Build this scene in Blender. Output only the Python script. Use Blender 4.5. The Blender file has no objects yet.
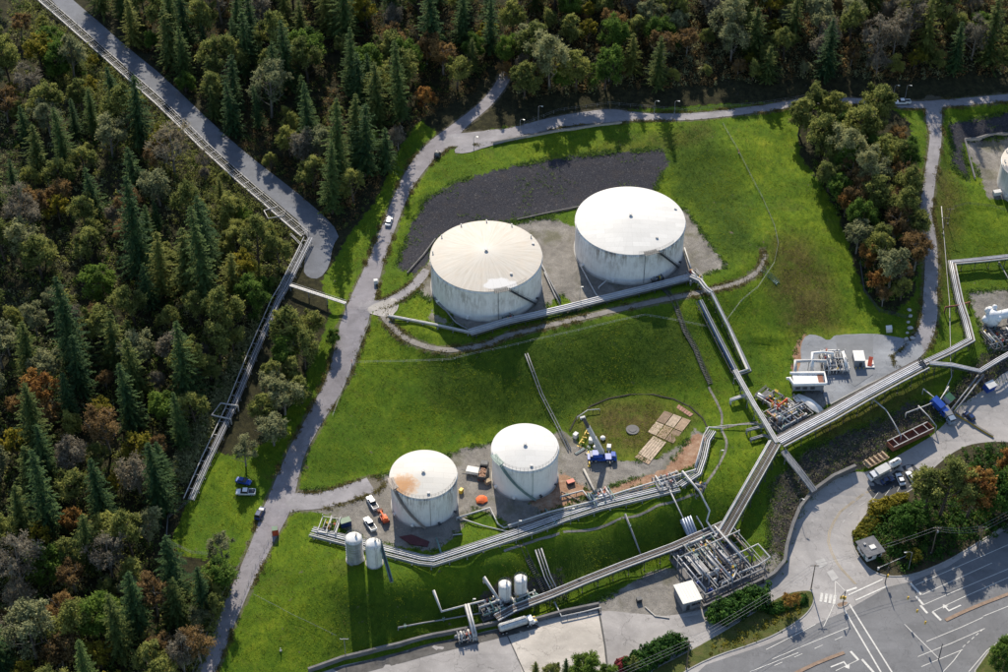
import bpy, bmesh, math, random
import numpy as np
from mathutils import Vector, Matrix, noise
from mathutils.geometry import delaunay_2d_cdt
random.seed(7)
SC = bpy.context.scene
COL = SC.collection
PI = math.pi
# ------------------------------------------------------------------ camera
F = 1770.0            # focal length in units of a 1000-wide picture
PITCH = math.radians(42.0)
CAMZ = 389.0
cam = bpy.data.cameras.new('camera'); co = bpy.data.objects.new('camera', cam); COL.objects.link(co)
co.location = (0, 0, CAMZ); co.rotation_euler = (PI/2-PITCH, 0, 0)
cam.sensor_fit = 'HORIZONTAL'; cam.sensor_width = 36.0; cam.lens = 36.0*F/1000.0
cam.clip_start = 1.0; cam.clip_end = 12000.0
SC.camera = co
# ------------------------------------------------------------------ light
SUN_EL = math.radians(36.0); SUN_AZ = math.radians(-6.0)   # azimuth from +Y, negative towards -X
w = bpy.data.worlds.new('World'); SC.world = w; w.use_nodes = True
nt = w.node_tree; bg = nt.nodes['Background']
sky = nt.nodes.new('ShaderNodeTexSky'); sky.sky_type = 'NISHITA'; sky.sun_disc = False
sky.sun_elevation = SUN_EL; sky.sun_rotation = SUN_AZ; sky.altitude = 100; sky.air_density = 1.0; sky.dust_density = 0.6
nt.links.new(sky.outputs[0], bg.inputs[0]); bg.inputs[1].default_value = 0.125
sl = bpy.data.lights.new('sun', 'SUN'); sl.energy = 5.0; sl.angle = math.radians(0.5); sl.color = (1.0, 0.90, 0.74)
so = bpy.data.objects.new('sun', sl); COL.objects.link(so)
sd = Vector((math.sin(SUN_AZ)*math.cos(SUN_EL), math.cos(SUN_AZ)*math.cos(SUN_EL), math.sin(SUN_EL)))
so.rotation_euler = sd.to_track_quat('Z', 'Y').to_euler()
so.location = (0, 500, 500)
SC.view_settings.view_transform = 'Standard'; SC.view_settings.look = 'None'
SC.view_settings.exposure = 0.46; SC.view_settings.gamma = 1.0
SC.render.engine = 'CYCLES'

# ------------------------------------------------------------------ survey: bearings from the camera to points of the site
cp, sp_ = math.cos(PITCH), math.sin(PITCH)
def ray(u, v):
    a = (u-500.0)/F; b = (333.5-v)/F
    return Vector((a, cp+b*sp_, -sp_+b*cp))
def absz(u, v, z):
    d = ray(u, v); t = (z-CAMZ)/d.z
    return Vector((d.x*t, d.y*t, z))
def proj(x, y, z):
    dz = z-CAMZ
    dep = y*cp - dz*sp_
    up = y*sp_ + dz*cp
    return 500+F*x/dep, 333.5-F*up/dep, dep

# ------------------------------------------------------------------ terrain heights
LINES = [
 # street level
 [(300,700,.3),(430,690,0),(700,700,0),(1000,700,0),(1100,600,0)],
 [(430,650,0.2),(520,640,0),(620,625,0),(700,612,0),(760,600,0)],
 [(820,600,0),(830,520,.5),(850,490,1.0),(900,455,2.2),(950,420,3.4),(1000,390,4.5),(1060,350,6)],
 [(1000,520,.6),(930,570,.2),(880,620,0)],
 [(880,540,.6),(940,500,1.5),(1000,450,3)],
 # foot of the lower bank
 [(200,690,4),(250,690,1.5),(320,660,.5),(430,622,.4),(500,603,.6),(560,582,.7),(640,552,.8),(690,541,1.0),(720,528,1.2)],
 [(700,590,.6),(740,560,.8),(775,545,1.0)],
 # crest of the lower bank
 [(255,560,7.2),(290,545,8),(325,560,9.2),(350,572,9.7),(383,579,9.8),(404,576,9.8),(440,567,9.8),(480,555,9.8),(504,546,9.8),(560,528,9.8),(618,514,9.8),(655,501,9.8),(690,490,9.8),(703,474,9.4)],
 [(230,640,5.2),(300,640,3)],
 # lower tank terrace
 [(300,500,8.7),(340,510,8.7),(400,545,8.7),(420,500,8.7),(470,520,8.7),(520,480,8.7),(540,515,8.7),(600,470,8.7),(620,500,8.7),(660,480,8.7)],
 [(300,487,8.9),(380,466,8.9),(470,440,8.9),(560,428,8.9)],
 [(565,425,9),(585,402,9.1),(620,391,8.9),(655,393,9),(685,407,8.9),(702,430,9)],
 [(600,430,8.7),(640,420,8.7),(670,425,8.7)],
 # left road
 [(195,700,4),(205,667,4.6),(240,590,6.5),(275,510,8),(290,480,8.6),(320,400,13),(350,310,18.6),(375,240,20.2),(400,180,21.6),(430,148,22.6),(490,95,24.5)],
 # upper terrace crest path
 [(372,312,19.4),(398,318,19.7),(420,333,20),(460,345,20.2),(500,344,20.2),(560,331,20.2),(620,316,20.2),(680,297,20.2),(730,280,20.2),(752,266,20.2),(758,250,20.4),(750,225,21)],
 [(390,330,19),(400,342,18),(440,358,18),(500,359,18.4)],
 [(700,150,24.4),(760,150,23.8),(800,165,23.2)],[(700,168,22.0),(730,175,22.2)],
 [(760,262,19.6),(790,262,17.8)],[(765,283,17.3),(785,287,15.6)],
 [(400,300,19.5),(440,322,19.5),(480,320,19.5),(560,305,19.5),(640,285,19.5),(700,270,19.5)],
 [(430,245,19.5),(480,240,19.5),(540,225,19.5),(600,210,19.5),(680,210,19.8),(560,270,19.5)],
 # dark gravel slope
 [(395,262,20),(430,228,19.7),(500,215,19.7),(560,203,19.7),(640,190,19.9)],
 [(420,198,22),(470,178,22.4),(560,160,22.6),(655,149,22.8)],
 # top road
 [(455,150,22.8),(500,138,23.2),(560,127,23.8),(620,117,24.2),(700,117,24.8),(780,107,25.2),(850,104,25.5),(920,105,25.8),(1000,98,26.3),(1080,90,27)],
 # right road
 [(928,125,25),(926,150,24),(920,190,21.5),(918,230,19),(922,270,16.5),(920,310,14),(905,345,12),(880,365,11.2)],
 # yard
 [(800,345,11),(840,340,11),(880,345,11.3),(820,385,10.6),(790,395,10),(860,370,11)],
 # upper slope foot
 [(330,430,12),(370,440,10),(420,436,9.6)],
 [(450,428,9.2),(500,424,9),(545,424,9)],
 [(690,392,10),(720,402,9.8)],
 [(715,330,15),(745,315,15.5),(770,300,15.5)],
 # big green slope
 [(700,140,24),(770,130,24.6),(820,150,24)],
 [(700,180,21.5),(730,170,22.6),(790,200,20.5),(830,240,18)],
 [(800,280,15.3),(850,310,12.5),(780,335,11.8),(750,375,10.6),(735,395,10)],
 [(880,220,19.5),(890,290,15.5)],
 # centre
 [(750,410,9.3),(775,432,9),(800,415,9.6),(850,390,10.3),(900,370,10.8),(950,350,11)],
 [(740,440,8.5),(725,470,7.8),(745,485,6.2),(760,510,4),(770,545,1.6)],
 # brush bank
 [(790,470,6.2),(840,430,7.5),(880,410,7.6),(920,385,8.2),(975,360,8.5)],
 [(779,556,1.4),(787,524,2),(806,490,2.4),(846,464,3),(892,446,4),(933,420,4.6),(975,382,5.4)],
 # right side
 [(940,330,12.2),(940,270,14.5),(945,230,16.5),(950,200,18.4)],
 [(990,340,10.4),(990,310,10.8),(1050,300,10.4)],
 [(975,262,13),(1050,255,12.6)],
 [(990,235,15.5),(960,205,18.2),(1010,203,17.6),(1060,200,17.6)],
 [(960,180,18.8),(1010,170,18.8),(1060,160,18.8),(970,145,19),(1060,140,19)],
 [(942,122,24),(945,165,20.5),(1000,114,24),(1060,108,24.5)],
 # forest
 [(0,700,2),(100,640,4),(0,560,7),(120,540,6.6),(190,500,7.6),(160,440,9.5),(0,420,12),(100,400,12)],
 [(235,490,8),(255,440,9.8),(235,400,11.5),(270,330,15.6),(300,300,18)],
 [(200,300,17.5),(100,280,18),(0,280,18),(200,220,20.6),(100,180,23),(0,160,25)],
 [(310,240,19.6),(330,270,18.2),(350,270,18.4),(250,160,21.6),(180,95,23.4),(110,45,25),(40,-5,26.4)],
 [(0,30,29),(0,-60,33),(200,20,28),(300,120,24),(380,100,25),(300,-40,33),(450,20,31)],
 [(560,80,28),(560,0,35),(700,70,29),(700,0,36),(850,70,30),(850,0,37),(1000,60,30),(1000,0,38),(1100,-20,40),(-100,-60,34),(-120,300,18),(-150,700,2)],
 [(1100,420,3),(1100,520,1)],
]
cps = []
for L in LINES:
    P = [absz(u, v, z) for u, v, z in L]
    for a, b in zip(P, P[1:]):
        n = max(1, int((b-a).length/9))
        if (b-a).length > 45: n = 1
        for k in range(n): cps.append(a.lerp(b, k/n))
    cps.append(P[-1])
uniq = []
for p in cps:
    if all((p-q).xy.length > 1.2 for q in uniq): uniq.append(p)
CP = np.array([list(p) for p in uniq])
n = len(CP)
def phi(r): return r
D = np.hypot(CP[:,None,0]-CP[None,:,0], CP[:,None,1]-CP[None,:,1])
A = np.zeros((n+3, n+3)); A[:n,:n] = -phi(D)+np.eye(n)*0.35
A[:n,n] = 1; A[:n,n+1] = CP[:,0]/100; A[:n,n+2] = CP[:,1]/100; A[n:,:n] = A[:n,n:].T
Wt = np.linalg.solve(A, np.concatenate([CP[:,2], np.zeros(3)]))
GS = 1.25; X0, X1, Y0, Y1 = -250.0, 250.0, 262.0, 662.0
gx = np.arange(X0, X1+.01, GS); gy = np.arange(Y0, Y1+.01, GS)
GX, GY = np.meshgrid(gx, gy)            # rows are y
HZ = np.zeros(GX.size)
fx, fy = GX.ravel(), GY.ravel()
for s in range(0, fx.size, 20000):
    e = slice(s, s+20000)
    d = np.hypot(fx[e,None]-CP[None,:,0], fy[e,None]-CP[None,:,1])
    HZ[e] = -d@Wt[:n] + Wt[n] + Wt[n+1]*fx[e]/100 + Wt[n+2]*fy[e]/100
HZ = HZ.reshape(GX.shape)
for _ in range(1):
    K = HZ.copy(); K[1:-1,1:-1] = (HZ[1:-1,1:-1]*2+HZ[:-2,1:-1]+HZ[2:,1:-1]+HZ[1:-1,:-2]+HZ[1:-1,2:])/6; HZ = K

def vnoise(x, y, sc, seed=0):
    """smooth value noise on arrays"""
    rs = np.random.RandomState(seed); T = rs.rand(256, 256)
    xs, ys = x/sc+1000, y/sc+1000
    xi, yi = np.floor(xs).astype(int), np.floor(ys).astype(int)
    a, b = xs-xi, ys-yi; a = a*a*(3-2*a); b = b*b*(3-2*b)
    g = lambda i, j: T[i % 256, j % 256]
    return (g(xi,yi)*(1-a)+g(xi+1,yi)*a)*(1-b)+(g(xi,yi+1)*(1-a)+g(xi+1,yi+1)*a)*b

# ------------------------------------------------------------------ ground zones (what grows or lies where, and painted bank shade)
PU, PV, PD = proj(GX, GY, HZ)
def sdist(poly, U, V):
    """signed distance, positive inside"""
    P = np.array(poly, float); Q = np.roll(P, -1, 0)
    best = np.full(U.shape, 1e9); ins = np.zeros(U.shape, bool)
    for (x1,y1),(x2,y2) in zip(P, Q):
        dx, dy = x2-x1, y2-y1; L2 = dx*dx+dy*dy+1e-9
        t = np.clip(((U-x1)*dx+(V-y1)*dy)/L2, 0, 1)
        best = np.minimum(best, np.hypot(U-x1-t*dx, V-y1-t*dy))
        c = (y1 > V) != (y2 > V)
        with np.errstate(divide='ignore', invalid='ignore'):
            xi = x1+(V-y1)*dx/(dy if dy != 0 else 1e-9)
        ins ^= c & (U < xi)
    return np.where(ins, best, -best)
def zone(polys, soft=5.0):
    m = np.zeros(GX.shape)
    for p in polys: m = np.maximum(m, np.clip(.5+sdist(p, PU, PV)/soft, 0, 1))
    return m
Z = {}
Z['grass'] = zone([[(190,740),(215,610),(250,548),(235,562),(165,548),(185,500),(212,445),(228,452),(262,440),(300,385),(328,310),(318,280),(330,262),(345,235),(372,200),(400,140),(418,118),(440,140),(490,128),(520,124),(620,108),(790,100),(900,103),(1000,92),(1200,80),(1200,740)]], 6)
Z['forest'] = zone([[(795,108),(880,106),(900,120),(912,170),(915,230),(908,290),(885,312),(862,296),(850,270),(828,205),(792,150)]], 8)
Z['gravel'] = zone([
 [(384,300),(410,284),(424,262),(436,236),(470,222),(545,216),(575,228),(600,205),(680,208),(722,266),(700,273),(600,300),(560,312),(545,300),(540,310),(470,328),(425,318),(428,300),(415,290),(395,300)],
 [(288,486),(330,486),(385,470),(470,443),(560,428),(575,440),(600,458),(640,457),(680,440),(690,425),(702,432),(694,462),(610,492),(560,510),(520,530),(490,512),(470,505),(455,532),(430,548),(380,540),(345,528),(328,512),(300,506)],
 [(540,612),(600,594),(645,568),(672,562),(700,580),(700,625),(560,640)],
 [(690,580),(770,548),(785,575),(700,612)],
 [(958,140),(1012,134),(1020,200),(980,196)],
 [(960,290),(1020,285),(1020,345),(980,350)],
 [(780,400),(800,388),(850,375),(870,372),(860,382),(800,412)],
 ], 5)
Z['dark'] = zone([
 [(393,266),(407,225),(423,197),(450,181),(490,169),(545,158),(600,152),(658,147),(663,160),(648,194),(600,197),(572,207),(513,221),(450,227),(434,250),(412,273)],
 [(942,122),(1020,108),(1020,134),(955,141),(963,180),(945,165)],
 ], 7)
Z['brush'] = zone([
 [(765,480),(800,446),(835,432),(868,418),(905,398),(930,402),(975,352),(1020,335),(1020,360),(960,400),(920,425),(860,462),(810,488),(785,530),(772,575),(760,560)],
 [(495,575),(560,570),(560,596),(520,600),(480,612),(470,600)],
 ], 8)
Z['dry'] = zone([
 [(762,250),(800,250),(822,275),(828,305),(800,312),(772,292)],[(762,250),(800,250),(822,275),(828,305),(800,312),(772,292)],[(765,240),(800,235),(825,280),(835,330),(790,335),(765,290)],
 
 [(540,165),(600,150),(700,130),(640,148)],
 [(925,150),(950,190),(950,230),(925,300),(915,330),(925,230)],
 [(570,425),(600,400),(650,396),(690,412),(660,450),(600,455)],
 [(800,420),(900,385),(930,370),(900,400),(820,440)],
 ], 26)
Z['lush'] = zone([[(655,152),(690,128),(712,140),(742,200),(750,250),(722,262),(690,215),(668,195)],[(415,345),(640,312),(690,320),(690,380),(600,388),(560,420),(470,425),(430,400)],[(330,588),(430,590),(560,545),(680,505),(690,530),(560,585),(430,625),(330,650)]], 22)  # darker sward; part of its tone is slope shade put into the colour
Z['sand'] = zone([
 [(590,488),(660,466),(688,430),(704,432),(696,462),(610,498)],
 [(788,345),(798,330),(806,345),(796,380),(785,372)],
 [(505,480),(560,470),(590,490),(540,512)],
 ], 5)
Z['moss'] = zone([[(570,425),(600,400),(650,396),(688,412),(678,440),(650,456),(600,456)],
 [(300,512),(345,530),(300,530)],[(470,510),(500,515),(455,545),(440,545)],
 [(425,295),(440,300),(452,322),(430,312)],[(548,298),(560,292),(570,303),(552,312)]], 5)
Z['gravel'] = np.minimum(Z['gravel'], 1-Z['moss'])
# small relief: rough on grass and brush, none where it is levelled
hard = np.maximum(Z['gravel'], Z['dark'])
rough = (vnoise(GX,GY,20,5)-.5)*(.5+1.6*np.clip((PU-690)/60,0,1)*(PV<340))+(vnoise(GX,GY,9,1)-.5)*.65+(vnoise(GX,GY,4,2)-.5)*.3+(vnoise(GX,GY,2,3)-.5)*.16
ROUGH = rough*(1-hard)
# ------------------------------------------------------------------ roads (centre lines, width in metres)
ROADS = {
 'hill_road': ([(190,702),(205,665),(225,615),(243,575),(258,543),(275,505),(292,455),(308,424),(335,374),(350,325),(362,290),(374,256),(387,222),(401,188),(418,161),(436,143),(458,123),(480,105),(497,84),(503,70)],
               [5.2,5.2,5.2,5.2,6,8,5.4,5.2,6.6,8.6,7.4,5,4.6,4.8,6.5,7.5,4.8,4.4,4.4,4.4]),
 'terrace_drive': ([(276,502),(296,498),(316,497),(340,491),(368,481)], [7.5,6.8,6.2,6.2,6.0]),
 'tank_drive': ([(356,305),(374,302),(391,297),(408,286),(424,268)], [4.5,4,3.8,3.4,3]),
 'berm_path': ([(378,309),(385,320),(402,336),(428,345.5),(452,347),(485,341.5),(504,333),(571,317),(637,302),(691,291),(731,281),(751,270),(758,256),(756,248)], [2.1]*11+[1.7,1.2,.5]),
 'top_road': ([(440,141),(470,137),(504,133),(555,121),(604,115),(640,116),(691,115.5),(756,108),(800,101),(850,101),(906,104),(935,103),(1000,97),(1090,88)], [7,7,6.2,6.6,8,4.4,4,4,4,4,4.4,4.6,4.2,4.2]),
 'right_road': ([(926,100),(926.5,120),(928,139),(922,180),(919,210),(921.5,228),(924,256),(923,291),(921,320),(911,343),(896,358)], [6,5.4,4,4,4,4.1,4.2,4.4,5,6,6]),
}
def gsurf(u, v, it=25):
    z = 10.0
    for _ in range(it):
        p = absz(u, v, z); zn = bil(p.x, p.y)
        z = z*.4+zn*.6
    return absz(u, v, z)
def bil(x, y):
    i = min(max((x-X0)/GS, 0), len(gx)-1.001); j = min(max((y-Y0)/GS, 0), len(gy)-1.001)
    a, b = int(i), int(j); s, t = i-a, j-b
    return (HZ[b,a]*(1-s)+HZ[b,a+1]*s)*(1-t)+(HZ[b+1,a]*(1-s)+HZ[b+1,a+1]*s)*t
def spline(P, W, step=1.2):
    """Catmull-Rom through xy points"""
    out = []
    Q = [P[0]*2-P[1]]+P+[P[-1]*2-P[-2]]
    for i in range(1, len(Q)-2):
        a, b, c, d = Q[i-1], Q[i], Q[i+1], Q[i+2]
        nseg = max(2, int((c-b).length/step))
        for k in range(nseg):
            t = k/nseg
            p = .5*((2*b)+(c-a)*t+(2*a-5*b+4*c-d)*t*t+(3*b-a-3*c+d)*t**3)
            out.append((p, W[i-1]*(1-t)+W[i]*t))
    out.append((P[-1], W[-1]))
    return out
RP = {}
blend = np.zeros(HZ.shape); target = np.zeros(HZ.shape)
for nm, (pts, W) in ROADS.items():
    P = [Vector(gsurf(u, v).xy) for u, v in pts]
    RP[nm] = spline(P, W)
# level the ground across each road
nearroad = np.full(HZ.shape, 1e9)
acc = np.zeros(HZ.shape); accw = np.zeros(HZ.shape)
for nm, S in RP.items():
    hs = np.array([bil(p.x, p.y) for p, _ in S]); hs = np.convolve(np.pad(hs, 6, 'edge'), np.ones(13)/13, 'valid')
    for (p, wd), h in zip(S, hs):
        r = wd/2+2.6
        i0, i1 = int((p.x-r-X0)/GS), int((p.x+r-X0)/GS)+2; j0, j1 = int((p.y-r-Y0)/GS), int((p.y+r-Y0)/GS)+2
        i0, j0 = max(i0,0), max(j0,0)
        if i1 <= i0 or j1 <= j0 or i0 >= len(gx) or j0 >= len(gy): continue
        d = np.hypot(GX[j0:j1,i0:i1]-p.x, GY[j0:j1,i0:i1]-p.y)
        wgt = np.clip((r-d)/2.2, 0, 1)
        g = np.exp(-(d/1.6)**2)*(wgt > 0)+1e-9*(wgt > 0)
        acc[j0:j1,i0:i1] += g*h; accw[j0:j1,i0:i1] += g
        blend[j0:j1,i0:i1] = np.maximum(blend[j0:j1,i0:i1], wgt)
        nearroad[j0:j1,i0:i1] = np.minimum(nearroad[j0:j1,i0:i1], d-wd/2)
tg = np.where(accw > 0, acc/np.maximum(accw, 1e-12), HZ)
HZ = HZ*(1-blend)+tg*blend
STREET = [(1090,320),(1000,367),(975,388),(946,407),(933,427),(892,452),(862,469),(846,468),(826,477),(806,491),(793,508),(786,525),(779,558),(768,572),(756,580),(704,603),(664,612),(640,610),(594,605),(500,622),(430,640),(310,666),(250,700),(240,760),(1150,760),(1200,330)]
ACCESS = [(55,-12),(45,-1),(127,68),(160,98),(200,139),(255,185),(309,230),(300,268),(306,276),(317,277),(327,264),(330,244),(338,232),(312,205),(259,164),(218,130),(165,78),(130,50),(72,0),(60,-12)]
YARD = [(794,343),(800,332),(812,333),(822,339),(829,332),(866,331),(885,334),(905,338),(918,345),(912,357),(893,366),(860,382),(825,402),(818,398),(816,388),(796,386),(790,372),(795,360)]
PU, PV, PD = proj(GX, GY, HZ)
flat = np.clip(.5+sdist(STREET, PU, PV)/8, 0, 1)
flat = np.maximum(flat, np.clip(.5+sdist(ACCESS, PU, PV)/8+.3, 0, 1)); flat = np.maximum(flat, np.clip(.5+sdist(YARD, PU, PV)/8+.3, 0, 1))
HZ = HZ+ROUGH*(1-flat)*(1-blend)*np.clip(nearroad/2, 0, 1)
roadmask = np.clip(1-(nearroad-.1)/1.4, 0, 1)
def H(x, y): return bil(x, y)
def G(u, v, h=0.0):
    """the ground point seen at bearing (u,v); h lifts the sought point above the ground"""
    z = 10.0
    for _ in range(30):
        p = absz(u, v, z+h); z = z*.4+bil(p.x, p.y)*.6
    p = absz(u, v, z+h); return p
# ------------------------------------------------------------------ materials
class NT:
    def __init__(s, name):
        s.m = bpy.data.materials.new(name); s.m.use_nodes = True; s.t = s.m.node_tree; s.b = s.t.nodes['Principled BSDF']
        s.b.inputs['Specular IOR Level'].default_value = 0.35
        s.tc = s.n('ShaderNodeTexCoord')
    def n(s, k, **kw):
        q = s.t.nodes.new(k)
        for a, b in kw.items(): setattr(q, a, b)
        return q
    def l(s, a, b): s.t.links.new(a, b)
    def mapping(s, src='Object', scale=(1,1,1), rot=(0,0,0), loc=(0,0,0)):
        q = s.n('ShaderNodeMapping'); q.inputs['Scale'].default_value = scale; q.inputs['Rotation'].default_value = rot; q.inputs['Location'].default_value = loc
        s.l(s.tc.outputs[src], q.inputs[0]); return q.outputs[0]
    def noise(s, vec, scale, detail=4, rough=.55, dist=0):
        q = s.n('ShaderNodeTexNoise'); q.inputs['Scale'].default_value = scale; q.inputs['Detail'].default_value = detail
        q.inputs['Roughness'].default_value = rough; q.inputs['Distortion'].default_value = dist
        s.l(vec, q.inputs['Vector']); return q.outputs[0]
    def ramp(s, f, stops, interp='LINEAR'):
        q = s.n('ShaderNodeValToRGB'); cr = q.color_ramp; cr.interpolation = interp
        while len(cr.elements) > 1: cr.elements.remove(cr.elements[-1])
        cr.elements[0].position = stops[0][0]; cr.elements[0].color = (*c3(stops[0][1]), 1)
        for p, c in stops[1:]:
            e = cr.elements.new(p); e.color = (*c3(c), 1)
        s.l(f, q.inputs[0]); return q.outputs[0]
    def mix(s, f, a, b, blend='MIX'):
        q = s.n('ShaderNodeMix', data_type='RGBA', blend_type=blend)
        for sock, v in ((q.inputs[0], f), (q.inputs[6], a), (q.inputs[7], b)):
            if isinstance(v, (int, float)): sock.default_value = v
            elif isinstance(v, tuple): sock.default_value = (*v, 1)
            else: s.l(v, sock)
        return q.outputs[2]
    def math(s, op, a, b=0.0, clamp=False):
        q = s.n('ShaderNodeMath', operation=op); q.use_clamp = clamp
        for sock, v in ((q.inputs[0], a), (q.inputs[1], b)):
            if isinstance(v, (int, float)): sock.default_value = v
            else: s.l(v, sock)
        return q.outputs[0]
    def bump(s, h, strength=.5, dist=.1):
        q = s.n('ShaderNodeBump'); q.inputs['Strength'].default_value = strength; q.inputs['Distance'].default_value = dist
        s.l(h, q.inputs['Height']); s.l(q.outputs[0], s.b.inputs['Normal'])
    def col(s, c):
        if isinstance(c, tuple): s.b.inputs['Base Color'].default_value = (*c, 1)
        else: s.l(c, s.b.inputs['Base Color'])
    def rough(s, r):
        if isinstance(r, (int, float)): s.b.inputs['Roughness'].default_value = r
        else: s.l(r, s.b.inputs['Roughness'])
def c3(c): return (c, c, c) if isinstance(c, (int, float)) else c
MATS = {}
def pm(name, col, rough=.6, metal=0.0, var=.25, sc=.8, dirt=None, dirt_amt=.35, spec=.35):
    """plain painted or bare material with a little grime"""
    if name in MATS: return MATS[name]
    s = NT(name); v = s.mapping('Object')
    n1 = s.noise(v, sc, 5, .6); n2 = s.noise(v, sc*6, 3, .6)
    f = s.math('MULTIPLY', n1, 1.0)
    lo = tuple(c*(1-var) for c in col); hi = tuple(min(1, c*(1+var*.6)) for c in col)
    c = s.ramp(f, [(.32, lo), (.66, hi)])
    c = s.mix(s.math('MULTIPLY', n2, .25), c, tuple(x*.6 for x in col))
    if dirt:
        m = s.ramp(s.noise(v, sc*1.7, 6, .7), [(.52, 0.0), (.68, 1.0)])
        c = s.mix(s.math('MULTIPLY', m, dirt_amt), c, dirt)
    s.col(c); s.rough(rough); s.b.inputs['Metallic'].default_value = metal; s.b.inputs['Specular IOR Level'].default_value = spec
    MATS[name] = s.m; return s.m
def M(name): return MATS[name]
GREYP = pm('galvanised_steel', (.27,.275,.29), .6, .1, .3, .5, (.2,.17,.14))
WHITEP = pm('white_pipe_paint', (.52,.515,.51), .6, 0, .2, .4, (.25,.22,.19), .5)
SILVER = pm('aluminium_cladding', (.42,.43,.47), .5, .25, .25, .3, (.35,.34,.33), .4)
BROWNP = pm('brown_pipe', (.16,.13,.12), .6, .1, .35, .5)
DARKST = pm('dark_steel', (.07,.075,.085), .6, .2, .35, .8)
TEAL = pm('teal_steel', (.14,.24,.23), .55, .1, .3, .8, (.3,.3,.28))
RUST = pm('rusty_steel', (.24,.1,.065), .8, .1, .4, .7, (.09,.05,.04), .6)
CONC = pm('concrete', (.40,.385,.36), .85, 0, .2, .25, (.2,.19,.18), .4)
DCONC = pm('old_concrete', (.17,.165,.165), .9, 0, .3, .3, (.07,.07,.07), .5)
YELLOW = pm('yellow_paint', (.72,.48,.05), .5, 0, .2, .8)
REDP = pm('red_paint', (.5,.08,.04), .5, 0, .25, .8)
ORANGE = pm('orange_sheet', (.85,.17,.05), .7, 0, .25, .8)
BLUEP = pm('blue_paint', (.03,.09,.42), .35, 0, .2, .8, spec=.5)
DBLUE = pm('dark_blue_paint', (.02,.045,.14), .3, 0, .2, .8, spec=.5)
CARW = pm('white_car_paint', (.8,.81,.83), .3, 0, .06, .5, spec=.5)
GLASS = pm('dark_glass', (.02,.025,.03), .12, 0, .1, .8, spec=.7)
TYRE = pm('tyre_rubber', (.02,.02,.02), .85, 0, .2, .8)
WOODP = pm('weathered_timber', (.4,.3,.2), .85, 0, .35, .6, (.2,.14,.1), .6)
POLEW = pm('pole_timber', (.16,.12,.09), .9, 0, .3, .8)
SHEET = pm('white_sheeting', (.82,.80,.76), .75, 0, .12, .5, (.45,.42,.38), .5)
BARK = pm('bark', (.10,.08,.065), .95, 0, .4, 1.2)
PALEBARK = pm('pale_bark', (.22,.20,.175), .95, 0, .35, 1.0)
INS = pm('insulation_brown', (.3,.17,.11), .8, 0, .35, .8)
GREENM = pm('green_machine_paint', (.05,.14,.08), .5, 0, .3, .8)
LAMPM = pm('lamp_glass', (.7,.7,.66), .3, 0, .1, .8)
ROOFD = pm('dark_roofing', (.13,.135,.15), .9, 0, .3, .6, (.25,.24,.22), .4)
WALLW = pm('white_wall_paint', (.7,.69,.67), .75, 0, .12, .5, (.4,.37,.33), .4)
WALLG = pm('grey_cladding', (.24,.25,.27), .7, 0, .2, .5)

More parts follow.
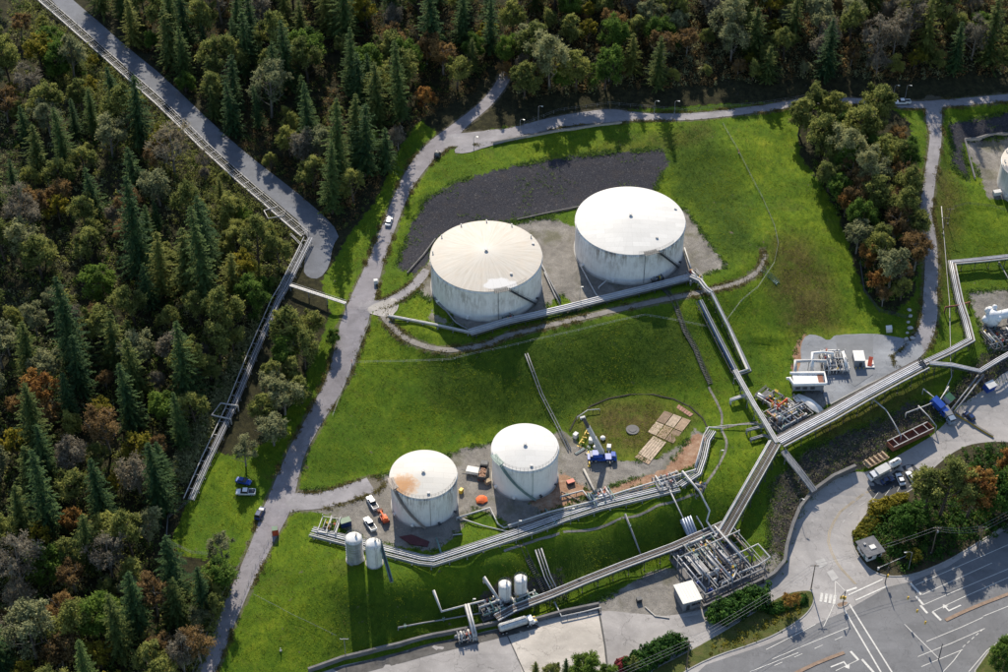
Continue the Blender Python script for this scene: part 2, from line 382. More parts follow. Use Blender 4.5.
# ground
def ground_mat():
    s = NT('ground_cover'); at = lambda n: s.n('ShaderNodeAttribute', attribute_name=n)
    z1 = at('zone_a'); z2 = at('zone_b')
    sp1 = s.n('ShaderNodeSeparateColor'); s.l(z1.outputs['Color'], sp1.inputs[0])
    sp2 = s.n('ShaderNodeSeparateColor'); s.l(z2.outputs['Color'], sp2.inputs[0])
    v = s.mapping('Object'); vs = s.mapping('Object', (1, .35, 1), (0,0,math.radians(14)))
    nb = s.noise(v, .035, 5, .6, .4); nm = s.noise(v, .16, 6, .65, .5); nf = s.noise(vs, .9, 7, .72); ng = s.noise(v, 3.5, 4, .7)
    edge = s.noise(v, .45, 5, .65)
    def sharp(m, w=.5):       # break the edge of a zone up
        k = s.math('ADD', m, s.math('MULTIPLY', s.math('SUBTRACT', edge, .5), 2.0))
        return s.ramp(k, [(.36, 0.0), (.62, 1.0)])
    # grass
    gm = s.math('ADD', s.math('MULTIPLY', nm, .55), s.math('MULTIPLY', nf, .45))
    g = s.ramp(gm, [(.30, (.036,.074,.005)), (.42, (.072,.128,.007)), (.54, (.130,.190,.010)), (.67, (.22,.250,.018))])
    g = s.mix(s.ramp(nb, [(.40, 0.0), (.62, .6)]), g, (.045,.115,.006))
    g = s.mix(s.ramp(ng, [(.35, .35), (.55, 0.0)]), g, (.035,.065,.010))
    wv = s.n('ShaderNodeTexWave', wave_type='BANDS', bands_direction='DIAGONAL'); wv.inputs['Scale'].default_value = .45; wv.inputs['Distortion'].default_value = 9; wv.inputs['Detail'].default_value = 5; wv.inputs['Detail Scale'].default_value = 1.8; s.l(v, wv.inputs['Vector'])
    g = s.mix(s.math('MULTIPLY', s.ramp(wv.outputs[0], [(.6, 0.0), (.95, .45)]), s.ramp(nb, [(.4, 0.1), (.6, 1.0)])), g, (.040,.080,.010))
    g = s.mix(s.ramp(s.noise(v, .055, 8, .78, 1.5), [(.56, 0.0), (.65, .35), (.74, .1)]), g, (.10,.09,.025))
    g = s.mix(s.math('MULTIPLY', z2.outputs['Alpha'], .8), g, s.ramp(gm, [(.35, (.018,.045,.006)), (.65, (.060,.100,.009))]))  # darken the sward zone, slope shade included in its colour
    dry = s.math('MULTIPLY', s.math('ADD', sp2.outputs[0], s.math('MULTIPLY', s.math('SUBTRACT', nb, .5), .7)), s.ramp(nm, [(.32, 0.35), (.5, 1.0)]))
    g = s.mix(s.math('MULTIPLY', dry, .95, True), g, s.ramp(nf, [(.3, (.040,.033,.013)), (.55, (.095,.078,.024)), (.75, (.15,.13,.04))]))
    # forest floor
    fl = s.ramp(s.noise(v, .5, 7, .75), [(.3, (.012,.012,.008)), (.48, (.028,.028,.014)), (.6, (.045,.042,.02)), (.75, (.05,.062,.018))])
    # gravel
    gr = s.ramp(s.noise(v, .22, 8, .7, .6), [(.3, (.15,.14,.13)), (.5, (.24,.225,.205)), (.7, (.34,.32,.295))])
    gr = s.mix(s.ramp(ng, [(.35, .5), (.6, 0.0)]), gr, (.10,.095,.09))
    gr = s.mix(s.ramp(s.noise(v, .09, 5, .6), [(.54, 0.0), (.66, .6)]), gr, (.10,.10,.05))
    dk = s.ramp(ng, [(.3, (.020,.021,.028)), (.55, (.042,.043,.054)), (.7, (.11,.11,.12))])
    dk = s.mix(s.ramp(s.noise(v, 1.1, 3, .8), [(.60, 0.0), (.66, .6)]), dk, (.16,.15,.145))
    dk = s.mix(s.ramp(s.noise(v, .3, 6, .7), [(.5, 0.0), (.7, .45)]), dk, (.06,.05,.045))
    br = s.ramp(s.noise(v, .7, 7, .75), [(.3, (.022,.021,.022)), (.5, (.055,.051,.050)), (.66, (.10,.092,.082)), (.8, (.16,.14,.10))])
    br = s.mix(s.ramp(nm, [(.52, 0.0), (.66, .7)]), br, (.085,.10,.02))
    sa = s.ramp(s.noise(v, .4, 6, .7), [(.3, (.20,.10,.06)), (.55, (.34,.22,.15)), (.75, (.42,.33,.26))])
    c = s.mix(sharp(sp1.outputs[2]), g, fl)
    c = s.mix(sharp(sp2.outputs[1]), c, br)
    c = s.mix(sharp(sp1.outputs[0]), c, gr)
    c = s.mix(sharp(sp2.outputs[2]), c, sa)
    c = s.mix(sharp(sp1.outputs[1]), c, dk)
    # worn verge beside roads
    c = s.mix(s.math('MULTIPLY', sharp(z1.outputs['Alpha']), .7), c, (.13,.115,.085))
    s.col(c); s.rough(.95); s.b.inputs['Specular IOR Level'].default_value = .12
    hgt = s.math('ADD', s.math('MULTIPLY', nf, 1.0), s.math('MULTIPLY', ng, .35)); s.bump(hgt, .9, .55)
    return s.m
def obj(name, me, mat, parent=None):
    o = bpy.data.objects.new(name, me); COL.objects.link(o)
    if mat is not None:
        for m in (mat if isinstance(mat, (list, tuple)) else [mat]): me.materials.append(m)
    if parent is not None: o.parent = parent
    return o
def struct(o): o['kind'] = 'structure'; return o
# ------------------------------------------------------------------ ground sheet: fine over the site, coarse out to the horizon
ext = np.array([6,15,30,55,90,140,210,320,480,720,1100,1700,2600,4000,6000.])
AX = np.concatenate([X0-ext[::-1], gx, X1+ext]); AY = np.concatenate([Y0-ext[::-1], gy, Y1+ext])
pad = len(ext)
def padz(A): return np.pad(A, pad, 'edge')
HH = padz(HZ); gX, gY = np.meshgrid(AX, AY)
nx, ny = len(AX), len(AY)
co_ = np.stack([gX.ravel(), gY.ravel(), HH.ravel()], 1)
idx = np.arange(nx*ny).reshape(ny, nx)
quads = np.stack([idx[:-1,:-1], idx[:-1,1:], idx[1:,1:], idx[1:,:-1]], -1).reshape(-1, 4)
me = bpy.data.meshes.new('ground'); me.vertices.add(len(co_)); me.vertices.foreach_set('co', co_.ravel())
me.loops.add(quads.size); me.loops.foreach_set('vertex_index', quads.ravel())
me.polygons.add(len(quads)); me.polygons.foreach_set('loop_start', np.arange(0, quads.size, 4)); me.polygons.foreach_set('use_smooth', np.ones(len(quads), bool))
me.update(calc_edges=True)
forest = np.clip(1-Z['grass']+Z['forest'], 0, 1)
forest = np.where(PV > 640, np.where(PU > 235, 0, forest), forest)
ca = me.color_attributes.new('zone_a', 'FLOAT_COLOR', 'POINT'); cb = me.color_attributes.new('zone_b', 'FLOAT_COLOR', 'POINT')
one = np.ones(HH.size)
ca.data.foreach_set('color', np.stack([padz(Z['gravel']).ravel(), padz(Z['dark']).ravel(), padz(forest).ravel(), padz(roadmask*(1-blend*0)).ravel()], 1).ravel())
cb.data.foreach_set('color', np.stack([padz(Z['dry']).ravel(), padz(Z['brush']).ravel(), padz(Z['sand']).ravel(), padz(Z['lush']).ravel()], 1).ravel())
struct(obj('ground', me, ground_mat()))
# ------------------------------------------------------------------ paving
def asphalt(name, base, sc=.12, crack=.3, patch=(.5,.5,.5)):
    s = NT(name); v = s.mapping('Object')
    a = s.noise(v, sc, 6, .65, .4); b = s.noise(v, 2.6, 5, .7); d = s.noise(v, .55, 5, .6)
    c = s.ramp(a, [(.3, tuple(x*.72 for x in base)), (.5, base), (.7, tuple(x*1.25 for x in base))])
    c = s.mix(s.ramp(b, [(.35, .2), (.6, 0.0)]), c, tuple(x*.5 for x in base))
    c = s.mix(s.ramp(s.noise(s.mapping('Object', (.25,1,1), (0,0,.5)), .35, 4, .6), [(.5, 0.0), (.72, .35)]), c, tuple(x*.62 for x in base))
    c = s.mix(s.ramp(d, [(.58, 0.0), (.7, .3)]), c, tuple(min(1, x*1.5) for x in base))
    vo = s.n('ShaderNodeTexVoronoi', feature='DISTANCE_TO_EDGE'); vo.inputs['Scale'].default_value = .11
    dv = s.n('ShaderNodeVectorMath', operation='ADD'); s.l(v, dv.inputs[0])
    nn = s.n('ShaderNodeTexNoise'); nn.inputs['Scale'].default_value = .4; s.l(v, nn.inputs['Vector'])
    sc2 = s.n('ShaderNodeVectorMath', operation='SCALE'); s.l(nn.outputs['Color'], sc2.inputs[0]); sc2.inputs['Scale'].default_value = 5
    s.l(sc2.outputs[0], dv.inputs[1]); s.l(dv.outputs[0], vo.inputs['Vector'])
    c = s.mix(s.ramp(vo.outputs['Distance'], [(.0, crack), (.012, 0.0)]), c, tuple(x*.35 for x in base))
    s.col(c); s.rough(.85); s.b.inputs['Specular IOR Level'].default_value = .25; s.bump(b, .3, .03)
    return s.m
ASPH = asphalt('worn_asphalt', (.26,.25,.265)); ASPHB = asphalt('blue_grey_asphalt', (.15,.16,.185)); STREETM = asphalt('street_asphalt', (.33,.315,.31), .05, .5)
YARDM = asphalt('yard_asphalt', (.25,.265,.29), .1, .5); CONCM = asphalt('yard_concrete', (.45,.415,.375), .08, .6); PATHM = asphalt('gravel_path', (.21,.195,.18), .3, 0)
ROADM = asphalt('hill_road_asphalt', (.235,.222,.24), .15, .4)
def strip(name, S, mat, off=.05, cross=4):
    vs, fs = [], []
    for k, (p, wd) in enumerate(S):
        a = S[max(k-1,0)][0]; b = S[min(k+1,len(S)-1)][0]
        t = (b-a).normalized(); nrm = Vector((-t.y, t.x))
        for c in range(cross+1):
            jit = (noise.noise(Vector((p.x*.35, p.y*.35, c*.7+1)))*.22) if c in (0, cross) else 0
            q = p+nrm*(wd+jit)*(c/cross-.5); vs.append((q.x, q.y, H(q.x, q.y)+off))
    for k in range(len(S)-1):
        for c in range(cross):
            i = k*(cross+1)+c; fs.append((i, i+1, i+cross+2, i+cross+1))
    me = bpy.data.meshes.new(name); me.from_pydata(vs, [], fs)
    if fs:
        me.update()
        if me.polygons[0].normal.z < 0: me.flip_normals()
    return obj(name, me, mat)
def inside(poly, x, y):
    r = False; n = len(poly)
    for i in range(n):
        x1,y1 = poly[i]; x2,y2 = poly[(i+1) % n]
        if (y1 > y) != (y2 > y) and x < x1+(y-y1)*(x2-x1)/(y2-y1): r = not r
    return r
def densify(P, step=2.0, closed=True):
    out = []
    for i in range(len(P) if closed else len(P)-1):
        a, b = P[i], P[(i+1) % len(P)]; n = max(1, int((b-a).length/step))
        out += [a.lerp(b, k/n) for k in range(n)]
    if not closed: out.append(P[-1])
    return out
def smooth_closed(P, rounds=2):
    for _ in range(rounds):
        Q = []
        for i in range(len(P)):
            a, b = P[i], P[(i+1) % len(P)]; Q += [a.lerp(b, .25), a.lerp(b, .75)]
        P = Q
    return P
def sheet(name, poly, mat, off=.05, cell=2.5, rnd=0, thick=0, world=False, hf=None):
    """a draped sheet cut to an outline; thick>0 gives it real edges (kerb)"""
    P = [Vector(p) if world else Vector(G(*p).xy) for p in poly]
    if rnd: P = smooth_closed(P, rnd)
    B = densify(P, cell)
    xs = [p.x for p in B]; ys = [p.y for p in B]
    pl = [(p.x, p.y) for p in B]; V = [Vector(p) for p in pl]; E = [(i, (i+1) % len(B)) for i in range(len(B))]
    nb = len(V)
    y = math.floor(min(ys)/cell)*cell
    while y < max(ys):
        x = math.floor(min(xs)/cell)*cell
        while x < max(xs):
            if inside(pl, x, y): V.append(Vector((x, y)))
            x += cell
        y += cell
    vo, ed, fa, *_ = delaunay_2d_cdt(V, E, [list(range(nb))], 1, 1e-4)
    hf = hf or (lambda x, y: H(x, y))
    vs = [(p.x, p.y, hf(p.x, p.y)+off+thick) for p in vo]; fs = [tuple(f) for f in fa]
    if thick:
        n0 = len(vs)
        for p in B: vs.append((p.x, p.y, hf(p.x, p.y)+off+thick)); vs.append((p.x, p.y, hf(p.x, p.y)+off-.3))
        for i in range(len(B)):
            j = (i+1) % len(B); fs.append((n0+2*i, n0+2*j, n0+2*j+1, n0+2*i+1))
    me = bpy.data.meshes.new(name); me.from_pydata(vs, [], fs); me.update()
    bm = bmesh.new(); bm.from_mesh(me); bmesh.ops.recalc_face_normals(bm, faces=bm.faces)
    up = [f for f in bm.faces if abs(f.normal.z) > .5]
    if up and sum(f.normal.z for f in up) < 0: bmesh.ops.reverse_faces(bm, faces=bm.faces)
    bm.to_mesh(me); bm.free()
    return obj(name, me, mat)
for k, (nm, S) in enumerate(RP.items()):
    struct(strip(nm, S, PATHM if nm == 'berm_path' else ROADM if nm == 'hill_road' else ASPH, .07+.006*k))
def trail(name, pts, w, mat, off=.05): 
    P = [Vector(G(u, v).xy) for u, v in pts]; return struct(strip(name, spline(P, [w]*len(P)), mat, off))
for pts in ([(703,384),(710,397),(716,412),(716,426),(721,440),(715,458),(702,478),(690,495)], [(500,547),(530,537),(560,528),(618,514),(655,501),(690,490)], [(716,425),(735,421),(752,419)]): trail('footpath', pts, .7, PATHM)
struct(sheet('road_apron', [(448,152),(460,140),(474,132),(488,128),(506,130),(505,141),(482,146),(462,153)], ASPH, .125, rnd=1))
struct(sheet('road_apron', [(366,304),(384,297),(394,296),(396,306),(388,315),(374,314),(364,310)], asphalt('apron_concrete', (.36,.34,.32)), .13, rnd=1))
struct(sheet('access_road', ACCESS, ASPHB, .05, rnd=1))
struct(sheet('yard', YARD, YARDM, .11, rnd=1))
struct(sheet('street', STREET, STREETM, .06, cell=3, rnd=1))
# ------------------------------------------------------------------ modelling helpers
class MB:
    def __init__(s): s.v = []; s.f = []; s.m = []; s.sm = []
    def add(s, vs, fs, mi=0, smooth=False):
        o = len(s.v); s.v += [tuple(v) for v in vs]
        for f in fs: s.f.append(tuple(i+o for i in f)); s.m.append(mi); s.sm.append(smooth)
        return s
    def box(s, c, d, rz=0.0, mi=0, taper=1.0):
        hx, hy, hz = d[0]/2, d[1]/2, d[2]/2; cs, sn = math.cos(rz), math.sin(rz); vs = []
        for z, k in ((-hz, 1.0), (hz, taper)):
            for x, y in ((-hx,-hy),(hx,-hy),(hx,hy),(-hx,hy)):
                x *= k; y *= k; vs.append((c[0]+x*cs-y*sn, c[1]+x*sn+y*cs, c[2]+z))
        return s.add(vs, [(3,2,1,0),(4,5,6,7),(0,1,5,4),(1,2,6,5),(2,3,7,6),(3,0,4,7)], mi)
    def beam(s, p, q, w, h, mi=0):
        p, q = Vector(p), Vector(q); d = (q-p)
        if d.length < 1e-6: return s
        d.normalize(); up = Vector((0,0,1)) if abs(d.z) < .98 else Vector((0,1,0))
        r = d.cross(up).normalized(); u = r.cross(d).normalized(); vs = []
        for b in (p, q):
            for a, c in ((-1,-1),(1,-1),(1,1),(-1,1)): vs.append(b+r*(a*w/2)+u*(c*h/2))
        return s.add(vs, [(3,2,1,0),(4,5,6,7),(0,1,5,4),(1,2,6,5),(2,3,7,6),(3,0,4,7)], mi)
    def tube(s, pts, r, n=8, mi=0, cap=True, smooth=True):
        P = [Vector(p) for p in pts]; P = [p for i, p in enumerate(P) if i == 0 or (p-P[i-1]).length > 1e-4]
        if len(P) < 2: return s
        rs = r if isinstance(r, (list, tuple)) else [r]*len(P)
        vs = []; prev = None
        for i, p in enumerate(P):
            t = (P[min(i+1,len(P)-1)]-P[max(i-1,0)]).normalized()
            if prev is None:
                ref = Vector((0,0,1)) if abs(t.z) < .9 else Vector((1,0,0)); a = t.cross(ref).normalized()
            else:
                a = prev-t*prev.dot(t)
                a = a.normalized() if a.length > 1e-4 else t.orthogonal().normalized()
            prev = a; b = t.cross(a); k = 1.0
            if 0 < i < len(P)-1:
                cth = max(-1, min(1, (P[i]-P[i-1]).normalized().dot((P[i+1]-P[i]).normalized()))); k = 1/max(.6, math.cos(math.acos(cth)/2))
            for j in range(n):
                an = 2*PI*j/n; vs.append(p+(a*math.cos(an)+b*math.sin(an))*rs[i]*(k if n > 0 else 1))
        fs = [(i*n+j, i*n+(j+1) % n, (i+1)*n+(j+1) % n, (i+1)*n+j) for i in range(len(P)-1) for j in range(n)]
        s.add(vs, fs, mi, smooth)
        if cap:
            s.add(vs[:n], [tuple(range(n-1,-1,-1))], mi); s.add(vs[-n:], [tuple(range(n))], mi)
        return s
    def cyl(s, c, r, h, n=24, mi=0, r2=None, axis='Z', cap=True):
        c = Vector(c); d = {'X':Vector((1,0,0)),'Y':Vector((0,1,0)),'Z':Vector((0,0,1))}[axis]
        return s.tube([c, c+d*h], [r, r if r2 is None else r2], n, mi, cap)
    def lathe(s, c, prof, n=32, mi=0, a0=0, a1=2*PI, smooth=True):
        full = abs(a1-a0-2*PI) < 1e-6; m = n if full else n+1; vs = []
        for r, z in prof:
            for j in range(m):
                a = a0+(a1-a0)*j/n; vs.append((c[0]+r*math.cos(a), c[1]+r*math.sin(a), c[2]+z))
        fs = [(i*m+j, i*m+(j+1) % m, (i+1)*m+(j+1) % m, (i+1)*m+j) for i in range(len(prof)-1) for j in range(m if full else m-1)]
        return s.add(vs, fs, mi, smooth)
    def build(s, name, mat, parent=None, at=None):
        """at: world position to subtract so that the mesh sits relative to its thing"""
        o = Vector(at) if at is not None else Vector((0,0,0))
        me = bpy.data.meshes.new(name); me.from_pydata([(v[0]-o.x, v[1]-o.y, v[2]-o.z) for v in s.v], [], s.f)
        for p, mi, sm in zip(me.polygons, s.m, s.sm): p.material_index = mi; p.use_smooth = sm
        me.update(); return obj(name, me, mat, parent)
def thing(name, label, cat, loc=(0,0,0), rz=0.0, group=None):
    o = bpy.data.objects.new(name, None); COL.objects.link(o); o.location = loc; o.rotation_euler = (0,0,rz); o.empty_display_size = .5
    o['label'] = label; o['category'] = cat
    if group: o['group'] = group
    return o
def tag(o, label, cat, group=None):
    o['label'] = label; o['category'] = cat
    if group: o['group'] = group
    return o
def center_mesh(o):
    """put a one-mesh thing's origin at its base"""
    me = o.data; n = len(me.vertices); a = np.empty(n*3); me.vertices.foreach_get('co', a); a = a.reshape(-1,3)
    c = np.array([(a[:,0].min()+a[:,0].max())/2, (a[:,1].min()+a[:,1].max())/2, a[:,2].min()])
    me.vertices.foreach_set('co', (a-c).ravel()); me.update(); o.location = Vector(o.location)+Vector(c); return o
def solo(mb, name, mat, label, cat, group=None):
    return center_mesh(tag(mb.build(name, mat), label, cat, group))
def dup(root, loc, rz=None, label=None, group=None):
    r = root.copy(); COL.objects.link(r); r.location = loc
    if rz is not None: r.rotation_euler = (0,0,rz)
    if label: r['label'] = label
    if group: r['group'] = group
    for ch in list(root.children):
        c = ch.copy(); COL.objects.link(c); c.parent = r
        for g in list(ch.children):
            d = g.copy(); COL.objects.link(d); d.parent = c
    return r
def heading(p, q): return math.atan2(q[1]-p[1], q[0]-p[0])

# ------------------------------------------------------------------ storage tanks
def tank_shell_mat(name, base, streak, amt, seed):
    s = NT(name)
    sx = s.n('ShaderNodeSeparateXYZ'); s.l(s.tc.outputs['Object'], sx.inputs[0])
    an = s.math('ARCTAN2', sx.outputs[1], sx.outputs[0])
    cx = s.n('ShaderNodeCombineXYZ'); s.l(s.math('MULTIPLY', an, 9.0), cx.inputs[0]); s.l(s.math('MULTIPLY', sx.outputs[2], .09), cx.inputs[1]); cx.inputs[2].default_value = seed
    st = s.noise(cx.outputs[0], 2.6, 5, .75)
    cx2 = s.n('ShaderNodeCombineXYZ'); s.l(s.math('MULTIPLY', an, 2.2), cx2.inputs[0]); s.l(s.math('MULTIPLY', sx.outputs[2], .1), cx2.inputs[1]); cx2.inputs[2].default_value = seed+5
    wide = s.noise(cx2.outputs[0], 1.2, 3, .6)
    v = s.mapping('Object'); blot = s.noise(v, .35, 5, .65)
    c = s.mix(s.ramp(blot, [(.4, 0.0), (.7, .35)]), base, tuple(x*.72 for x in base))
    # rust and mould streaks running down from the rim
    top = s.ramp(s.math('DIVIDE', sx.outputs[2], 12.0), [(.0, .12), (.45, .35), (.8, .8), (1.0, 1.0)])
    m = s.math('MULTIPLY', s.math('MULTIPLY', s.ramp(st, [(.42, 0.0), (.56, 1.0)]), s.ramp(wide, [(.38, .1), (.62, 1.0)])), top)
    c = s.mix(s.math('MULTIPLY', m, amt), c, streak)
    low = s.ramp(sx.outputs[2], [(.0, .6), (.9, 0.0)])
    c = s.mix(s.math('MULTIPLY', low, s.ramp(blot, [(.4,.3),(.6,1.0)])), c, (.2,.16,.13))
    # plate seams
    zz = s.math('FRACT', s.math('DIVIDE', sx.outputs[2], 2.4)); seam = s.ramp(zz, [(.0, .25), (.035, 0.0)])
    pl = s.math('FRACT', s.math('MULTIPLY', an, 3.8)); seam2 = s.ramp(pl, [(.0, .18), (.02, 0.0)])
    c = s.mix(s.math('MAXIMUM', seam, seam2), c, tuple(x*.5 for x in base))
    s.col(c); s.rough(.55); s.bump(st, .15, .03); return s.m
def tank_roof_mat(name, base, kind):
    s = NT(name)
    sx = s.n('ShaderNodeSeparateXYZ'); s.l(s.tc.outputs['Object'], sx.inputs[0])
    an = s.math('ARCTAN2', sx.outputs[1], sx.outputs[0])
    r = s.math('SQRT', s.math('ADD', s.math('MULTIPLY', sx.outputs[0], sx.outputs[0]), s.math('MULTIPLY', sx.outputs[1], sx.outputs[1])))
    v = s.mapping('Object'); b = s.noise(v, .3, 6, .65)
    if kind == 'cream':
        cx = s.n('ShaderNodeCombineXYZ'); s.l(s.math('MULTIPLY', an, 8.0), cx.inputs[0]); s.l(s.math('MULTIPLY', r, .06), cx.inputs[1])
        st = s.noise(cx.outputs[0], 2.0, 5, .7)
        c = s.ramp(st, [(.3, tuple(x*f for x, f in zip(base, (.86,.81,.74)))), (.5, base), (.68, tuple(min(.86, x*1.14) for x in base))])
        c = s.mix(s.ramp(b, [(.45, 0.0), (.7, .4)]), c, (.52,.43,.34))
        c = s.mix(s.ramp(s.math('DIVIDE', r, 18.0), [(.0, .55), (.32, 0.0)]), c, (.58,.56,.52))
        # patch repainted white near the front rim
        g = s.n('ShaderNodeVectorMath', operation='DISTANCE'); mp = s.mapping('Object', (1,2.0,0)); s.l(mp, g.inputs[0]); g.inputs[1].default_value = (4.6, -29.5, 0)
        k = s.math('ADD', s.math('DIVIDE', g.outputs['Value'], 6.5), s.math('MULTIPLY', s.math('SUBTRACT', b, .5), .9))
        c = s.mix(s.ramp(k, [(.72, 1.0), (.86, 0.0)]), c, (.62,.61,.60))
    elif kind == 'rust':
        c = s.mix(s.ramp(b, [(.4, 0.0), (.7, .5)]), base, (.60,.56,.50))
        g = s.n('ShaderNodeVectorMath', operation='DISTANCE'); s.l(s.mapping('Object', (1,1.15,0)), g.inputs[0]); g.inputs[1].default_value = (-5.8, -5.4, 0)
        b2 = s.noise(v, .7, 6, .75)
        k = s.math('ADD', s.math('DIVIDE', g.outputs['Value'], 5.6), s.math('MULTIPLY', s.math('SUBTRACT', b2, .5), 1.3))
        c = s.mix(s.ramp(k, [(.3, 1.0), (.6, .75), (.95, 0.0)]), c, (.46,.23,.09))
        c = s.mix(s.ramp(k, [(.6, .0), (.75, .4), (1.15, 0.0)]), c, (.68,.48,.30))
    else:
        c = s.mix(s.ramp(b, [(.42, 0.0), (.72, .3)]), base, tuple(x*.82 for x in base))
        c = s.mix(s.ramp(s.math('DIVIDE', r, 18.0), [(.86, .0), (1.0, .18)]), c, (.5,.46,.4))
    pl = s.math('FRACT', s.math('MULTIPLY', an, 20/PI)); c = s.mix(s.ramp(pl, [(.0, .3), (.07, 0.0)]), c, tuple(x*.6 for x in base))
    bk = s.n('ShaderNodeTexBrick'); bk.inputs['Scale'].default_value = .35; bk.inputs['Color1'].default_value = (1,1,1,1); bk.inputs['Color2'].default_value = (.86,.86,.86,1); bk.inputs['Mortar'].default_value = (.72,.71,.70,1); bk.inputs['Mortar Size'].default_value = .012; bk.inputs['Row Height'].default_value = .7; bk.inputs['Brick Width'].default_value = 2.0; s.l(v, bk.inputs['Vector'])
    if kind != 'cream': c = s.mix(.8, c, bk.outputs[0], 'MULTIPLY')
    c = s.mix(s.ramp(s.noise(v, 1.4, 5, .75), [(.58, 0.0), (.72, .3)]), c, tuple(x*.62 for x in base))
    s.col(c); s.rough(.6); s.b.inputs['Specular IOR Level'].default_value = .3; s.bump(b, .12, .05); return s.m
def make_tank(u, v, wpx, zb, hgt, label, roofkind, shellmat, stair, stairmat, rise, group):
    cz = zb+hgt; c = absz(u, v, cz); dist = (c-Vector((0,0,CAMZ))).length; R = wpx/2*dist/F
    dep = c.y*cp-(cz-CAMZ)*sp_; R = wpx/2*dep/F
    c.z = zb
    t = thing('storage_tank', label, 'tank', c, 0, group)
    n = 96
    MB().lathe((0,0,0), [(R+.35,-.6),(R+.35,.12),(R,.12)], n).build('foundation_ring', CONC, t)
    m = MB().lathe((0,0,0), [(R,.1),(R,hgt)], n); sh = m.build('shell', shellmat, t)
    prof = [(R+.12, hgt-.02), (R+.12, hgt+.10)]+[(R*k+.0, hgt+.12+rise*(1-k**1.25)) for k in (1,.9,.8,.65,.5,.35,.2,.1,.03)]
    rf = MB().lathe((0,0,0), prof, n)
    rf.add([(R*.03*math.cos(2*PI*i/12), R*.03*math.sin(2*PI*i/12), hgt+.12+rise*(1-.03**1.25)) for i in range(12)], [tuple(range(12))])
    roof = rf.build('roof', ROOFM[roofkind], t)
    zr = lambda k: hgt+.12+rise*(1-k**1.25)
    MB().lathe((0,0,hgt-.55), [(R+.005,-.06),(R+.28,-.06),(R+.28,.06),(R+.005,.06)], n).build('wind_girder', shellmat, t)
    cvm = MB().cyl((0,0,zr(.02)), .35, .5, 14).cyl((0,0,zr(.02)+.5), .6, .15, 14); cvm.build('centre_vent', WHITEP, roof)
    # perimeter vents and roof hatches
    for k in range(6 if roofkind == 'cream' else 0):
        a = PI*.18+k*PI*.16; x, y = math.cos(a)*(R-.7), math.sin(a)*(R-.7)
        MB().cyl((x,y,zr(.95)), .16, .6, 10).box((x,y,zr(.95)+.7), (.45,.45,.2)).build('rim_vent', WHITEP, roof)
    for k, (kk, a) in enumerate(((.72, -.9), (.9, .35)) if R > 12 else ((.82, -1.35),)):
        x, y = math.cos(a)*R*kk, math.sin(a)*R*kk
        MB().cyl((x,y,zr(kk)-.05), .4, .4, 14).cyl((x,y,zr(kk)+.35), .48, .07, 14).build('roof_hatch', WHITEP, roof)
    # stair: angle measured from the camera side towards +X
    a0, a1 = (math.radians(x)-PI/2 for x in stair)      # top angle -> foot angle
    nst = 44; sm = MB(); ri, ro = R+.1, R+.85
    for k in range(nst):
        f = (k+.5)/nst; a = a0+(a1-a0)*f; z = hgt*(1-f)+.1; da = .30/R
        q = [(rr*math.cos(aa), rr*math.sin(aa), z+dz) for dz in (0,.05) for rr, aa in ((ri,a-da),(ro,a-da),(ro,a+da),(ri,a+da))]
        sm.add(q, [(3,2,1,0),(4,5,6,7),(0,1,5,4),(1,2,6,5),(2,3,7,6),(3,0,4,7)])
    st = sm.build('spiral_stair', stairmat, t)
    for rr, nm in ((ro,'stringer'),(ri,'stringer')):
        MB().tube([(rr*math.cos(a0+(a1-a0)*k/30), rr*math.sin(a0+(a1-a0)*k/30), hgt*(1-k/30)+.05) for k in range(31)], .11, 6).build(nm, stairmat, st)
    hr = MB()
    for dz in (.55, 1.05): hr.tube([(ro*math.cos(a0+(a1-a0)*k/30), ro*math.sin(a0+(a1-a0)*k/30), hgt*(1-k/30)+dz+.1) for k in range(31)], .035, 5)
    for k in range(0, 31, 2):
        a = a0+(a1-a0)*k/30; x, y, z = ro*math.cos(a), ro*math.sin(a), hgt*(1-k/30)+.1; hr.tube([(x,y,z),(x,y,z+1.05)], .03, 4)
    hr.build('handrail', stairmat, st)
    # gauging platform at the stair head with its railing along the rim
    sg = 1 if a0 > a1 else -1
    pm_ = MB(); b0, b1 = a0-sg*.0, a0+sg*(4.5/R)
    for k in range(8):
        aa, ab = b0+(b1-b0)*k/8, b0+(b1-b0)*(k+1)/8
        q = [(rr*math.cos(x), rr*math.sin(x), hgt+.22+dz) for dz in (0,.06) for rr, x in ((R-1.0,aa),(ro+.2,aa),(ro+.2,ab),(R-1.0,ab))]
        pm_.add(q, [(3,2,1,0),(4,5,6,7),(0,1,5,4),(1,2,6,5),(2,3,7,6),(3,0,4,7)])
    pl = pm_.build('platform', stairmat, t)
    gr = MB()
    for rr in (ro+.15,):
        for dz in (.6, 1.1): gr.tube([(rr*math.cos(b0+(b1-b0)*k/8), rr*math.sin(b0+(b1-b0)*k/8), hgt+.25+dz) for k in range(9)], .04, 5)
        for k in range(9): a = b0+(b1-b0)*k/8; gr.tube([(rr*math.cos(a), rr*math.sin(a), hgt+.25),(rr*math.cos(a), rr*math.sin(a), hgt+1.35)], .035, 4)
    gr.build('guard_rail', stairmat, pl)
    rr = MB(); c0, c1 = b0-.35, b1+.35+ (2.4 if R < 12 else 0.3)
    nn = 22
    for dz in (.5, 1.0): rr.tube([((R-.15)*math.cos(c0+(c1-c0)*k/nn), (R-.15)*math.sin(c0+(c1-c0)*k/nn), hgt+.2+dz) for k in range(nn+1)], .03, 4)
    for k in range(nn+1): a = c0+(c1-c0)*k/nn; rr.tube([((R-.15)*math.cos(a), (R-.15)*math.sin(a), hgt+.15),((R-.15)*math.cos(a), (R-.15)*math.sin(a), hgt+1.2)], .03, 4)
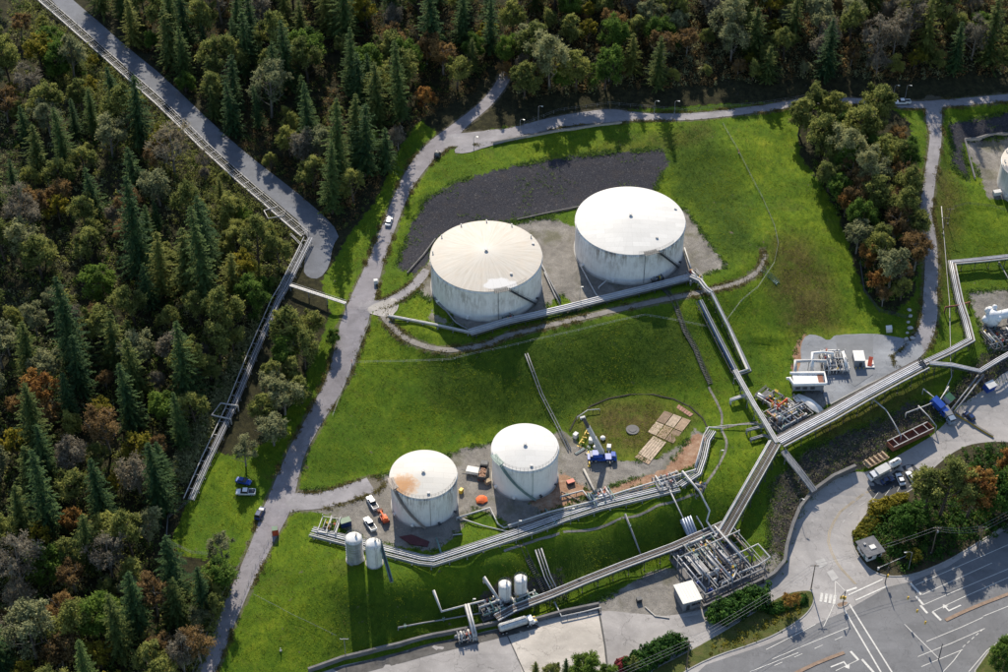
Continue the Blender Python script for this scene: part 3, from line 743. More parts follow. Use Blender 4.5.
    rr.build('rim_railing', GREYP if R > 12 else DARKST, t)
    # nozzles, manways and drop pipes
    for k, a in enumerate((-1.1, -1.9, -.45, -2.6)):
        x, y = math.cos(a), math.sin(a)
        MB().tube([(x*(R-.1),y*(R-.1),1.0),(x*(R+.7),y*(R+.7),1.0)], .32, 12).tube([(x*(R+.6),y*(R+.6),1.0),(x*(R+.75),y*(R+.75),1.0)], .48, 12).build('manway', shellmat if k % 2 else DARKST, t)
    for a in (-1.35,):
        x, y = math.cos(a), math.sin(a)
        MB().tube([(x*(R+.12),y*(R+.12),.1),(x*(R+.12),y*(R+.12),hgt-.2)], .07, 6).build('riser_pipe', stairmat, t)
    return t, c, R
ROOFM = {'cream': tank_roof_mat('weathered_cream_roof', (.46,.43,.385), 'cream'), 'white': tank_roof_mat('white_roof', (.60,.595,.58), 'white'),
         'rust': tank_roof_mat('rust_stained_roof', (.56,.545,.51), 'rust')}
SH = [tank_shell_mat('shell_streaked', (.86,.84,.81), (.17,.14,.10), .95, 1.0), tank_shell_mat('shell_grey_white', (.82,.81,.80), (.20,.16,.13), .9, 7.0),
      tank_shell_mat('shell_heavy_streaks', (.79,.78,.76), (.11,.075,.05), .95, 13.0), tank_shell_mat('shell_clean', (.86,.84,.81), (.28,.26,.24), .6, 21.0)]
PALEST = pm('pale_brown_steel',(.36,.31,.27),.7,0,.3)
TANKW = pm('white_tank_paint',(.80,.79,.77),.5,0,.1,.5,(.4,.36,.32),.35)
gt = 'large cylindrical storage tanks'
T1 = make_tank(482.3,253.8,110.6,19.6,12,'wide tank with weathered cream roof and one white patch, on the upper terrace','cream',SH[0],(23,59),DARKST,2.1,gt)
T2 = make_tank(625.3,218.6,108.5,19.7,12,'wide tank with clean bright white roof on the upper terrace','white',SH[1],(26,59),DARKST,2.0,gt)
T3 = make_tank(420.1,470.8,66.2,8.8,12,'narrower tank with orange rust stain on its roof and dark wall streaks','rust',SH[2],(-53,4),PALEST,1.0,gt)
T4 = make_tank(521.0,444.0,66.0,8.8,12,'narrower tank with plain white roof and green spiral stair on the lower terrace','white',SH[3],(-44,17),pm('pale_green_steel',(.26,.34,.31),.6),1.0,gt)
def vertical_vessel(u, v, r, h, mat, label, name='silo', ribs=0, cone=.6, ladder=None, group=None, zoff=0, cat='silo', skirt=.4):
    c = G(u, v); t = thing(name, label, cat, c, 0, group)
    MB().cyl((0,0,-.3), r+.35, .45, 28).build('plinth', CONC, t)
    m = MB().lathe((0,0,0), [(r,.1),(r,h)], 36); b = m.build('body', mat, t)
    MB().lathe((0,0,0), [(r+.05,h-.02),(r+.05,h+.06),(r*.6,h+cone*.5),(r*.15,h+cone),(0.01,h+cone)], 36).build('roof', TANKW, t)
    if ribs:
        rb = MB()
        for k in range(ribs): rb.lathe((0,0,.5+(h-.8)*k/(ribs-1)), [(r,-.07),(r+.09,-.07),(r+.09,.07),(r,.07)], 36)
        rb.build('ribs', mat, b)
    MB().cyl((r*.3,r*.2,h+cone*.5), .22, .8, 10).cyl((r*.3,r*.2,h+cone*.5+.8), .4, .12, 10).build('vent', GREYP, t)
    tp = MB()
    for dz in (.5,1.05): tp.lathe((0,0,h+dz), [(r-.02,-.03),(r+.04,-.03),(r+.04,.03)], 28)
    for k in range(14): a = 2*PI*k/14; tp.tube([(r*math.cos(a), r*math.sin(a), h),(r*math.cos(a), r*math.sin(a), h+1.05)], .03, 4)
    tp.build('top_rail', GREYP, t)
    ld = MB(); a = -1.2
    x, y = (r+.25)*math.cos(a), (r+.25)*math.sin(a)
    for s in (-.22,.22): ld.tube([(x+s,y,.1),(x+s,y,h+1.0)], .035, 4)
    for k in range(int(h/.45)): ld.tube([(x-.22,y,.4+k*.45),(x+.22,y,.4+k*.45)], .02, 4)
    ld.build('ladder', ladder or GREYP, t)
    return t
vertical_vessel(352.5,555,2.35,8.6,pm('bare_aluminium',(.50,.51,.53),.4,.6,.3,.5),'ribbed grey metal silo, left of the silo pair on the lower terrace',ribs=9,cone=.9,group='pair of silos')
vertical_vessel(371.5,558.5,2.2,7.8,TANKW,'smooth white silo with teal conveyor leaning on it, right of the silo pair',cone=1.2,group='pair of silos')
vertical_vessel(500.8,592.5,1.75,5.2,TANKW,'small white upright tank, left one of two beside the lower pipe rack',name='small_tank',cat='tank',cone=.5,group='two small white tanks')
vertical_vessel(516.4,587.0,1.75,5.2,TANKW,'small white upright tank, right one of two beside the lower pipe rack',name='small_tank',cat='tank',cone=.5,group='two small white tanks')
# conveyor leaning on the right silo
p0, p1 = G(388.5,578,.3), G(375,551,0)+Vector((.9,-1.9,8.0))
t = thing('inclined_conveyor','teal steel conveyor slanting from the grass up to the white silo','conveyor',p0)
for s in (-.4,.4):
    for dz in (0,.9): MB().beam(p0+Vector((s,0,dz)), p1+Vector((s,0,dz)), .14,.14).build('chord', TEAL, t, p0)
lc = MB()
for k in range(18):
    q = p0.lerp(p1, k/17); lc.beam(q+Vector((-.4,0,0)), q+Vector((.4,0,0)), .08,.08); lc.beam(q+Vector((.4,0,0)), q+Vector((.4,0,.9)), .07,.07); lc.beam(q+Vector((-.4,0,0)), q+Vector((-.4,0,.9)), .07,.07)
lc.build('lacing', TEAL, t, p0); MB().beam(p0+Vector((0,0,.12)), p1+Vector((0,0,.12)), .6,.05).build('belt', DARKST, t, p0)
# ------------------------------------------------------------------ trees
def leafmat(name, cols, transl=.3, var=.5):
    """cols: dark, mid, light leaf colours; differences run from clump to clump and from tree to tree"""
    s = NT(name); v = s.mapping('Object')
    at = s.n('ShaderNodeAttribute', attribute_name='clump'); oi = s.n('ShaderNodeObjectInfo')
    a = s.math('ADD', s.math('MULTIPLY', at.outputs['Fac'], .6), s.math('MULTIPLY', s.noise(v, .5, 3, .6), .4))
    c = s.ramp(a, [(.22, cols[0]), (.48, cols[1]), (.78, cols[2])])
    r = oi.outputs['Random']
    c = s.mix(s.ramp(r, [(.0, var), (.4, 0.0)]), c, tuple(x*k for x, k in zip(cols[1], (.55,.65,.7))))
    c = s.mix(s.ramp(r, [(.65, 0.0), (1.0, var*.8)]), c, tuple(min(.4, x*k) for x, k in zip(cols[2], (1.35,1.15,.9))))
    s.col(c); s.rough(.8); s.b.inputs['Specular IOR Level'].default_value = .15
    tr = s.n('ShaderNodeBsdfTranslucent'); s.l(c, tr.inputs[0]); mx = s.n('ShaderNodeMixShader'); mx.inputs[0].default_value = transl
    out = s.t.nodes['Material Output']; s.l(s.b.outputs[0], mx.inputs[1]); s.l(tr.outputs[0], mx.inputs[2]); s.l(mx.outputs[0], out.inputs[0])
    return s.m
LM = {
 'fir': leafmat('fir_needles', ((.016,.044,.018),(.042,.088,.030),(.10,.155,.042)), .3, .5),
 'firo': leafmat('olive_fir_needles', ((.034,.062,.018),(.085,.12,.030),(.18,.20,.05)), .3, .5),
 'olive': leafmat('olive_leaves', ((.080,.105,.028),(.175,.205,.055),(.33,.34,.095)), .45),
 'yellow': leafmat('yellow_green_leaves', ((.09,.095,.014),(.20,.19,.022),(.33,.28,.04)), .45),
 'grey': leafmat('grey_brown_twigs', ((.10,.088,.066),(.21,.185,.135),(.33,.29,.215)), .35),
 'brown': leafmat('brown_leaves', ((.09,.058,.026),(.20,.13,.055),(.32,.21,.085)), .4),
 'orange': leafmat('orange_leaves', ((.14,.06,.02),(.30,.15,.04),(.44,.25,.07)), .4),
 'green': leafmat('mid_green_leaves', ((.035,.075,.015),(.085,.155,.024),(.17,.26,.045)), .4),
 'hedge': leafmat('hedge_leaves', ((.014,.045,.009),(.035,.095,.014),(.075,.16,.025)), .3),
 'silver': leafmat('silver_green_leaves', ((.105,.12,.058),(.23,.245,.12),(.38,.38,.19)), .4),
 'red': leafmat('dark_red_leaves', ((.12,.02,.02),(.28,.04,.05),(.42,.10,.10)), .25),
}
def leaf_mesh(name, pts, nrm, sizes, clump, rs, aspect=.55):
    """one small rhombic face per point"""
    pts = np.asarray(pts); n = len(pts); nrm = np.asarray(nrm)+1e-6
    nrm = nrm/np.linalg.norm(nrm, axis=1)[:,None]
    rnd = rs.randn(n, 3); a = np.cross(nrm, rnd); a /= np.linalg.norm(a, axis=1)[:,None]+1e-9; b = np.cross(nrm, a)
    sz = np.asarray(sizes)[:,None]
    bend = nrm*sz*rs.uniform(-.25,.25,(n,1))
    V = np.stack([pts+a*sz, pts+b*sz*aspect+bend, pts-a*sz, pts-b*sz*aspect+bend], 1).reshape(-1, 3)
    me = bpy.data.meshes.new(name); me.vertices.add(n*4); me.vertices.foreach_set('co', V.ravel().astype(np.float32))
    li = np.arange(n*4, dtype=np.int32); me.loops.add(n*4); me.loops.foreach_set('vertex_index', li)
    me.polygons.add(n); me.polygons.foreach_set('loop_start', np.arange(0, n*4, 4, dtype=np.int32))
    me.update(calc_edges=True)
    at = me.attributes.new('clump', 'FLOAT', 'POINT'); at.data.foreach_set('value', np.repeat(np.asarray(clump, dtype=np.float32), 4))
    return me
def make_conifer(seed, Ht, R, mat, base=.1, ragged=.25, dens=1.0):
    rs = np.random.RandomState(seed); P=[];N=[];S=[];C=[]
    nl = int(Ht*1.15)
    for i in range(nl):
        f = (i+rs.uniform(-.3,.3))/nl; f = min(max(f,0),1); z = Ht*(base+(1-base)*f)
        rr = R*(1-f)**.58*(.85+.15*math.sin(i*2.1+seed))+.2
        nb = max(4, int((6+7*(1-f))*dens)); off = rs.uniform(0, 6.28)
        for b in range(nb):
            an = off+2*PI*b/nb+rs.uniform(-.25,.25); L = rr*rs.uniform(1-ragged*1.8, 1+ragged)*(1+.18*math.sin(an+seed)); cl = rs.uniform(0,1)
            if rs.rand() < .10: continue
            droop = rs.uniform(.18,.42); m = max(3, int(L*3.4))
            for k in range(m):
                q = (k+.6)/m; rad = L*q; wid = (.22+.26*L*(1-q)*.5)
                x, y = math.cos(an)*rad, math.sin(an)*rad; zz = z-droop*rad+.12*rad*q*q
                for _ in range(2):
                    P.append((x-math.sin(an)*rs.uniform(-wid,wid), y+math.cos(an)*rs.uniform(-wid,wid), zz+rs.uniform(-.15,.1)))
                    N.append((math.cos(an)*.45+rs.uniform(-.3,.3), math.sin(an)*.45+rs.uniform(-.3,.3), 1)); S.append(rs.uniform(.26,.46)*(.75+.06*R)); C.append(cl*.7+q*.3)
    for k in range(14): P.append((rs.uniform(-.1,.1), rs.uniform(-.1,.1), Ht*(1-.02*k)+.4)); N.append((rs.randn(), rs.randn(), .3)); S.append(.3); C.append(.7)
    tm = MB().tube([(0,0,-1.0),(0,0,Ht*.5),(0,0,Ht*.97)], [.45,.28,.04], 7)
    return leaf_mesh('crown', P, N, S, C, rs, .42), tm, mat, BARK
def make_broadleaf(seed, Ht, R, mat, bark=None, leafn=3200, spread=.55, low=.16, clumps=26, lsz=.25, limbs=True, flat=1.0):
    rs = np.random.RandomState(seed); tips = []; tm = MB()
    lean = rs.uniform(-.06,.06,2)*Ht
    tm.tube([(0,0,-1),(lean[0]*.4,lean[1]*.4,Ht*.35),(lean[0],lean[1],Ht*.8)], [.34*(.5+R/9),.22*(.5+R/9),.06], 7)
    nlimb = 11
    for i in range(nlimb):
        z0 = Ht*(low+.45*i/nlimb); an = i*2.4+rs.uniform(-.4,.4); L = R*rs.uniform(.6,1.0)*(1.0-.35*i/nlimb)
        p0 = Vector((lean[0]*z0/Ht, lean[1]*z0/Ht, z0)); p1 = p0+Vector((math.cos(an)*L*.5, math.sin(an)*L*.5, L*.45)); p2 = p1+Vector((math.cos(an+rs.uniform(-.4,.4))*L*.45, math.sin(an+rs.uniform(-.4,.4))*L*.45, L*.5))
        tm.tube([p0,p1,p2], [.13,.08,.03], 5)
        for _ in range(3):
            q = p1.lerp(p2, rs.uniform(0,1)); e = q+Vector((rs.uniform(-1,1), rs.uniform(-1,1), rs.uniform(.2,1)))*R*.32
            tm.tube([q,e], [.05,.015], 4)
    P=[];N=[];S=[];C=[]; per = max(8, int(leafn/clumps/9)); clumps = int(clumps*1.25)
    ex, ey = rs.uniform(.82,1.15,2)
    for c in range(clumps):
        # boughs end on an uneven dome; leafy twigs fan out and up from each
        while True:
            d = rs.randn(3); d /= np.linalg.norm(d); rr = rs.uniform(.12,1)**.45
            if d[2] > -.5: break
        hz = (Ht*(1-low))/2*.92; bul = rs.uniform(.72,1.12)
        cen = np.array([d[0]*R*rr*.78*ex*bul+lean[0]*.7, d[1]*R*rr*.78*ey*bul+lean[1]*.7, Ht*low+hz+d[2]*rr*hz*.88*bul]); cl = rs.uniform(0,1)
        out = np.array([d[0],d[1],max(d[2],0)+.55]); big = rs.uniform(.6,1.25)
        for tw in range(int(per*big*1.6)):
            dr = out*rs.uniform(.3,1.0)+rs.randn(3)*.75; dr /= np.linalg.norm(dr); L = rs.uniform(.18,.40)*R*big; m = 9
            tt = (np.arange(m)+rs.rand(m))/m
            pp = cen+dr*tt[:,None]*L+np.array([0,0,-.12])*tt[:,None]**2*L+rs.randn(m,3)*.13
            P += list(pp); N += list(dr*.5+rs.randn(m,3)*.7+np.array([0,0,.4])); S += list(rs.uniform(.65,1.3,m)*lsz); C += list(np.clip(cl+rs.randn(m)*.12+tt*.2-.1, 0, 1))
    return leaf_mesh('crown', P, N, S, C, rs, .62), tm, mat, bark or BARK
PROTO = {}
def proto(key, data):
    me, tm, mat, bark = data
    me.materials.append(mat)
    tme = bpy.data.meshes.new('trunk'); tme.from_pydata([tuple(v) for v in tm.v], [], tm.f); tme.materials.append(bark)
    for p in tme.polygons: p.use_smooth = True
    PROTO.setdefault(key, []).append((me, tme))
for k, (h, r) in enumerate(((28,5.4),(23,5.4),(31,5.8),(19,4.6),(26,6.2),(30,4.8))):
    proto('fir', make_conifer(100+k, h, r, LM['fir'])); 
for k, (h, r) in enumerate(((22,5.6),(26,6.0),(18,5.2),(21,6.2))): proto('firo', make_conifer(120+k, h, r, LM['firo'], ragged=.32))
for k, (h, r) in enumerate(((16,5.6),(19,6.6),(13,5.0))):
    proto('olive', make_broadleaf(200+k, h, r, LM['olive'], leafn=8200))
    proto('green', make_broadleaf(240+k, h*.95, r, LM['green'], leafn=9500, low=.04))
    proto('dark', make_broadleaf(280+k, h*.8, r*.95, LM['hedge'], leafn=9500, low=.02))
    proto('silver', make_broadleaf(260+k, h, r, LM['silver'], PALEBARK, leafn=7000))
    proto('grey', make_broadleaf(300+k, h, r*.9, LM['grey'], PALEBARK, leafn=5200, lsz=.19, clumps=38))
    proto('brown', make_broadleaf(340+k, h*.9, r*.9, LM['brown'], PALEBARK, leafn=5600, lsz=.21))
for k, (h, r) in enumerate(((14,4.8),(11,4.0))):
    proto('yellow', make_broadleaf(400+k, h, r, LM['yellow'], leafn=4200)); proto('orange', make_broadleaf(430+k, h, r, LM['orange'], leafn=4000))
# tree stock: shared meshes, one object pair per tree
KINDS = {'fir': ('fir_tree','tall dark blue-green fir'), 'firo': ('fir_tree','olive green fir'), 'olive': ('broadleaf_tree','olive green broadleaf tree'), 'green': ('broadleaf_tree','mid green broadleaf tree'),
         'dark': ('broadleaf_tree','dense dark green tree'), 'silver': ('broadleaf_tree','silvery green broadleaf tree'), 'grey': ('bare_tree','nearly bare grey-brown tree'), 'brown': ('autumn_tree','brown-leaved autumn tree'), 'yellow': ('autumn_tree','yellow-green autumn tree'), 'orange': ('autumn_tree','orange-leaved autumn tree')}
NTREE = 0
def tree(key, u, v, s, label, group, var=None, rz=None, sz=None):
    """u,v: bearing of the tree's foot"""
    global NTREE
    p = G(u, v); L = PROTO[key]; me, tme = L[(var if var is not None else random.randrange(len(L))) % len(L)]
    t = thing(KINDS[key][0], label, 'tree', (p.x,p.y,p.z-.2), random.uniform(0, 6.28) if rz is None else rz, group); t.rotation_euler[0] = random.gauss(0,.035); t.rotation_euler[1] = random.gauss(0,.035); t.scale = (s, s, s*(sz or random.uniform(.9,1.1)))
    a = bpy.data.objects.new('trunk', tme); COL.objects.link(a); a.parent = t
    b = bpy.data.objects.new('crown', me); COL.objects.link(b); b.parent = t
    NTREE += 1; return t
TW = []   # world xy of trees placed
def place(key, u, v, s, label, group, **k):
    t = tree(key, u, v, s, label, group, **k); TW.append((t.location.x, t.location.y)); return t
# trees one can pick out (foot bearings)
for a in [
 ('fir',186,398,1.0,'lone pointed green fir standing clear above lower shrubs in the left forest'),
 ('fir',818,78,1.0,'single dark slender fir in the brown woods above the broad tree clump'),
 ('fir',150,305,1.05,'dark fir with twin tops left of the forest pipe bend'),
 ('fir',140,145,1.05,'tall dark fir overhanging the forest road pipeline near its upper end'),
 ('orange',421,108,1.0,'orange autumn tree beside the upper bend of the hill road'),
 ('yellow',352,84,.95,'slim golden tree among dark firs right of the forest road'),
 ('orange',784,605,.62,'small orange tree on the planted island by the street crossing'),
 ('orange',958,515,1.45,'large orange-brown tree topping the grove beside the street'),
 ('olive',932,512,1.35,'tall yellowish-olive tree in the grove beside the street, left of the orange one'),
 ('yellow',905,560,.55,'round yellow-green shrub tree at the tip behind the guard house'),
 ('orange',172,553,.45,'little orange bush tree by the lower end of the forest clearing'),
 ('firo',188,288,1.2,'broad dark fir left of the rack bend, leftmost of three'),
 ('fir',208,304,1.25,'tallest dark fir of three left of the rack bend'),
 ('firo',232,297,1.1,'dark olive fir nearest the rack bend'),
 ('yellow',100,418,.8,'bright yellow bushy tree low in the left forest'),
 ('olive',113,545,1.25,'big rounded olive tree in the lower left forest'),
 ('silver',272,442,1.05,'silvery tree close beside the hill road, above the parked cars'),
 ('silver',244,463,.8,'silvery tree between the forest pipeline and the parked cars'),
 ('olive',300,400,.95,'olive tree hugging the left verge of the hill road'),
 ('olive',303,366,.9,'olive tree below the footbridge on the left of the hill road'),
 ('green',330,344,.55,'small green tree between footbridge and hill road'),
 ('olive',308,338,.9,'broad olive tree under the pipe bridge to the hill road')]:
    place(*a, group='trees of the site')
KEYW = {}
CLEAR = [ACCESS, STREET, [(165,550),(185,500),(212,445),(228,452),(262,436),(262,540),(235,565)], [(300,230),(345,215),(372,225),(350,320),(322,310),(300,290)]]
RACKL = [(45,2),(127,72),(160,102),(252,190),(306,236),(286,286),(257,350),(233,405),(189,497)]
def segd(u, v, L):
    b = 1e9
    for (x1,y1),(x2,y2) in zip(L, L[1:]):
        dx, dy = x2-x1, y2-y1; t = max(0, min(1, ((u-x1)*dx+(v-y1)*dy)/(dx*dx+dy*dy))); b = min(b, math.hypot(u-x1-t*dx, v-y1-t*dy))
    return b
FZ = [ # foot zones: polygon, weights, minimum spacing (m), phrase
 ([(-25,-15),(35,5),(120,85),(150,115),(185,150),(300,250),(280,290),(246,355),(222,405),(185,480),(150,540),(175,575),(225,585),(205,640),(190,700),(190,735),(-25,735)],
  dict(fir=.07,firo=.11,olive=.33,green=.07,grey=.10,brown=.10,yellow=.08,orange=.01,silver=.13), 5.5, 'in the forest left of the pipeline'),
 ([(75,-15),(135,48),(190,100),(262,165),(312,203),(340,232),(366,205),(395,150),(415,118),(470,92),(492,62),(500,-25)],
  dict(fir=.34,firo=.20,olive=.17,green=.07,grey=.06,brown=.05,yellow=.04,silver=.07), 6.3, 'in the dark woods between forest road and hill road'),
 ([(508,-25),(498,78),(520,98),(604,90),(640,89),(756,82),(800,76),(900,80),(1000,74),(1030,72),(1030,-25)],
  dict(fir=.05,firo=.07,olive=.28,green=.10,grey=.15,brown=.15,yellow=.04,silver=.16), 5.8, 'in the autumn woods above the top road'),
 ([(300,335),(322,340),(300,390),(262,442),(256,420),(280,360)], dict(olive=.5,silver=.3,green=.2), 6.0, 'on the bank left of the hill road'),
 ([(800,170),(825,130),(870,130),(905,160),(912,215),(908,280),(888,312),(868,302),(850,265),(832,215)], dict(olive=.56,green=.2,brown=.12,silver=.12), 5.6, 'in the tree clump left of the right-hand road'),
 ([(866,535),(872,512),(905,500),(950,478),(1000,462),(1030,460),(1030,515),(960,538),(920,546),(885,555)], dict(dark=.8,green=.2), 4.4, 'in the green grove beside the street'),
]
def placelabel(t, k, phrase):
    pu, pv, _ = proj(t.location.x, t.location.y, t.location.z+9*t.scale[2])
    short = {'in the forest left of the pipeline':'in left forest','in the dark woods between forest road and hill road':'in upper-left woods','in the autumn woods above the top road':'in autumn woods','on the bank left of the hill road':'beside the hill road','in the tree clump left of the right-hand road':'in right-hand clump','in the green grove beside the street':'in street grove'}[phrase]
    ones = 'zero one two three four five six seven eight nine ten eleven twelve thirteen fourteen fifteen sixteen seventeen eighteen nineteen'.split(); tens = 'x x twenty thirty forty fifty sixty seventy eighty ninety'.split()
    def wd(n): return ones[n] if n < 20 else tens[n//10]+('-'+ones[n % 10] if n % 10 else '') if n < 100 else 'hundred'
    hz = wd(min(100, max(0, round(pu/10)))); vz = wd(min(100, max(0, round(pv/6.67))))
    t['label'] = f'{KINDS[k][1]} {short}, {hz} percent across, {vz} down'
def okspace(p, dmin): return all((p.x-a)**2+(p.y-b)**2 > dmin*dmin for a, b in TW)
for poly, wts, dmin, phrase in FZ:
    us = [q[0] for q in poly]; vs_ = [q[1] for q in poly]; ks = list(wts); ws = list(wts.values()); miss = 0
    while miss < 260:
        u = random.uniform(min(us), max(us)); v = random.uniform(min(vs_), max(vs_))
        if v < -9 or u < -14 or u > 1016 or v > 705: miss += .1; continue
        if not inside(poly, u, v) or any(inside(c, u, v) for c in CLEAR[:2]) or segd(u, v, RACKL) < 7 or inside(CLEAR[2], u, v): miss += .2; continue
        p = G(u, v)
        near_ = next((d for d in range(0, 60, 4) if segd(u, v-d, RACKL) < 12), 60)
        if not okspace(p, dmin*random.uniform(.85,1.15)*(.62+.38*near_/60)): miss += 1; continue
        # the kinds gather in stands
        k = random.choices(ks, ws)[0]
        nz = noise.noise(Vector((p.x*.025, p.y*.025, 3.3)))
        if nz > .18 and 'fir' in wts and wts['fir'] > .06 and random.random() < (.28 if wts['fir'] < .2 else .45): k = 'fir'
        if nz < -.15 and k[:3] == 'fir' and wts['fir'] < .33: k = random.choice(['olive','green','olive','silver'])
        if 'clump' in phrase and v > 190 and random.random() < .5: k = random.choice(['brown','brown','orange'])
        if 'grove' in phrase and v < 506: k = random.choice(['olive','yellow','olive','green'])
        s = random.choice([.6,.75,.85,.95,1,1.05,1.15])*random.uniform(.94,1.06)*(1 if k[:3] == 'fir' else 1.12)*(.85 if 'clump' in phrase else 1.3 if 'grove' in phrase else 1)
        # nothing tall grows up against the pipeline or the forest road
        hh = {'fir':27,'firo':22}.get(k, 16); lim = 99
        for d in range(0, 90, 4):
            if segd(u, v-d, RACKL) < 15: lim = d; break
        s = min(s, lim/1.7/hh)
        if min(segd(u, v-d, [(60,0),(160,90),(320,235)]) for d in (10,25,40,55)) < 7: s *= random.choice([.5,.7,.9])
        if 'autumn' in phrase and v > 66: s *= .72
        if lim < 7: miss += .2; continue
        if s < .5 and k[:3] == 'fir': k = random.choice(['olive','grey','silver','brown','olive'])
        s = max(s, .5)
        if k == 'fir' and s < .6: k = 'olive'
        KEYW[(k, phrase)] = KEYW.get((k, phrase), 0)+1
        t = tree(k, u, v, s, f'{KINDS[k][1]} {phrase}', f'{KINDS[k][1]}s {phrase}'); placelabel(t, k, phrase); TW.append((p.x, p.y))
from collections import defaultdict
LB = defaultdict(list)
from collections import Counter
print('KINDS', Counter(o.name.split('.')[0] for o in COL.objects if o.get('category') == 'tree'))
for o in COL.objects:
    if o.get('category') == 'tree': LB[o['label']].append(o)
for lb, os_ in LB.items():
    if len(os_) > 1:
        os_.sort(key=lambda o: proj(*o.location)[0])
        for o, wd_ in zip(os_, {2:['left one','right one'],3:['left one','middle one','right one']}.get(len(os_), [])): o['label'] = lb+', '+wd_
# undergrowth: low leafy scrub nobody could count
def scrub(name, poly, nclump, mats, hmax, label, seed, leaf=.28, per=26, paved=False):
    rs = np.random.RandomState(seed); us = [q[0] for q in poly]; vs_ = [q[1] for q in poly]; P=[];N=[];S=[];C=[]; cnt = 0; tries = 0
    while cnt < nclump and tries < nclump*12:
        tries += 1
        u = rs.uniform(min(us), max(us)); v = rs.uniform(min(vs_), max(vs_))
        if not inside(poly, u, v) or inside(ACCESS, u, v) or (inside(STREET, u, v) and not paved): continue
        if segd(u, v, RACKL) < 4.5 or inside(CLEAR[2], u, v): continue
        p = G(u, v); r = rs.uniform(.7, 2.4); h = hmax*rs.uniform(.3, 1); cl = rs.uniform(0,1); cnt += 1
        q = rs.randn(per, 3); q /= np.linalg.norm(q, axis=1)[:,None]; q[:,2] = np.abs(q[:,2])
        pp = q*np.array([r,r,h])*rs.uniform(.5,1,(per,1))+np.array(p); P += list(pp); N += list(q+rs.randn(per,3)*.4); S += list(rs.uniform(.6,1.5,per)*leaf); C += list(np.clip(cl+rs.randn(per)*.15,0,1))
    me = leaf_mesh(name, P, N, S, C, rs, .6); me.materials.append(mats); o = bpy.data.objects.new(name, me); COL.objects.link(o); o['kind'] = 'stuff'; o['label'] = label; o['category'] = 'undergrowth'
    return o
scrub('undergrowth', FZ[0][0], 1600, LM['silver'], 3.2, 'low grey-green undergrowth in the left forest', 1)
scrub('undergrowth', FZ[0][0], 1700, LM['olive'], 3.0, 'low olive undergrowth in the left forest', 2)
scrub('undergrowth', [(15,-5),(40,-2),(122,76),(200,150),(298,240),(283,285),(272,296),(240,285),(180,215),(120,160),(60,90),(10,30)], 1300, LM['olive'], 3.4, 'olive scrub along the left side of the upper forest rack', 21, .26)
scrub('undergrowth', [(240,330),(262,300),(250,345),(225,402),(185,480),(165,470),(205,400)], 500, LM['silver'], 2.6, 'pale scrub along the left side of the lower forest rack', 22, .26)
scrub('undergrowth', FZ[0][0], 1200, LM['green'], 2.8, 'green undergrowth in the left forest', 23)
scrub('undergrowth', FZ[1][0], 900, LM['firo'], 2.6, 'olive undergrowth between the two forest roads', 24)
scrub('undergrowth', FZ[1][0], 1200, LM['brown'], 2.6, 'brown undergrowth under the dark firs between the roads', 3)
scrub('undergrowth', FZ[2][0], 2200, LM['brown'], 3.2, 'brown undergrowth in the autumn woods above the top road', 4)
scrub('undergrowth', FZ[2][0], 1600, LM['silver'], 3.0, 'pale scrub in the autumn woods above the top road', 5)
scrub('undergrowth', FZ[4][0], 260, LM['green'], 2.0, 'green undergrowth in the right-hand tree clump', 6)
scrub('undergrowth', [(765,480),(800,448),(835,434),(868,420),(905,400),(930,402),(975,355),(1010,345),(960,395),(920,420),(860,455),(808,484),(783,522),(775,560),(762,545)], 420, LM['grey'], 1.0, 'bare grey scrub on the bank above the curved wall', 7, .16)

# tufts of coarse grass and weeds: thick on the banks and along the ragged edges of the gravel
def tufts(name, wgt, n, mat, label, seed, size=.13, hgt=.22, per=5, spread=.35):
    rs = np.random.RandomState(seed); ww = (wgt*(PU > -20)*(PU < 1020)*(PV > 40)*(PV < 690)).ravel(); ww = ww/ww.sum()
    ids = rs.choice(ww.size, n, p=ww); x = GX.ravel()[ids]+rs.uniform(-.6,.6,n); y = GY.ravel()[ids]+rs.uniform(-.6,.6,n)
    i = (x-X0)/GS; j = (y-Y0)/GS; a = np.clip(i.astype(int),0,len(gx)-2); b = np.clip(j.astype(int),0,len(gy)-2); s, t = i-a, j-b
    z = (HZ[b,a]*(1-s)+HZ[b,a+1]*s)*(1-t)+(HZ[b+1,a]*(1-s)+HZ[b+1,a+1]*s)*t
    P = np.repeat(np.stack([x,y,z],1), per, 0)+rs.randn(n*per,3)*np.array([spread,spread,0])+np.array([0,0,1])*rs.uniform(.03,hgt,(n*per,1)); N = rs.randn(n*per,3)*.5+np.array([0,-.3,.9])
    me = leaf_mesh(name, P, N, rs.uniform(.6,1.5,n*per)*size, np.repeat(rs.rand(n), per), rs, .5); me.materials.append(mat); o = bpy.data.objects.new(name, me); COL.objects.link(o); o['kind'] = 'stuff'; o['label'] = label; o['category'] = 'grass'
gmask = Z['grass']*(1-Z['gravel'])*(1-Z['dark'])*(1-Z['forest'])*(1-Z['sand'])*np.clip(nearroad-1.0, 0, 1)*(1-np.clip(flat*2, 0, 1))
clumpy = vnoise(GX,GY,7,11)*.6+vnoise(GX,GY,2.5,12)*.4
GM = {k: leafmat(k, c, .35, .1) for k, c in (('bright_grass_tufts', ((.09,.15,.008),(.17,.24,.010),(.28,.31,.02))), ('dark_grass_tufts', ((.03,.07,.006),(.06,.11,.008),(.10,.15,.012))), ('dry_grass_tufts', ((.07,.055,.02),(.14,.115,.035),(.24,.21,.06))))}
tufts('bright_grass', (gmask > .9)*np.clip((clumpy-.42)*6, 0.02, 1), 15000, GM['bright_grass_tufts'], 'bright coarse grass tufts across the grass banks', 41)
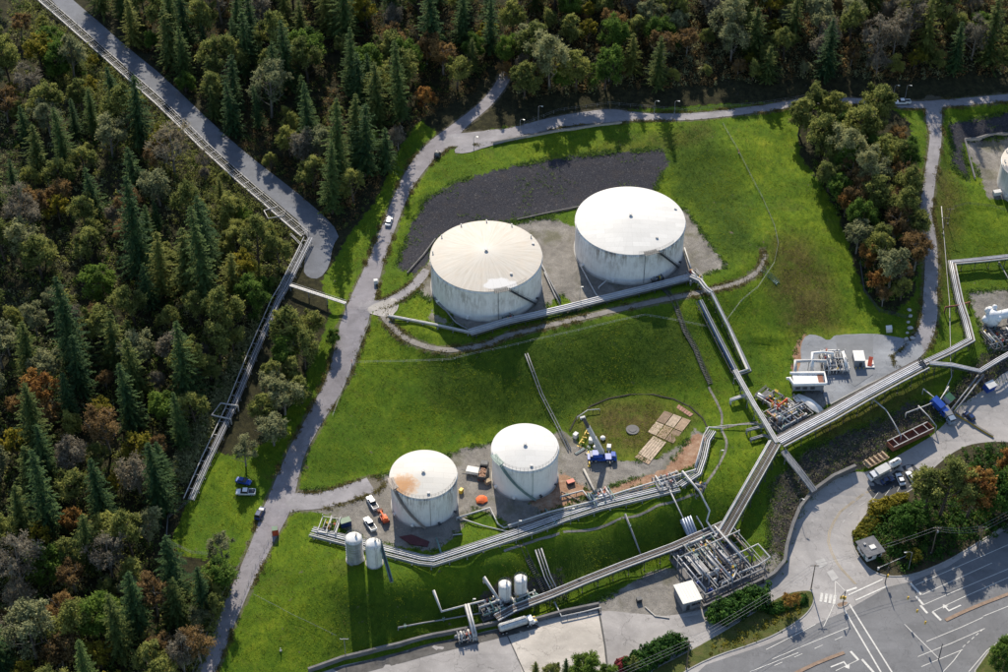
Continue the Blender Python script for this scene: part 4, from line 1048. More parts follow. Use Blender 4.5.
tufts('dark_grass', (gmask > .9)*(.3+Z['lush'])*np.clip((.58-clumpy)*6, 0.02, 1), 8000, GM['dark_grass_tufts'], 'dark coarse grass tufts across the shaded banks', 42)  # dark tufts thicken where slope shade is painted into the sward
tufts('dry_grass', (gmask > .9)*(.08+Z['dry'])*np.clip((vnoise(GX,GY,5,15)-.45)*6, 0, 1), 3500, GM['dry_grass_tufts'], 'dry brown grass tufts in patches on the banks', 43)
edge_ = sum(np.clip(1-abs(Z[k]-.5)*2.2, 0, 1) for k in ('gravel','dark','sand','brush'))*(1-np.clip(flat*2, 0, 1))*np.clip(nearroad, 0, 1)
tufts('weeds', edge_*np.clip((clumpy-.4)*5, 0.03, 1)+.05*Z['dark']*np.clip((vnoise(GX,GY,6,16)-.55)*5,0,1)+.05*Z['brush'], 9000, LM['green'], 'weeds along the ragged edges of gravel and grass', 44, .2, .4, 6)
verge = np.clip(1-abs(nearroad-.5)/.7, 0, 1)*Z['grass']
tufts('verge_weeds', verge*np.clip((clumpy-.4)*5, 0.05, 1), 9000, GM['dry_grass_tufts'], 'dry weeds along the road verges', 45, .17, .3, 5)
# ------------------------------------------------------------------ pipe racks and pipe runs
def offs(P, d):
    """shift a 3-D polyline sideways by d (positive to the right of travel)"""
    out = []
    for i, p in enumerate(P):
        a = P[max(i-1,0)]; b = P[min(i+1,len(P)-1)]
        t1 = (p-a).xy.normalized() if i > 0 else (b-p).xy.normalized(); t2 = (b-p).xy.normalized() if i < len(P)-1 else t1
        n1 = Vector((t1.y,-t1.x)); n2 = Vector((t2.y,-t2.x)); m = (n1+n2)
        m = m.normalized() if m.length > 1e-3 else n1; k = 1/max(.45, m.dot(n1))
        out.append(p+Vector((m.x*d*k, m.y*d*k, 0)))
    return out
def W(pts, h=0.0):
    out = []
    for q in pts: out.append(G(q[0], q[1], q[2] if len(q) > 2 else h))
    return out
def fit(P, step=8.0, h=None):
    """add points so that the run follows the ground"""
    out = []
    for a, b in zip(P, P[1:]):
        n = max(1, int((b-a).xy.length/step)); ha = a.z-H(a.x,a.y); hb = b.z-H(b.x,b.y)
        for k in range(n):
            q = a.lerp(b, k/n)
            if k: q.z = q.z*.5+.5*(H(q.x,q.y)+ha+(hb-ha)*k/n)
            out.append(q)
    out.append(P[-1]); return out
def rack(label, pts, lanes, h=3.0, width=3.6, spacing=6.0, steel=None, name='pipe_rack', walk=None, follow=True, girders=True, ladders=False, group='pipe racks across the site', grate=None):
    P = W(pts, h); P = fit(P) if follow else P
    steel = steel or GREYP; base = Vector((P[0].x, P[0].y, H(P[0].x, P[0].y))); t = thing(name, label, 'pipe rack', base, 0, group)
    for ln in lanes:
        o, dz, r, m = ln[:4]; a, b = (ln[4], ln[5]) if len(ln) > 4 else (0, 1)
        Q = offs(P, o); n = len(Q); Q = Q[int(a*(n-1)):int(math.ceil(b*(n-1)))+1]
        if len(Q) < 2: continue
        MB().tube([q+Vector((0,0,dz+r)) for q in Q], r, 8).build('pipe', m, t, base)
    if girders:
        for o in (-width/2, width/2):
            g = MB(); Q = offs(P, o)
            for a, b in zip(Q, Q[1:]): g.beam(a-Vector((0,0,.12)), b-Vector((0,0,.12)), .14, .26)
            g.build('girder', steel, t, base)
    # support frames
    L = 0; nxt = spacing*.3; L0 = offs(P, -width/2); R0 = offs(P, width/2); cnt = 0
    for i in range(len(P)-1):
        seg = (P[i+1]-P[i]).length
        while nxt <= L+seg and cnt < 70:
            f = (nxt-L)/seg; a = L0[i].lerp(L0[i+1], f); b = R0[i].lerp(R0[i+1], f); s = MB()
            s.beam(a, b, .2, .2)
            for q in (a, b):
                g = H(q.x, q.y); s.beam(Vector((q.x,q.y,g-.3)), q+Vector((0,0,.15)), .18, .18); s.box((q.x,q.y,g), (.4,.4,.2)) if not ladders else None
            if h > 2.2: s.beam(a+Vector((0,0,-h*.5)), b+Vector((0,0,-h*.5)), .12,.12)
            if ladders and cnt % 3 == 1: s.beam(a+Vector((0,0,1.1)), b+Vector((0,0,1.1)), .12,.12); s.beam(a, a+Vector((0,0,1.1)), .1,.1); s.beam(b, b+Vector((0,0,1.1)), .1,.1)
            s.build('support_frame', steel, t, base); nxt += spacing; cnt += 1
        L += seg
    if walk is not None:
        o, wd, m = walk; Q = offs(P, o); wm = MB()
        for a, b in zip(Q, Q[1:]): wm.beam(a+Vector((0,0,.25)), b+Vector((0,0,.25)), wd, .07)
        wk = wm.build('walkway', m, t, base); rl = MB()
        for sd_ in (-wd/2, wd/2):
            E = offs(Q, sd_)
            for dz in (.75, 1.25): rl.tube([e+Vector((0,0,dz)) for e in E], .035, 4)
            for a, b in zip(E, E[1:]):
                n = max(1, int((b-a).length/1.8))
                for k in range(n): q = a.lerp(b, k/n); rl.tube([q+Vector((0,0,.25)), q+Vector((0,0,1.25))], .03, 4)
        rl.build('handrail', m, wk)
        wk.children[0].location = Vector((0,0,0)); 
        me = wk.children[0].data
        for vv in me.vertices: vv.co = vv.co-base
    return t, P
def run(label, pts, r=.2, mat=None, h=.7, name='pipeline', n=1, gap=.55, sup=5.0, group=None, cat='pipe', valve=0, follow=True, drop=True):
    """a free-standing pipe (or n side by side) on low stanchions"""
    mat = mat or WHITEP; P = W(pts, h)
    if follow: P = fit(P, 6)
    base = Vector((P[0].x, P[0].y, H(P[0].x, P[0].y))); t = thing(name, label, cat, base, 0, group)
    for k in range(n):
        Q = offs(P, (k-(n-1)/2)*gap) if n > 1 else P
        if drop: Q = [Vector((Q[0].x,Q[0].y,H(Q[0].x,Q[0].y)-.2))]+Q+[Vector((Q[-1].x,Q[-1].y,H(Q[-1].x,Q[-1].y)-.2))]
        MB().tube(Q, r, 8).build('pipe', mat if not isinstance(mat, list) else mat[k % len(mat)], t, base)
    L = 0; nxt = 1.0; c = 0
    for a, b in zip(P, P[1:]):
        seg = (b-a).length
        while nxt <= L+seg and c < 40:
            q = a.lerp(b, (nxt-L)/seg); d = (b-a).normalized(); s = Vector((d.y,-d.x,0))*((n-1)/2*gap+r+.1); g = H(q.x,q.y); m = MB()
            m.beam(q-s-Vector((0,0,r)), q+s-Vector((0,0,r)), .14,.12)
            for e in ((-1,1) if n > 1 else (0,)): m.beam(Vector((q.x+s.x*e,q.y+s.y*e,g-.3)), Vector((q.x+s.x*e,q.y+s.y*e,q.z-r)), .14,.14)
            m.build('stanchion', DARKST, t, base); nxt += sup; c += 1
        L += seg
    for k in range(valve):
        q = P[0].lerp(P[1], .3) if k == 0 else P[len(P)//2]
        MB().cyl(q-Vector((0,0,r*1.6)), r*1.7, r*3.2, 12).tube([q, q+Vector((0,0,r*4))], r*.3, 6).lathe(q+Vector((0,0,r*4)), [(r*1.5,-.04),(r*1.7,0),(r*1.5,.04),(r*1.3,0),(r*1.5,-.04)], 12).build('valve', TEAL, t, base)
    return t
S1 = SILVER; G1 = GREYP; W1 = WHITEP; B1 = BROWNP
# forest rack, upper and lower leg
RA = rack('long forest pipe rack with ladder-like cross frames beside the forest road, upper straight',
     [(34,-10),(44,1),(124,71),(158,101),(203,145),(252,189),(303,233)], [(-1.5,.1,.09,G1),(-.7,.1,.08,W1),(.1,.1,.08,G1),(.7,.1,.09,S1)], h=1.6, width=3.6, spacing=4.2, walk=(1.6,.5,W1), ladders=True)
rack('forest pipe rack below the bend, running down through the trees past its expansion loop',
     [(306,236),(281,286),(274,297),(251,350),(230,402),(205,455),(187,496)], [(-1.3,.1,.16,S1),(-.85,.1,.14,G1),(-.4,.1,.16,S1),(.1,.1,.10,G1),(1.45,.1,.16,W1)], h=1.4, width=3.2, spacing=5.2)
run('square expansion loop of white pipe on the left of the lower forest rack', [(236,403),(219,400),(210,412),(229,416)], .2, W1, 2.2, 'expansion_loop', sup=3)
run('small expansion loop of pale pipe left of the upper forest rack', [(272,206),(262,209),(266,217),(282,214)], .14, W1, 2.2, 'expansion_loop', sup=3)
run('pair of thin pipes bending round the inside of the forest rack corner', [(288,232),(299,243),(285,272),(276,292)], .12, G1, 1.6, n=2, gap=.5, sup=4)
# footbridge from the forest rack to the hill road
P = W([(288,283),(343,301)], 2.4); base = Vector((P[0].x,P[0].y,H(P[0].x,P[0].y))); t = thing('pipe_bridge','straight white pipe bridge linking the forest rack to the hill road','bridge',base)
MB().beam(P[0],P[1],1.1,.28).build('deck', W1, t, base)
for s in (-.5,.5):
    d = (P[1]-P[0]).normalized(); o = Vector((d.y,-d.x,0))*s; m = MB()
    m.tube([P[0]+o+Vector((0,0,.8)), P[1]+o+Vector((0,0,.8))], .05, 5)
    for k in range(14): q = P[0].lerp(P[1], k/13)+o; m.tube([q, q+Vector((0,0,.8))], .035, 4)
    m.build('handrail', W1, t, base)
for k in (0,.33,.66,1): q = P[0].lerp(P[1], k); MB().beam(Vector((q.x,q.y,H(q.x,q.y)-.4)), q, .3,.3).build('pier', GREYP, t, base)
# upper terrace racks
rack('narrow white pipe tray crossing the grass left of the cream-roofed tank', [(385.5,313.5),(430,322),(468.5,330.5)], [(-.25,.05,.16,W1),(.25,.05,.16,W1),(0,.2,.12,W1)], h=1.0, width=.9, spacing=5)
rack('bundle of large silver pipes running in front of the two wide tanks', [(466,331),(504,319.5),(560,307),(600,297),(643,286.5),(689,274.5)],
     [(-1.1,.1,.34,S1),(-.3,.1,.32,W1),(.45,.1,.30,S1),(1.1,.1,.22,G1)], h=1.3, width=2.8, spacing=5.5, steel=DARKST)
rack('pipe bends turning downhill at the right end of the upper silver pipes', [(685,275),(694,279),(700,287),(705,291)], [(-.5,.1,.35,W1),(.4,.1,.3,W1)], h=2.0, width=1.6, spacing=3)
rack('square loop of thick white pipe going down the slope from the upper terrace', [(704,289),(723,327),(742,368),(731,371.5)], [(0,.1,.42,W1),(-.75,.1,.2,G1,0,.8)], h=1.7, width=1.6, spacing=5, steel=DARKST)
rack('bundle of grey pipes on the slope inside the white loop', [(694,299),(712,335),(730,370)], [(-.75,.1,.26,G1),(-.1,.1,.26,S1),(.5,.1,.2,DBLUE),(1.3,.1,.16,DARKST,0.1,.9)], h=1.3, width=2.2, spacing=6, steel=DARKST)
rack('raised white pipe tray running from the slope loop to the pipe crossing', [(729,368),(748,402),(758,418),(771,440)], [(-.55,.1,.25,W1),(0,.1,.25,W1),(.5,.1,.25,W1)], h=3.4, width=1.7, spacing=5)
rack('wide brown and grey pipe rack running down from the crossing to the process plant', [(769,440),(752,470),(736,498),(724,519),(714,536)],
     [(-1.6,.1,.20,W1),(-1.15,.1,.16,B1),(-.75,.1,.16,B1),(-.35,.1,.2,G1),(.05,.1,.14,B1),(.45,.1,.16,B1),(.85,.1,.14,B1),(1.45,.1,.30,W1),(1.95,.1,.16,S1)], h=3.2, width=4.0, spacing=5, steel=DARKST)
rack('widest long rack of silver pipes running up right from the crossing past the yard', [(772,439),(798,425),(823,412),(856,393),(889,375),(916,361)],
     [(-1.9,.1,.16,B1),(-1.5,.1,.2,G1),(-.95,.1,.3,S1),(-.3,.1,.3,W1),(.35,.1,.3,S1),(1.0,.1,.3,S1),(1.55,.1,.18,G1),(2.1,-.1,.15,B1),(2.6,.1,.22,W1)], h=3.0, width=5.0, spacing=5.5, steel=DARKST)
rack('narrower continuation of the long rack bending up beside the right-hand road', [(914,362),(940,350),(963,337.5),(958,318),(952,300),(944,261),(975,258),(1012,254)],
     [(-.9,.1,.2,G1),(-.4,.1,.22,S1),(.15,.1,.22,S1),(.65,.1,.16,B1),(1.1,.1,.2,W1)], h=2.2, width=2.6, spacing=5.5, steel=DARKST)
rack('short curved rack arm of pale pipes linking the long rack to the right edge', [(922,361),(945,363),(972,369),(990,358),(1015,344)], [(-.6,.1,.24,S1),(0,.1,.26,W1),(.6,.1,.24,S1)], h=3.2, width=2.0, spacing=6, steel=DARKST)
rack('dark crossing frame over the long rack where the pipe arm leaves it', [(912,356),(921,369)], [(-.4,.1,.2,DARKST),(.4,.1,.2,DARKST)], h=3.8, width=1.4, spacing=4, steel=DARKST, follow=False)
# lower terrace racks
rack('long bent bundle of silver pipes in front of the two narrower tanks', [(309,527.5),(342,536),(380,546),(417,555.5),(430,557),(460,547.5),(504,533),(560,513),(594,502),(640,491),(673,483)],
     [(-1.75,.05,.14,G1),(-1.25,.05,.19,W1),(-.5,.05,.24,S1),(.1,.05,.2,S1),(.95,.05,.16,W1),(1.65,.05,.2,W1)], h=.9, width=3.8, spacing=5)
rack('single white header pipe behind the lower silver bundle', [(504,522.5),(545,509),(584,499.5),(620,488),(647,480),(690,467)], [(0,.1,.24,W1),(.6,.0,.12,G1)], h=1.5, width=1.2, spacing=5)
rack('bundle of pipes turning up round the right end of the lower terrace', [(674,482),(692,470),(697,455),(701,437),(707,428)], [(-.9,.1,.15,W1),(-.3,.1,.16,G1),(.3,.1,.2,W1),(.9,.1,.2,S1)], h=1.1, width=2.4, spacing=4)
run('white pipe elbow above the sandy patch at the ring end', [(690,462),(698,432),(703,424),(716,425)], .18, W1, 1.8)
# bottom rack
rack('straight rack of brown and white pipes along the foot of the lower bank', [(492,614),(509,604.5),(547,590.5),(579,577),(618,561.5),(668,543),(700,529),(718,521)],
     [(-1.1,.1,.2,W1),(-.6,.1,.16,B1),(-.15,.1,.16,B1),(.3,.1,.2,G1),(.75,.1,.14,B1),(1.15,.1,.22,W1)], h=2.4, width=2.8, spacing=5, steel=DARKST)
run('white pipe stepping down from the lower bundle to the process plant', [(677,468),(694,488),(704,507),(701,517),(716,540),(731,565),(728,573),(717,579)], .26, W1, 2.6, sup=6)
run('thin white pipe from the lower terrace down to the blue-grey tube bundle', [(664,486),(677,513),(690,537)], .16, W1, 1.6)
run('four blue-grey tubes sloping down to the process plant', [(680,514),(690,538)], .36, pm('blue_grey_pipe',(.28,.33,.42),.4,.4), 1.4, n=4, gap=.85, follow=False)
run('thin pale pipe beside the blue-grey tubes', [(691,512),(703,533)], .12, W1, 1.2)
run('grey-green pipe with a bright box at its top, going down the dark bank', [(620,510),(636,551)], .2, G1, .9, valve=1)
run('three pale pipes coming down the dark bank beside the lower stair', [(534,545),(543,572),(551,588)], .14, [W1,G1,W1], .8, n=3, gap=.9)
run('pair of thin pipes running down the big slope above the bare white tank', [(522,351),(537,391),(552,420),(565,446)], .12, G1, .6, n=2, gap=.8)
run('crooked white pipe at the left end of the bottom yard', [(430,586),(438,607),(490,594)], .26, W1, 1.6, sup=4)
run('lower grey pipe line along the bottom wall at left', [(395,623),(440,615),(492,606)], .2, G1, 1.0, sup=4, valve=2)
run('short thick white pipe standing at the left of the small white tanks', [(480,573),(496,597)], .32, W1, 2.2, sup=3)
run('twin pipes reaching out over the wall to the loading arm', [(463,600),(471,630)], .24, W1, 2.6, n=2, gap=.8, sup=5)
run('white pipe with short branches above the concrete yard wall', [(550,597),(557,612),(580,607),(596,603)], .16, W1, 1.2, sup=3)
run('two crossing pipes in front of the rust-stained tank', [(433,534),(440,557)], .22, TEAL, .8)
run('white pipe loop on the gravel between the two narrower tanks', [(453,514),(486,504),(494,520),(500,524),(514,519)], .2, W1, .9, sup=4)
run('low white pipe crossing the grass right of the rust-stained tank', [(455,514),(480,522),(505,528)], .16, W1, .5)
run('short white pipe ending in the grass between the tanks', [(449,531),(458,530)], .12, W1, .5)
run('pale pipe from the right narrower tank to the lower bundle', [(541,505),(552,520)], .2, TEAL, .9)
run('white pipe along the sandy gravel right of the bare white tank', [(556,493),(578,487),(593,505)], .2, W1, .9, sup=4, valve=1)
run('diagonal brown pipe over the sandy gravel', [(557,488),(575,497),(592,507)], .14, B1, .6)
run('pale pipe from the crane pad to the lower bundle', [(579,466),(588,484),(598,500)], .3, CONC, .5)
run('white pipe arm above the mown ring', [(573,414),(583,407),(595,406)], .12, W1, .9)
for pts, lab in (([(540,270),(550,292),(557,305)],'grey pipe between the two wide tanks'), ([(575,262),(590,290),(594,296)],'slanted pipe under the front of the bright white tank'), ([(679,246),(686,268)],'pale pipe down the right side of the bright white tank'),
                 ([(432,295),(452,320),(468,329)],'thin pipe at the lower left of the cream-roofed tank'), ([(537,262),(556,298)],'thin pipe on the right of the cream-roofed tank'), ([(594,285),(602,278),(605,274)],'short white pipe at the foot of the bright white tank')):
    run(lab, pts, .18, G1 if 'grey' in lab or 'thin' in lab else W1, .7, sup=4)
# right side
run('thin white pipe line running up the right-hand grass beside the road', [(936,391),(944,374),(943,357),(942,300),(937,240),(934,205)], .1, W1, .6, sup=7)
run('white pipe with two bends below the long rack', [(866,396),(879,407),(887,420),(894,433)], .18, W1, 2.0, sup=4)
run('grey pipe going down the grass at the right edge', [(991,260),(1000,276),(1010,292)], .16, G1, 1.2)
run('long grey pipe from the rack arm down to the roadside', [(974,371),(960,389),(946,407)], .22, G1, 2.2, n=2, gap=1.2, sup=5)
run('white pipe frame over the brush slope beside the blue trucks', [(899,410),(920,402),(933,396),(941,384)], .16, W1, 2.2, sup=5)
run('second white pipe crossing down to the railcar', [(911,403),(921,413),(929,423)], .16, W1, 2.2, sup=4)
run('short white pipe above the blue trucks', [(916,386),(926,394),(935,404)], .16, W1, 2.2, sup=4)
run('brown pipe crossing high on the right grass', [(938,305),(951,303),(962,300)], .25, RUST, 2.4, sup=3)
run('dark pipes at the left of the pipe crossing', [(745,436),(758,432),(768,436)], .2, G1, 1.0, n=2)
run('pale pipes crossing left of the raised tray, upper pair', [(741,427),(765,421)], .2, G1, 1.6, n=2)
run('pale short pipes left of the raised tray', [(725,397),(740,392)], .25, W1, 1.6, n=2)
run('thin rail pipe over the grass from the ring to the crossing', [(700,425),(722,422),(745,421),(758,421)], .12, W1, .9, sup=6)
# walkway over the brush bank to the street wall
rack('straight footbridge with two rails over the brush bank to the curved wall', [(777,448),(793,468),(808,488)], [(-.85,.2,.1,W1),(.85,.2,.1,W1)], h=2.6, width=2.0, spacing=7, name='footbridge', walk=(0,1.3,GREYP), group=None)['category'] if False else None
t, P = rack('straight footbridge with two rails over the brush bank to the curved wall', [(777,448),(793,468),(808,488)], [(-.85,.2,.12,W1),(.85,.2,.12,W1)], h=2.6, width=1.9, spacing=7, name='footbridge', walk=(0,1.2,GREYP)); t['category'] = 'footbridge'
del t['group']
# stairs on the slopes
def stair(label, pts, w=1.1, mat=None, rail=None):
    mat = mat or DARKST; P = fit(W(pts, .15), 4); base = P[0].copy(); t = thing('outdoor_stair', label, 'stair', base)
    tr = MB(); L = 0; rr = MB()
    for a, b in zip(P, P[1:]):
        n = max(1, int((b-a).length/.55)); d = (b-a).normalized(); s = Vector((d.y,-d.x,0)).normalized()*(w/2)
        for k in range(n): q = a.lerp(b, k/n); tr.beam(q-s, q+s, .22, .05)
    tr.build('treads', mat, t, base)
    for o in (-w/2, w/2):
        E = offs(P, o); m = MB()
        for dz in (.6, 1.1): m.tube([e+Vector((0,0,dz)) for e in E], .04, 4)
        for a, b in zip(E, E[1:]):
            n = max(1, int((b-a).length/1.6))
            for k in range(n): q = a.lerp(b, k/n); m.tube([q-Vector((0,0,.3)), q+Vector((0,0,1.1))], .035, 4)
            m.beam(a, b, .08, .25)
        m.build('handrail', rail or mat, t, base)
    return t
stair('dark railed stair running down the big slope from the bright white tank', [(652,281),(663,291),(671,306),(679,328),(690,347),(697,365),(705,382)], 1.3)
stair('dark stair down the lower bank left of the three pale pipes', [(509,526),(524,556),(541,588)], 1.3)
stair('stair stub beside the crest path at the right', [(756,268),(772,282)], 1.4, TEAL)
# cable fences, posts and rails
def fence(label, pts, hgt=1.1, step=3.0, rails=2, mat=None, name='wire_fence', r=.03, post=.05, group=None, mesh=False):
    mat = mat or GREYP; P = fit(W(pts, 0), 4); base = P[0].copy(); t = thing(name, label, 'fence', base, 0, group)
    m = MB()
    for k in range(rails): m.tube([p+Vector((0,0,hgt*(k+1)/rails)) for p in P], r, 4)
    m.build('wires', mat, t, base); c = 0
    pme = MB().tube([(0,0,-.3),(0,0,hgt)], post, 5).build('post', mat, t); L = sum((b-a).length for a, b in zip(P, P[1:])); st = max(step, L/70); q = P[0]; nxt = 0; acc_ = 0
    for a, b in zip(P, P[1:]):
        sl_ = (b-a).length
        while nxt <= acc_+sl_:
            q = a.lerp(b, (nxt-acc_)/sl_)
            o = pme if c == 0 else pme.copy()
            if c: COL.objects.link(o); o.parent = t
            o.location = q-base; c += 1; nxt += st
        acc_ += sl_
    return t
PALEW = pm('pale_fence_rail', (.5,.5,.46), .6, 0, .2)
fence('low cable fence crossing the big slope below the crest path', [(349,361),(400,360),(448,358),(504,345),(560,332),(640,314),(704,326)], 1.0, 4, 2, PALEW, r=.03)
fence('cable fence climbing right from the white pipe loop to the crest path', [(716,325),(735,300),(752,286),(768,262)], 1.0, 4, 2, PALEW, r=.028)
fence('cable fence down the right-hand green hill', [(717,124),(725,138),(737,160),(756,197),(768,225),(772,243),(768,262)], 1.0, 3, 2, GREYP, r=.03)
fence('fence along the right verge of the hill road below the path mouth', [(367,321),(349,362),(330,414)], 1.0, 3, 2, PALEW, r=.03)
fence('fence along the right verge of the hill road by the lower grass bank', [(270,530),(252,565),(232,615),(212,667)], 1.0, 3, 2, GREYP, r=.03)
fence('fence on the left verge of the lowest hill road', [(238,562),(222,588),(206,630),(188,680)], 1.4, 3, 3, GREYP, r=.03)
fence('fence round the grass clearing at the end of the forest rack', [(192,496),(167,515),(165,538),(190,550),(215,552)], 1.4, 3, 3, GREYP, r=.035)
fence('dark fence curving round the foot of the tree clump', [(853,262),(857,290),(872,310),(900,317)], 1.5, 3, 4, DARKST, r=.05, post=.08)
fence('thin wires across the lower left grass bank', [(252,592),(290,612),(334,633)], 1.0, 5, 1, GREYP, r=.04)
fence('cable fence along the right-hand green terrace', [(1005,212),(985,206),(960,203),(945,207)], 1.1, 3, 3, DARKST, r=.04)
fence('fence along the upper edge of the top road', [(520,124),(554,111),(604,104),(680,111),(756,104),(800,97)], 1.3, 4, 2, GREYP, r=.025)
# ------------------------------------------------------------------ vehicles (built nose towards +X)
def seat(t, u, v, u2, v2, h=0.0):
    """stand a thing at (u,v) with its nose towards (u2,v2), tilted with the ground"""
    p = G(u, v); q = G(u2, v2); d = (q-p); d.z = 0; d.normalize(); e = 1.6
    n = Vector((H(p.x-e,p.y)-H(p.x+e,p.y), H(p.x,p.y-e)-H(p.x,p.y+e), 2*e)).normalized()
    x = (d-n*d.dot(n)).normalized(); y = n.cross(x)
    t.rotation_euler = Matrix((x, y, n)).transposed().to_euler(); t.location = p+n*(.07+h); return t
def hull(secs, n=1):
    """loft: sections (x, z_low, z_high, half width low, half width high)"""
    vs = []; 
    for x, zl, zh, wl, wh in secs:
        m = (zl*.45+zh*.55); vs += [(x,-wl,zl),(x,-wl*1.03,m),(x,-wh,zh-.03),(x,-wh*.9,zh),(x,wh*.9,zh),(x,wh,zh-.03),(x,wl*1.03,m),(x,wl,zl)]
    k = 8; fs = [(i*k+j, i*k+(j+1) % k, (i+1)*k+(j+1) % k, (i+1)*k+j) for i in range(len(secs)-1) for j in range(k)]
    fs += [tuple(range(k)), tuple(range((len(secs)-1)*k+k-1, (len(secs)-1)*k-1, -1))]
    bm = bmesh.new(); V = [bm.verts.new(v) for v in vs]
    for f in fs: bm.faces.new([V[i] for i in f])
    bmesh.ops.recalc_face_normals(bm, faces=bm.faces)
    m = MB(); bm.verts.index_update(); m.add([v.co[:] for v in bm.verts], [tuple(q.index for q in f.verts) for f in bm.faces]); bm.free(); return m
def wheels(t, xs, w, r=.36, wd=.26):
    for x in xs:
        for s in (-1, 1):
            a = MB().cyl((x, s*w-wd/2, r), r, wd, 18, axis='Y').build('wheel', TYRE, t)
            MB().cyl((x, s*w+s*(wd/2)-.01, r), r*.58, .03*s, 14, axis='Y').build('rim', SILVER, a)
def lights(t, x0, x1, w, z):
    for s in (-1, 1):
        MB().box((x0, s*w, z), (.08,.34,.18)).build('headlight', LAMPM, t); MB().box((x1, s*w, z), (.08,.24,.2)).build('tail_light', REDP, t)
def make_car(label, mat, kind='car', L=4.6, group=None, cat='car'):
    t = thing('parked_'+kind, label, cat, (0,0,0), 0, group); h = L/2; wd = .92
    if kind == 'pickup':
        h = 2.85; zb = .45
        b = hull([(-h,.5,1.05,.9,.92),(-.75,zb,1.08,.95,.95),(-.7,zb,1.1,.95,.95),(1.2,zb,1.12,.95,.93),(h-.25,zb,1.02,.93,.86),(h,.55,.82,.85,.8)]).build('body', mat, t)
        MB().box((-1.85,0,1.075),(1.9,1.5,.06)).build('bed_floor', DARKST, t)
        for s in (-1,1): MB().box((-1.85,s*.86,1.2),(2.0,.12,.26)).build('bed_side', mat, t)
        MB().box((-h+.06,0,1.2),(.1,1.7,.26)).build('tailgate', mat, t)
        cab = hull([(-.8,1.05,1.75,.86,.70),(-.5,1.05,1.85,.88,.74),(.75,1.05,1.83,.88,.74),(1.45,1.05,1.15,.84,.78)]).build('cab', GLASS, t)
        MB().box((.12,0,1.86),(1.35,1.42,.07)).build('cab_roof', mat, t)
        xs, r = (-1.75, 1.85), .4
    else:
        top = 1.45 if kind == 'car' else 1.75
        b = hull([(-h,.45,.85,.8,.78),(-h+.25,.32,1.0,.9,.86),(-.6*h,.3,1.0,.92,.88),(.3*h,.3,.98,.92,.88),(h-.5,.3,.88,.9,.8),(h,.4,.62,.75,.7)]).build('body', mat, t)
        rear = -h+.35 if kind != 'car' else -.72*h
        cab = hull([(rear,.96,1.0,.84,.8),(rear+.35,.96,top-.04,.86,.66),(.05*h,.96,top,.86,.68),(.42*h,.94,1.0,.84,.78)]).build('windows', GLASS, t)
        MB().box(((rear+.4+.02*h)/2,0,top+.01),(abs(.0*h-rear-.4),1.28,.06)).build('roof', mat, t)
        xs, r = (-.62*h, .62*h), .34
    for s in (-1,1): MB().box((.55 if kind == 'pickup' else .3*h, s*1.0, 1.15),(.15,.2,.14)).build('mirror', mat, t)
    wheels(t, xs, .82, r); lights(t, h-.04, -h+.04, .6, .72); return t
seat(make_car('white pickup parked on the gravel above the other one, left of the rust-stained tank', CARW, 'pickup', cat='pickup'), 369.5,501, 366,495)
seat(make_car('white pickup with dark load bed, lower of the two beside the silos', CARW, 'pickup', cat='pickup'), 367,522, 363,516)
seat(make_car('white car driving up the hill road past the forest', CARW, 'car', 4.7), 386,221, 389,212)
seat(make_car('white pickup parked at the junction of the top road', CARW, 'pickup', cat='pickup'), 895,103, 880,103.5)
seat(make_car('blue car parked at the clearing above the white pickup', BLUEP, 'car', 4.7), 242,479, 255,482)
seat(make_car('white pickup parked beside the blue car at the forest clearing', CARW, 'pickup', cat='pickup'), 244,490, 235,490)
seat(make_car('dark blue estate car standing at the mouth of the hill road junction', DBLUE, 'suv', 4.8), 258,511, 262,503)
seat(make_car('small dark blue car parked below the white truck in the lot', DBLUE, 'car', 4.3), 880,478, 886,475.5)
seat(make_car('white car parked third from left in the lot, nose up', CARW, 'car', 4.6), 893,477, 890,470)
seat(make_car('white estate car parked furthest right in the lot', CARW, 'suv', 4.8), 904,475, 899,468)
seat(make_car('dark blue car parked alone on the paving right of the blue trucks', DBLUE, 'suv', 4.2), 961,414.5, 955,408)
seat(make_car('tiny dark utility cart with white roof at the upper hill road junction', DARKST, 'cart', 2.9, cat='cart'), 434,154.5, 436,150)
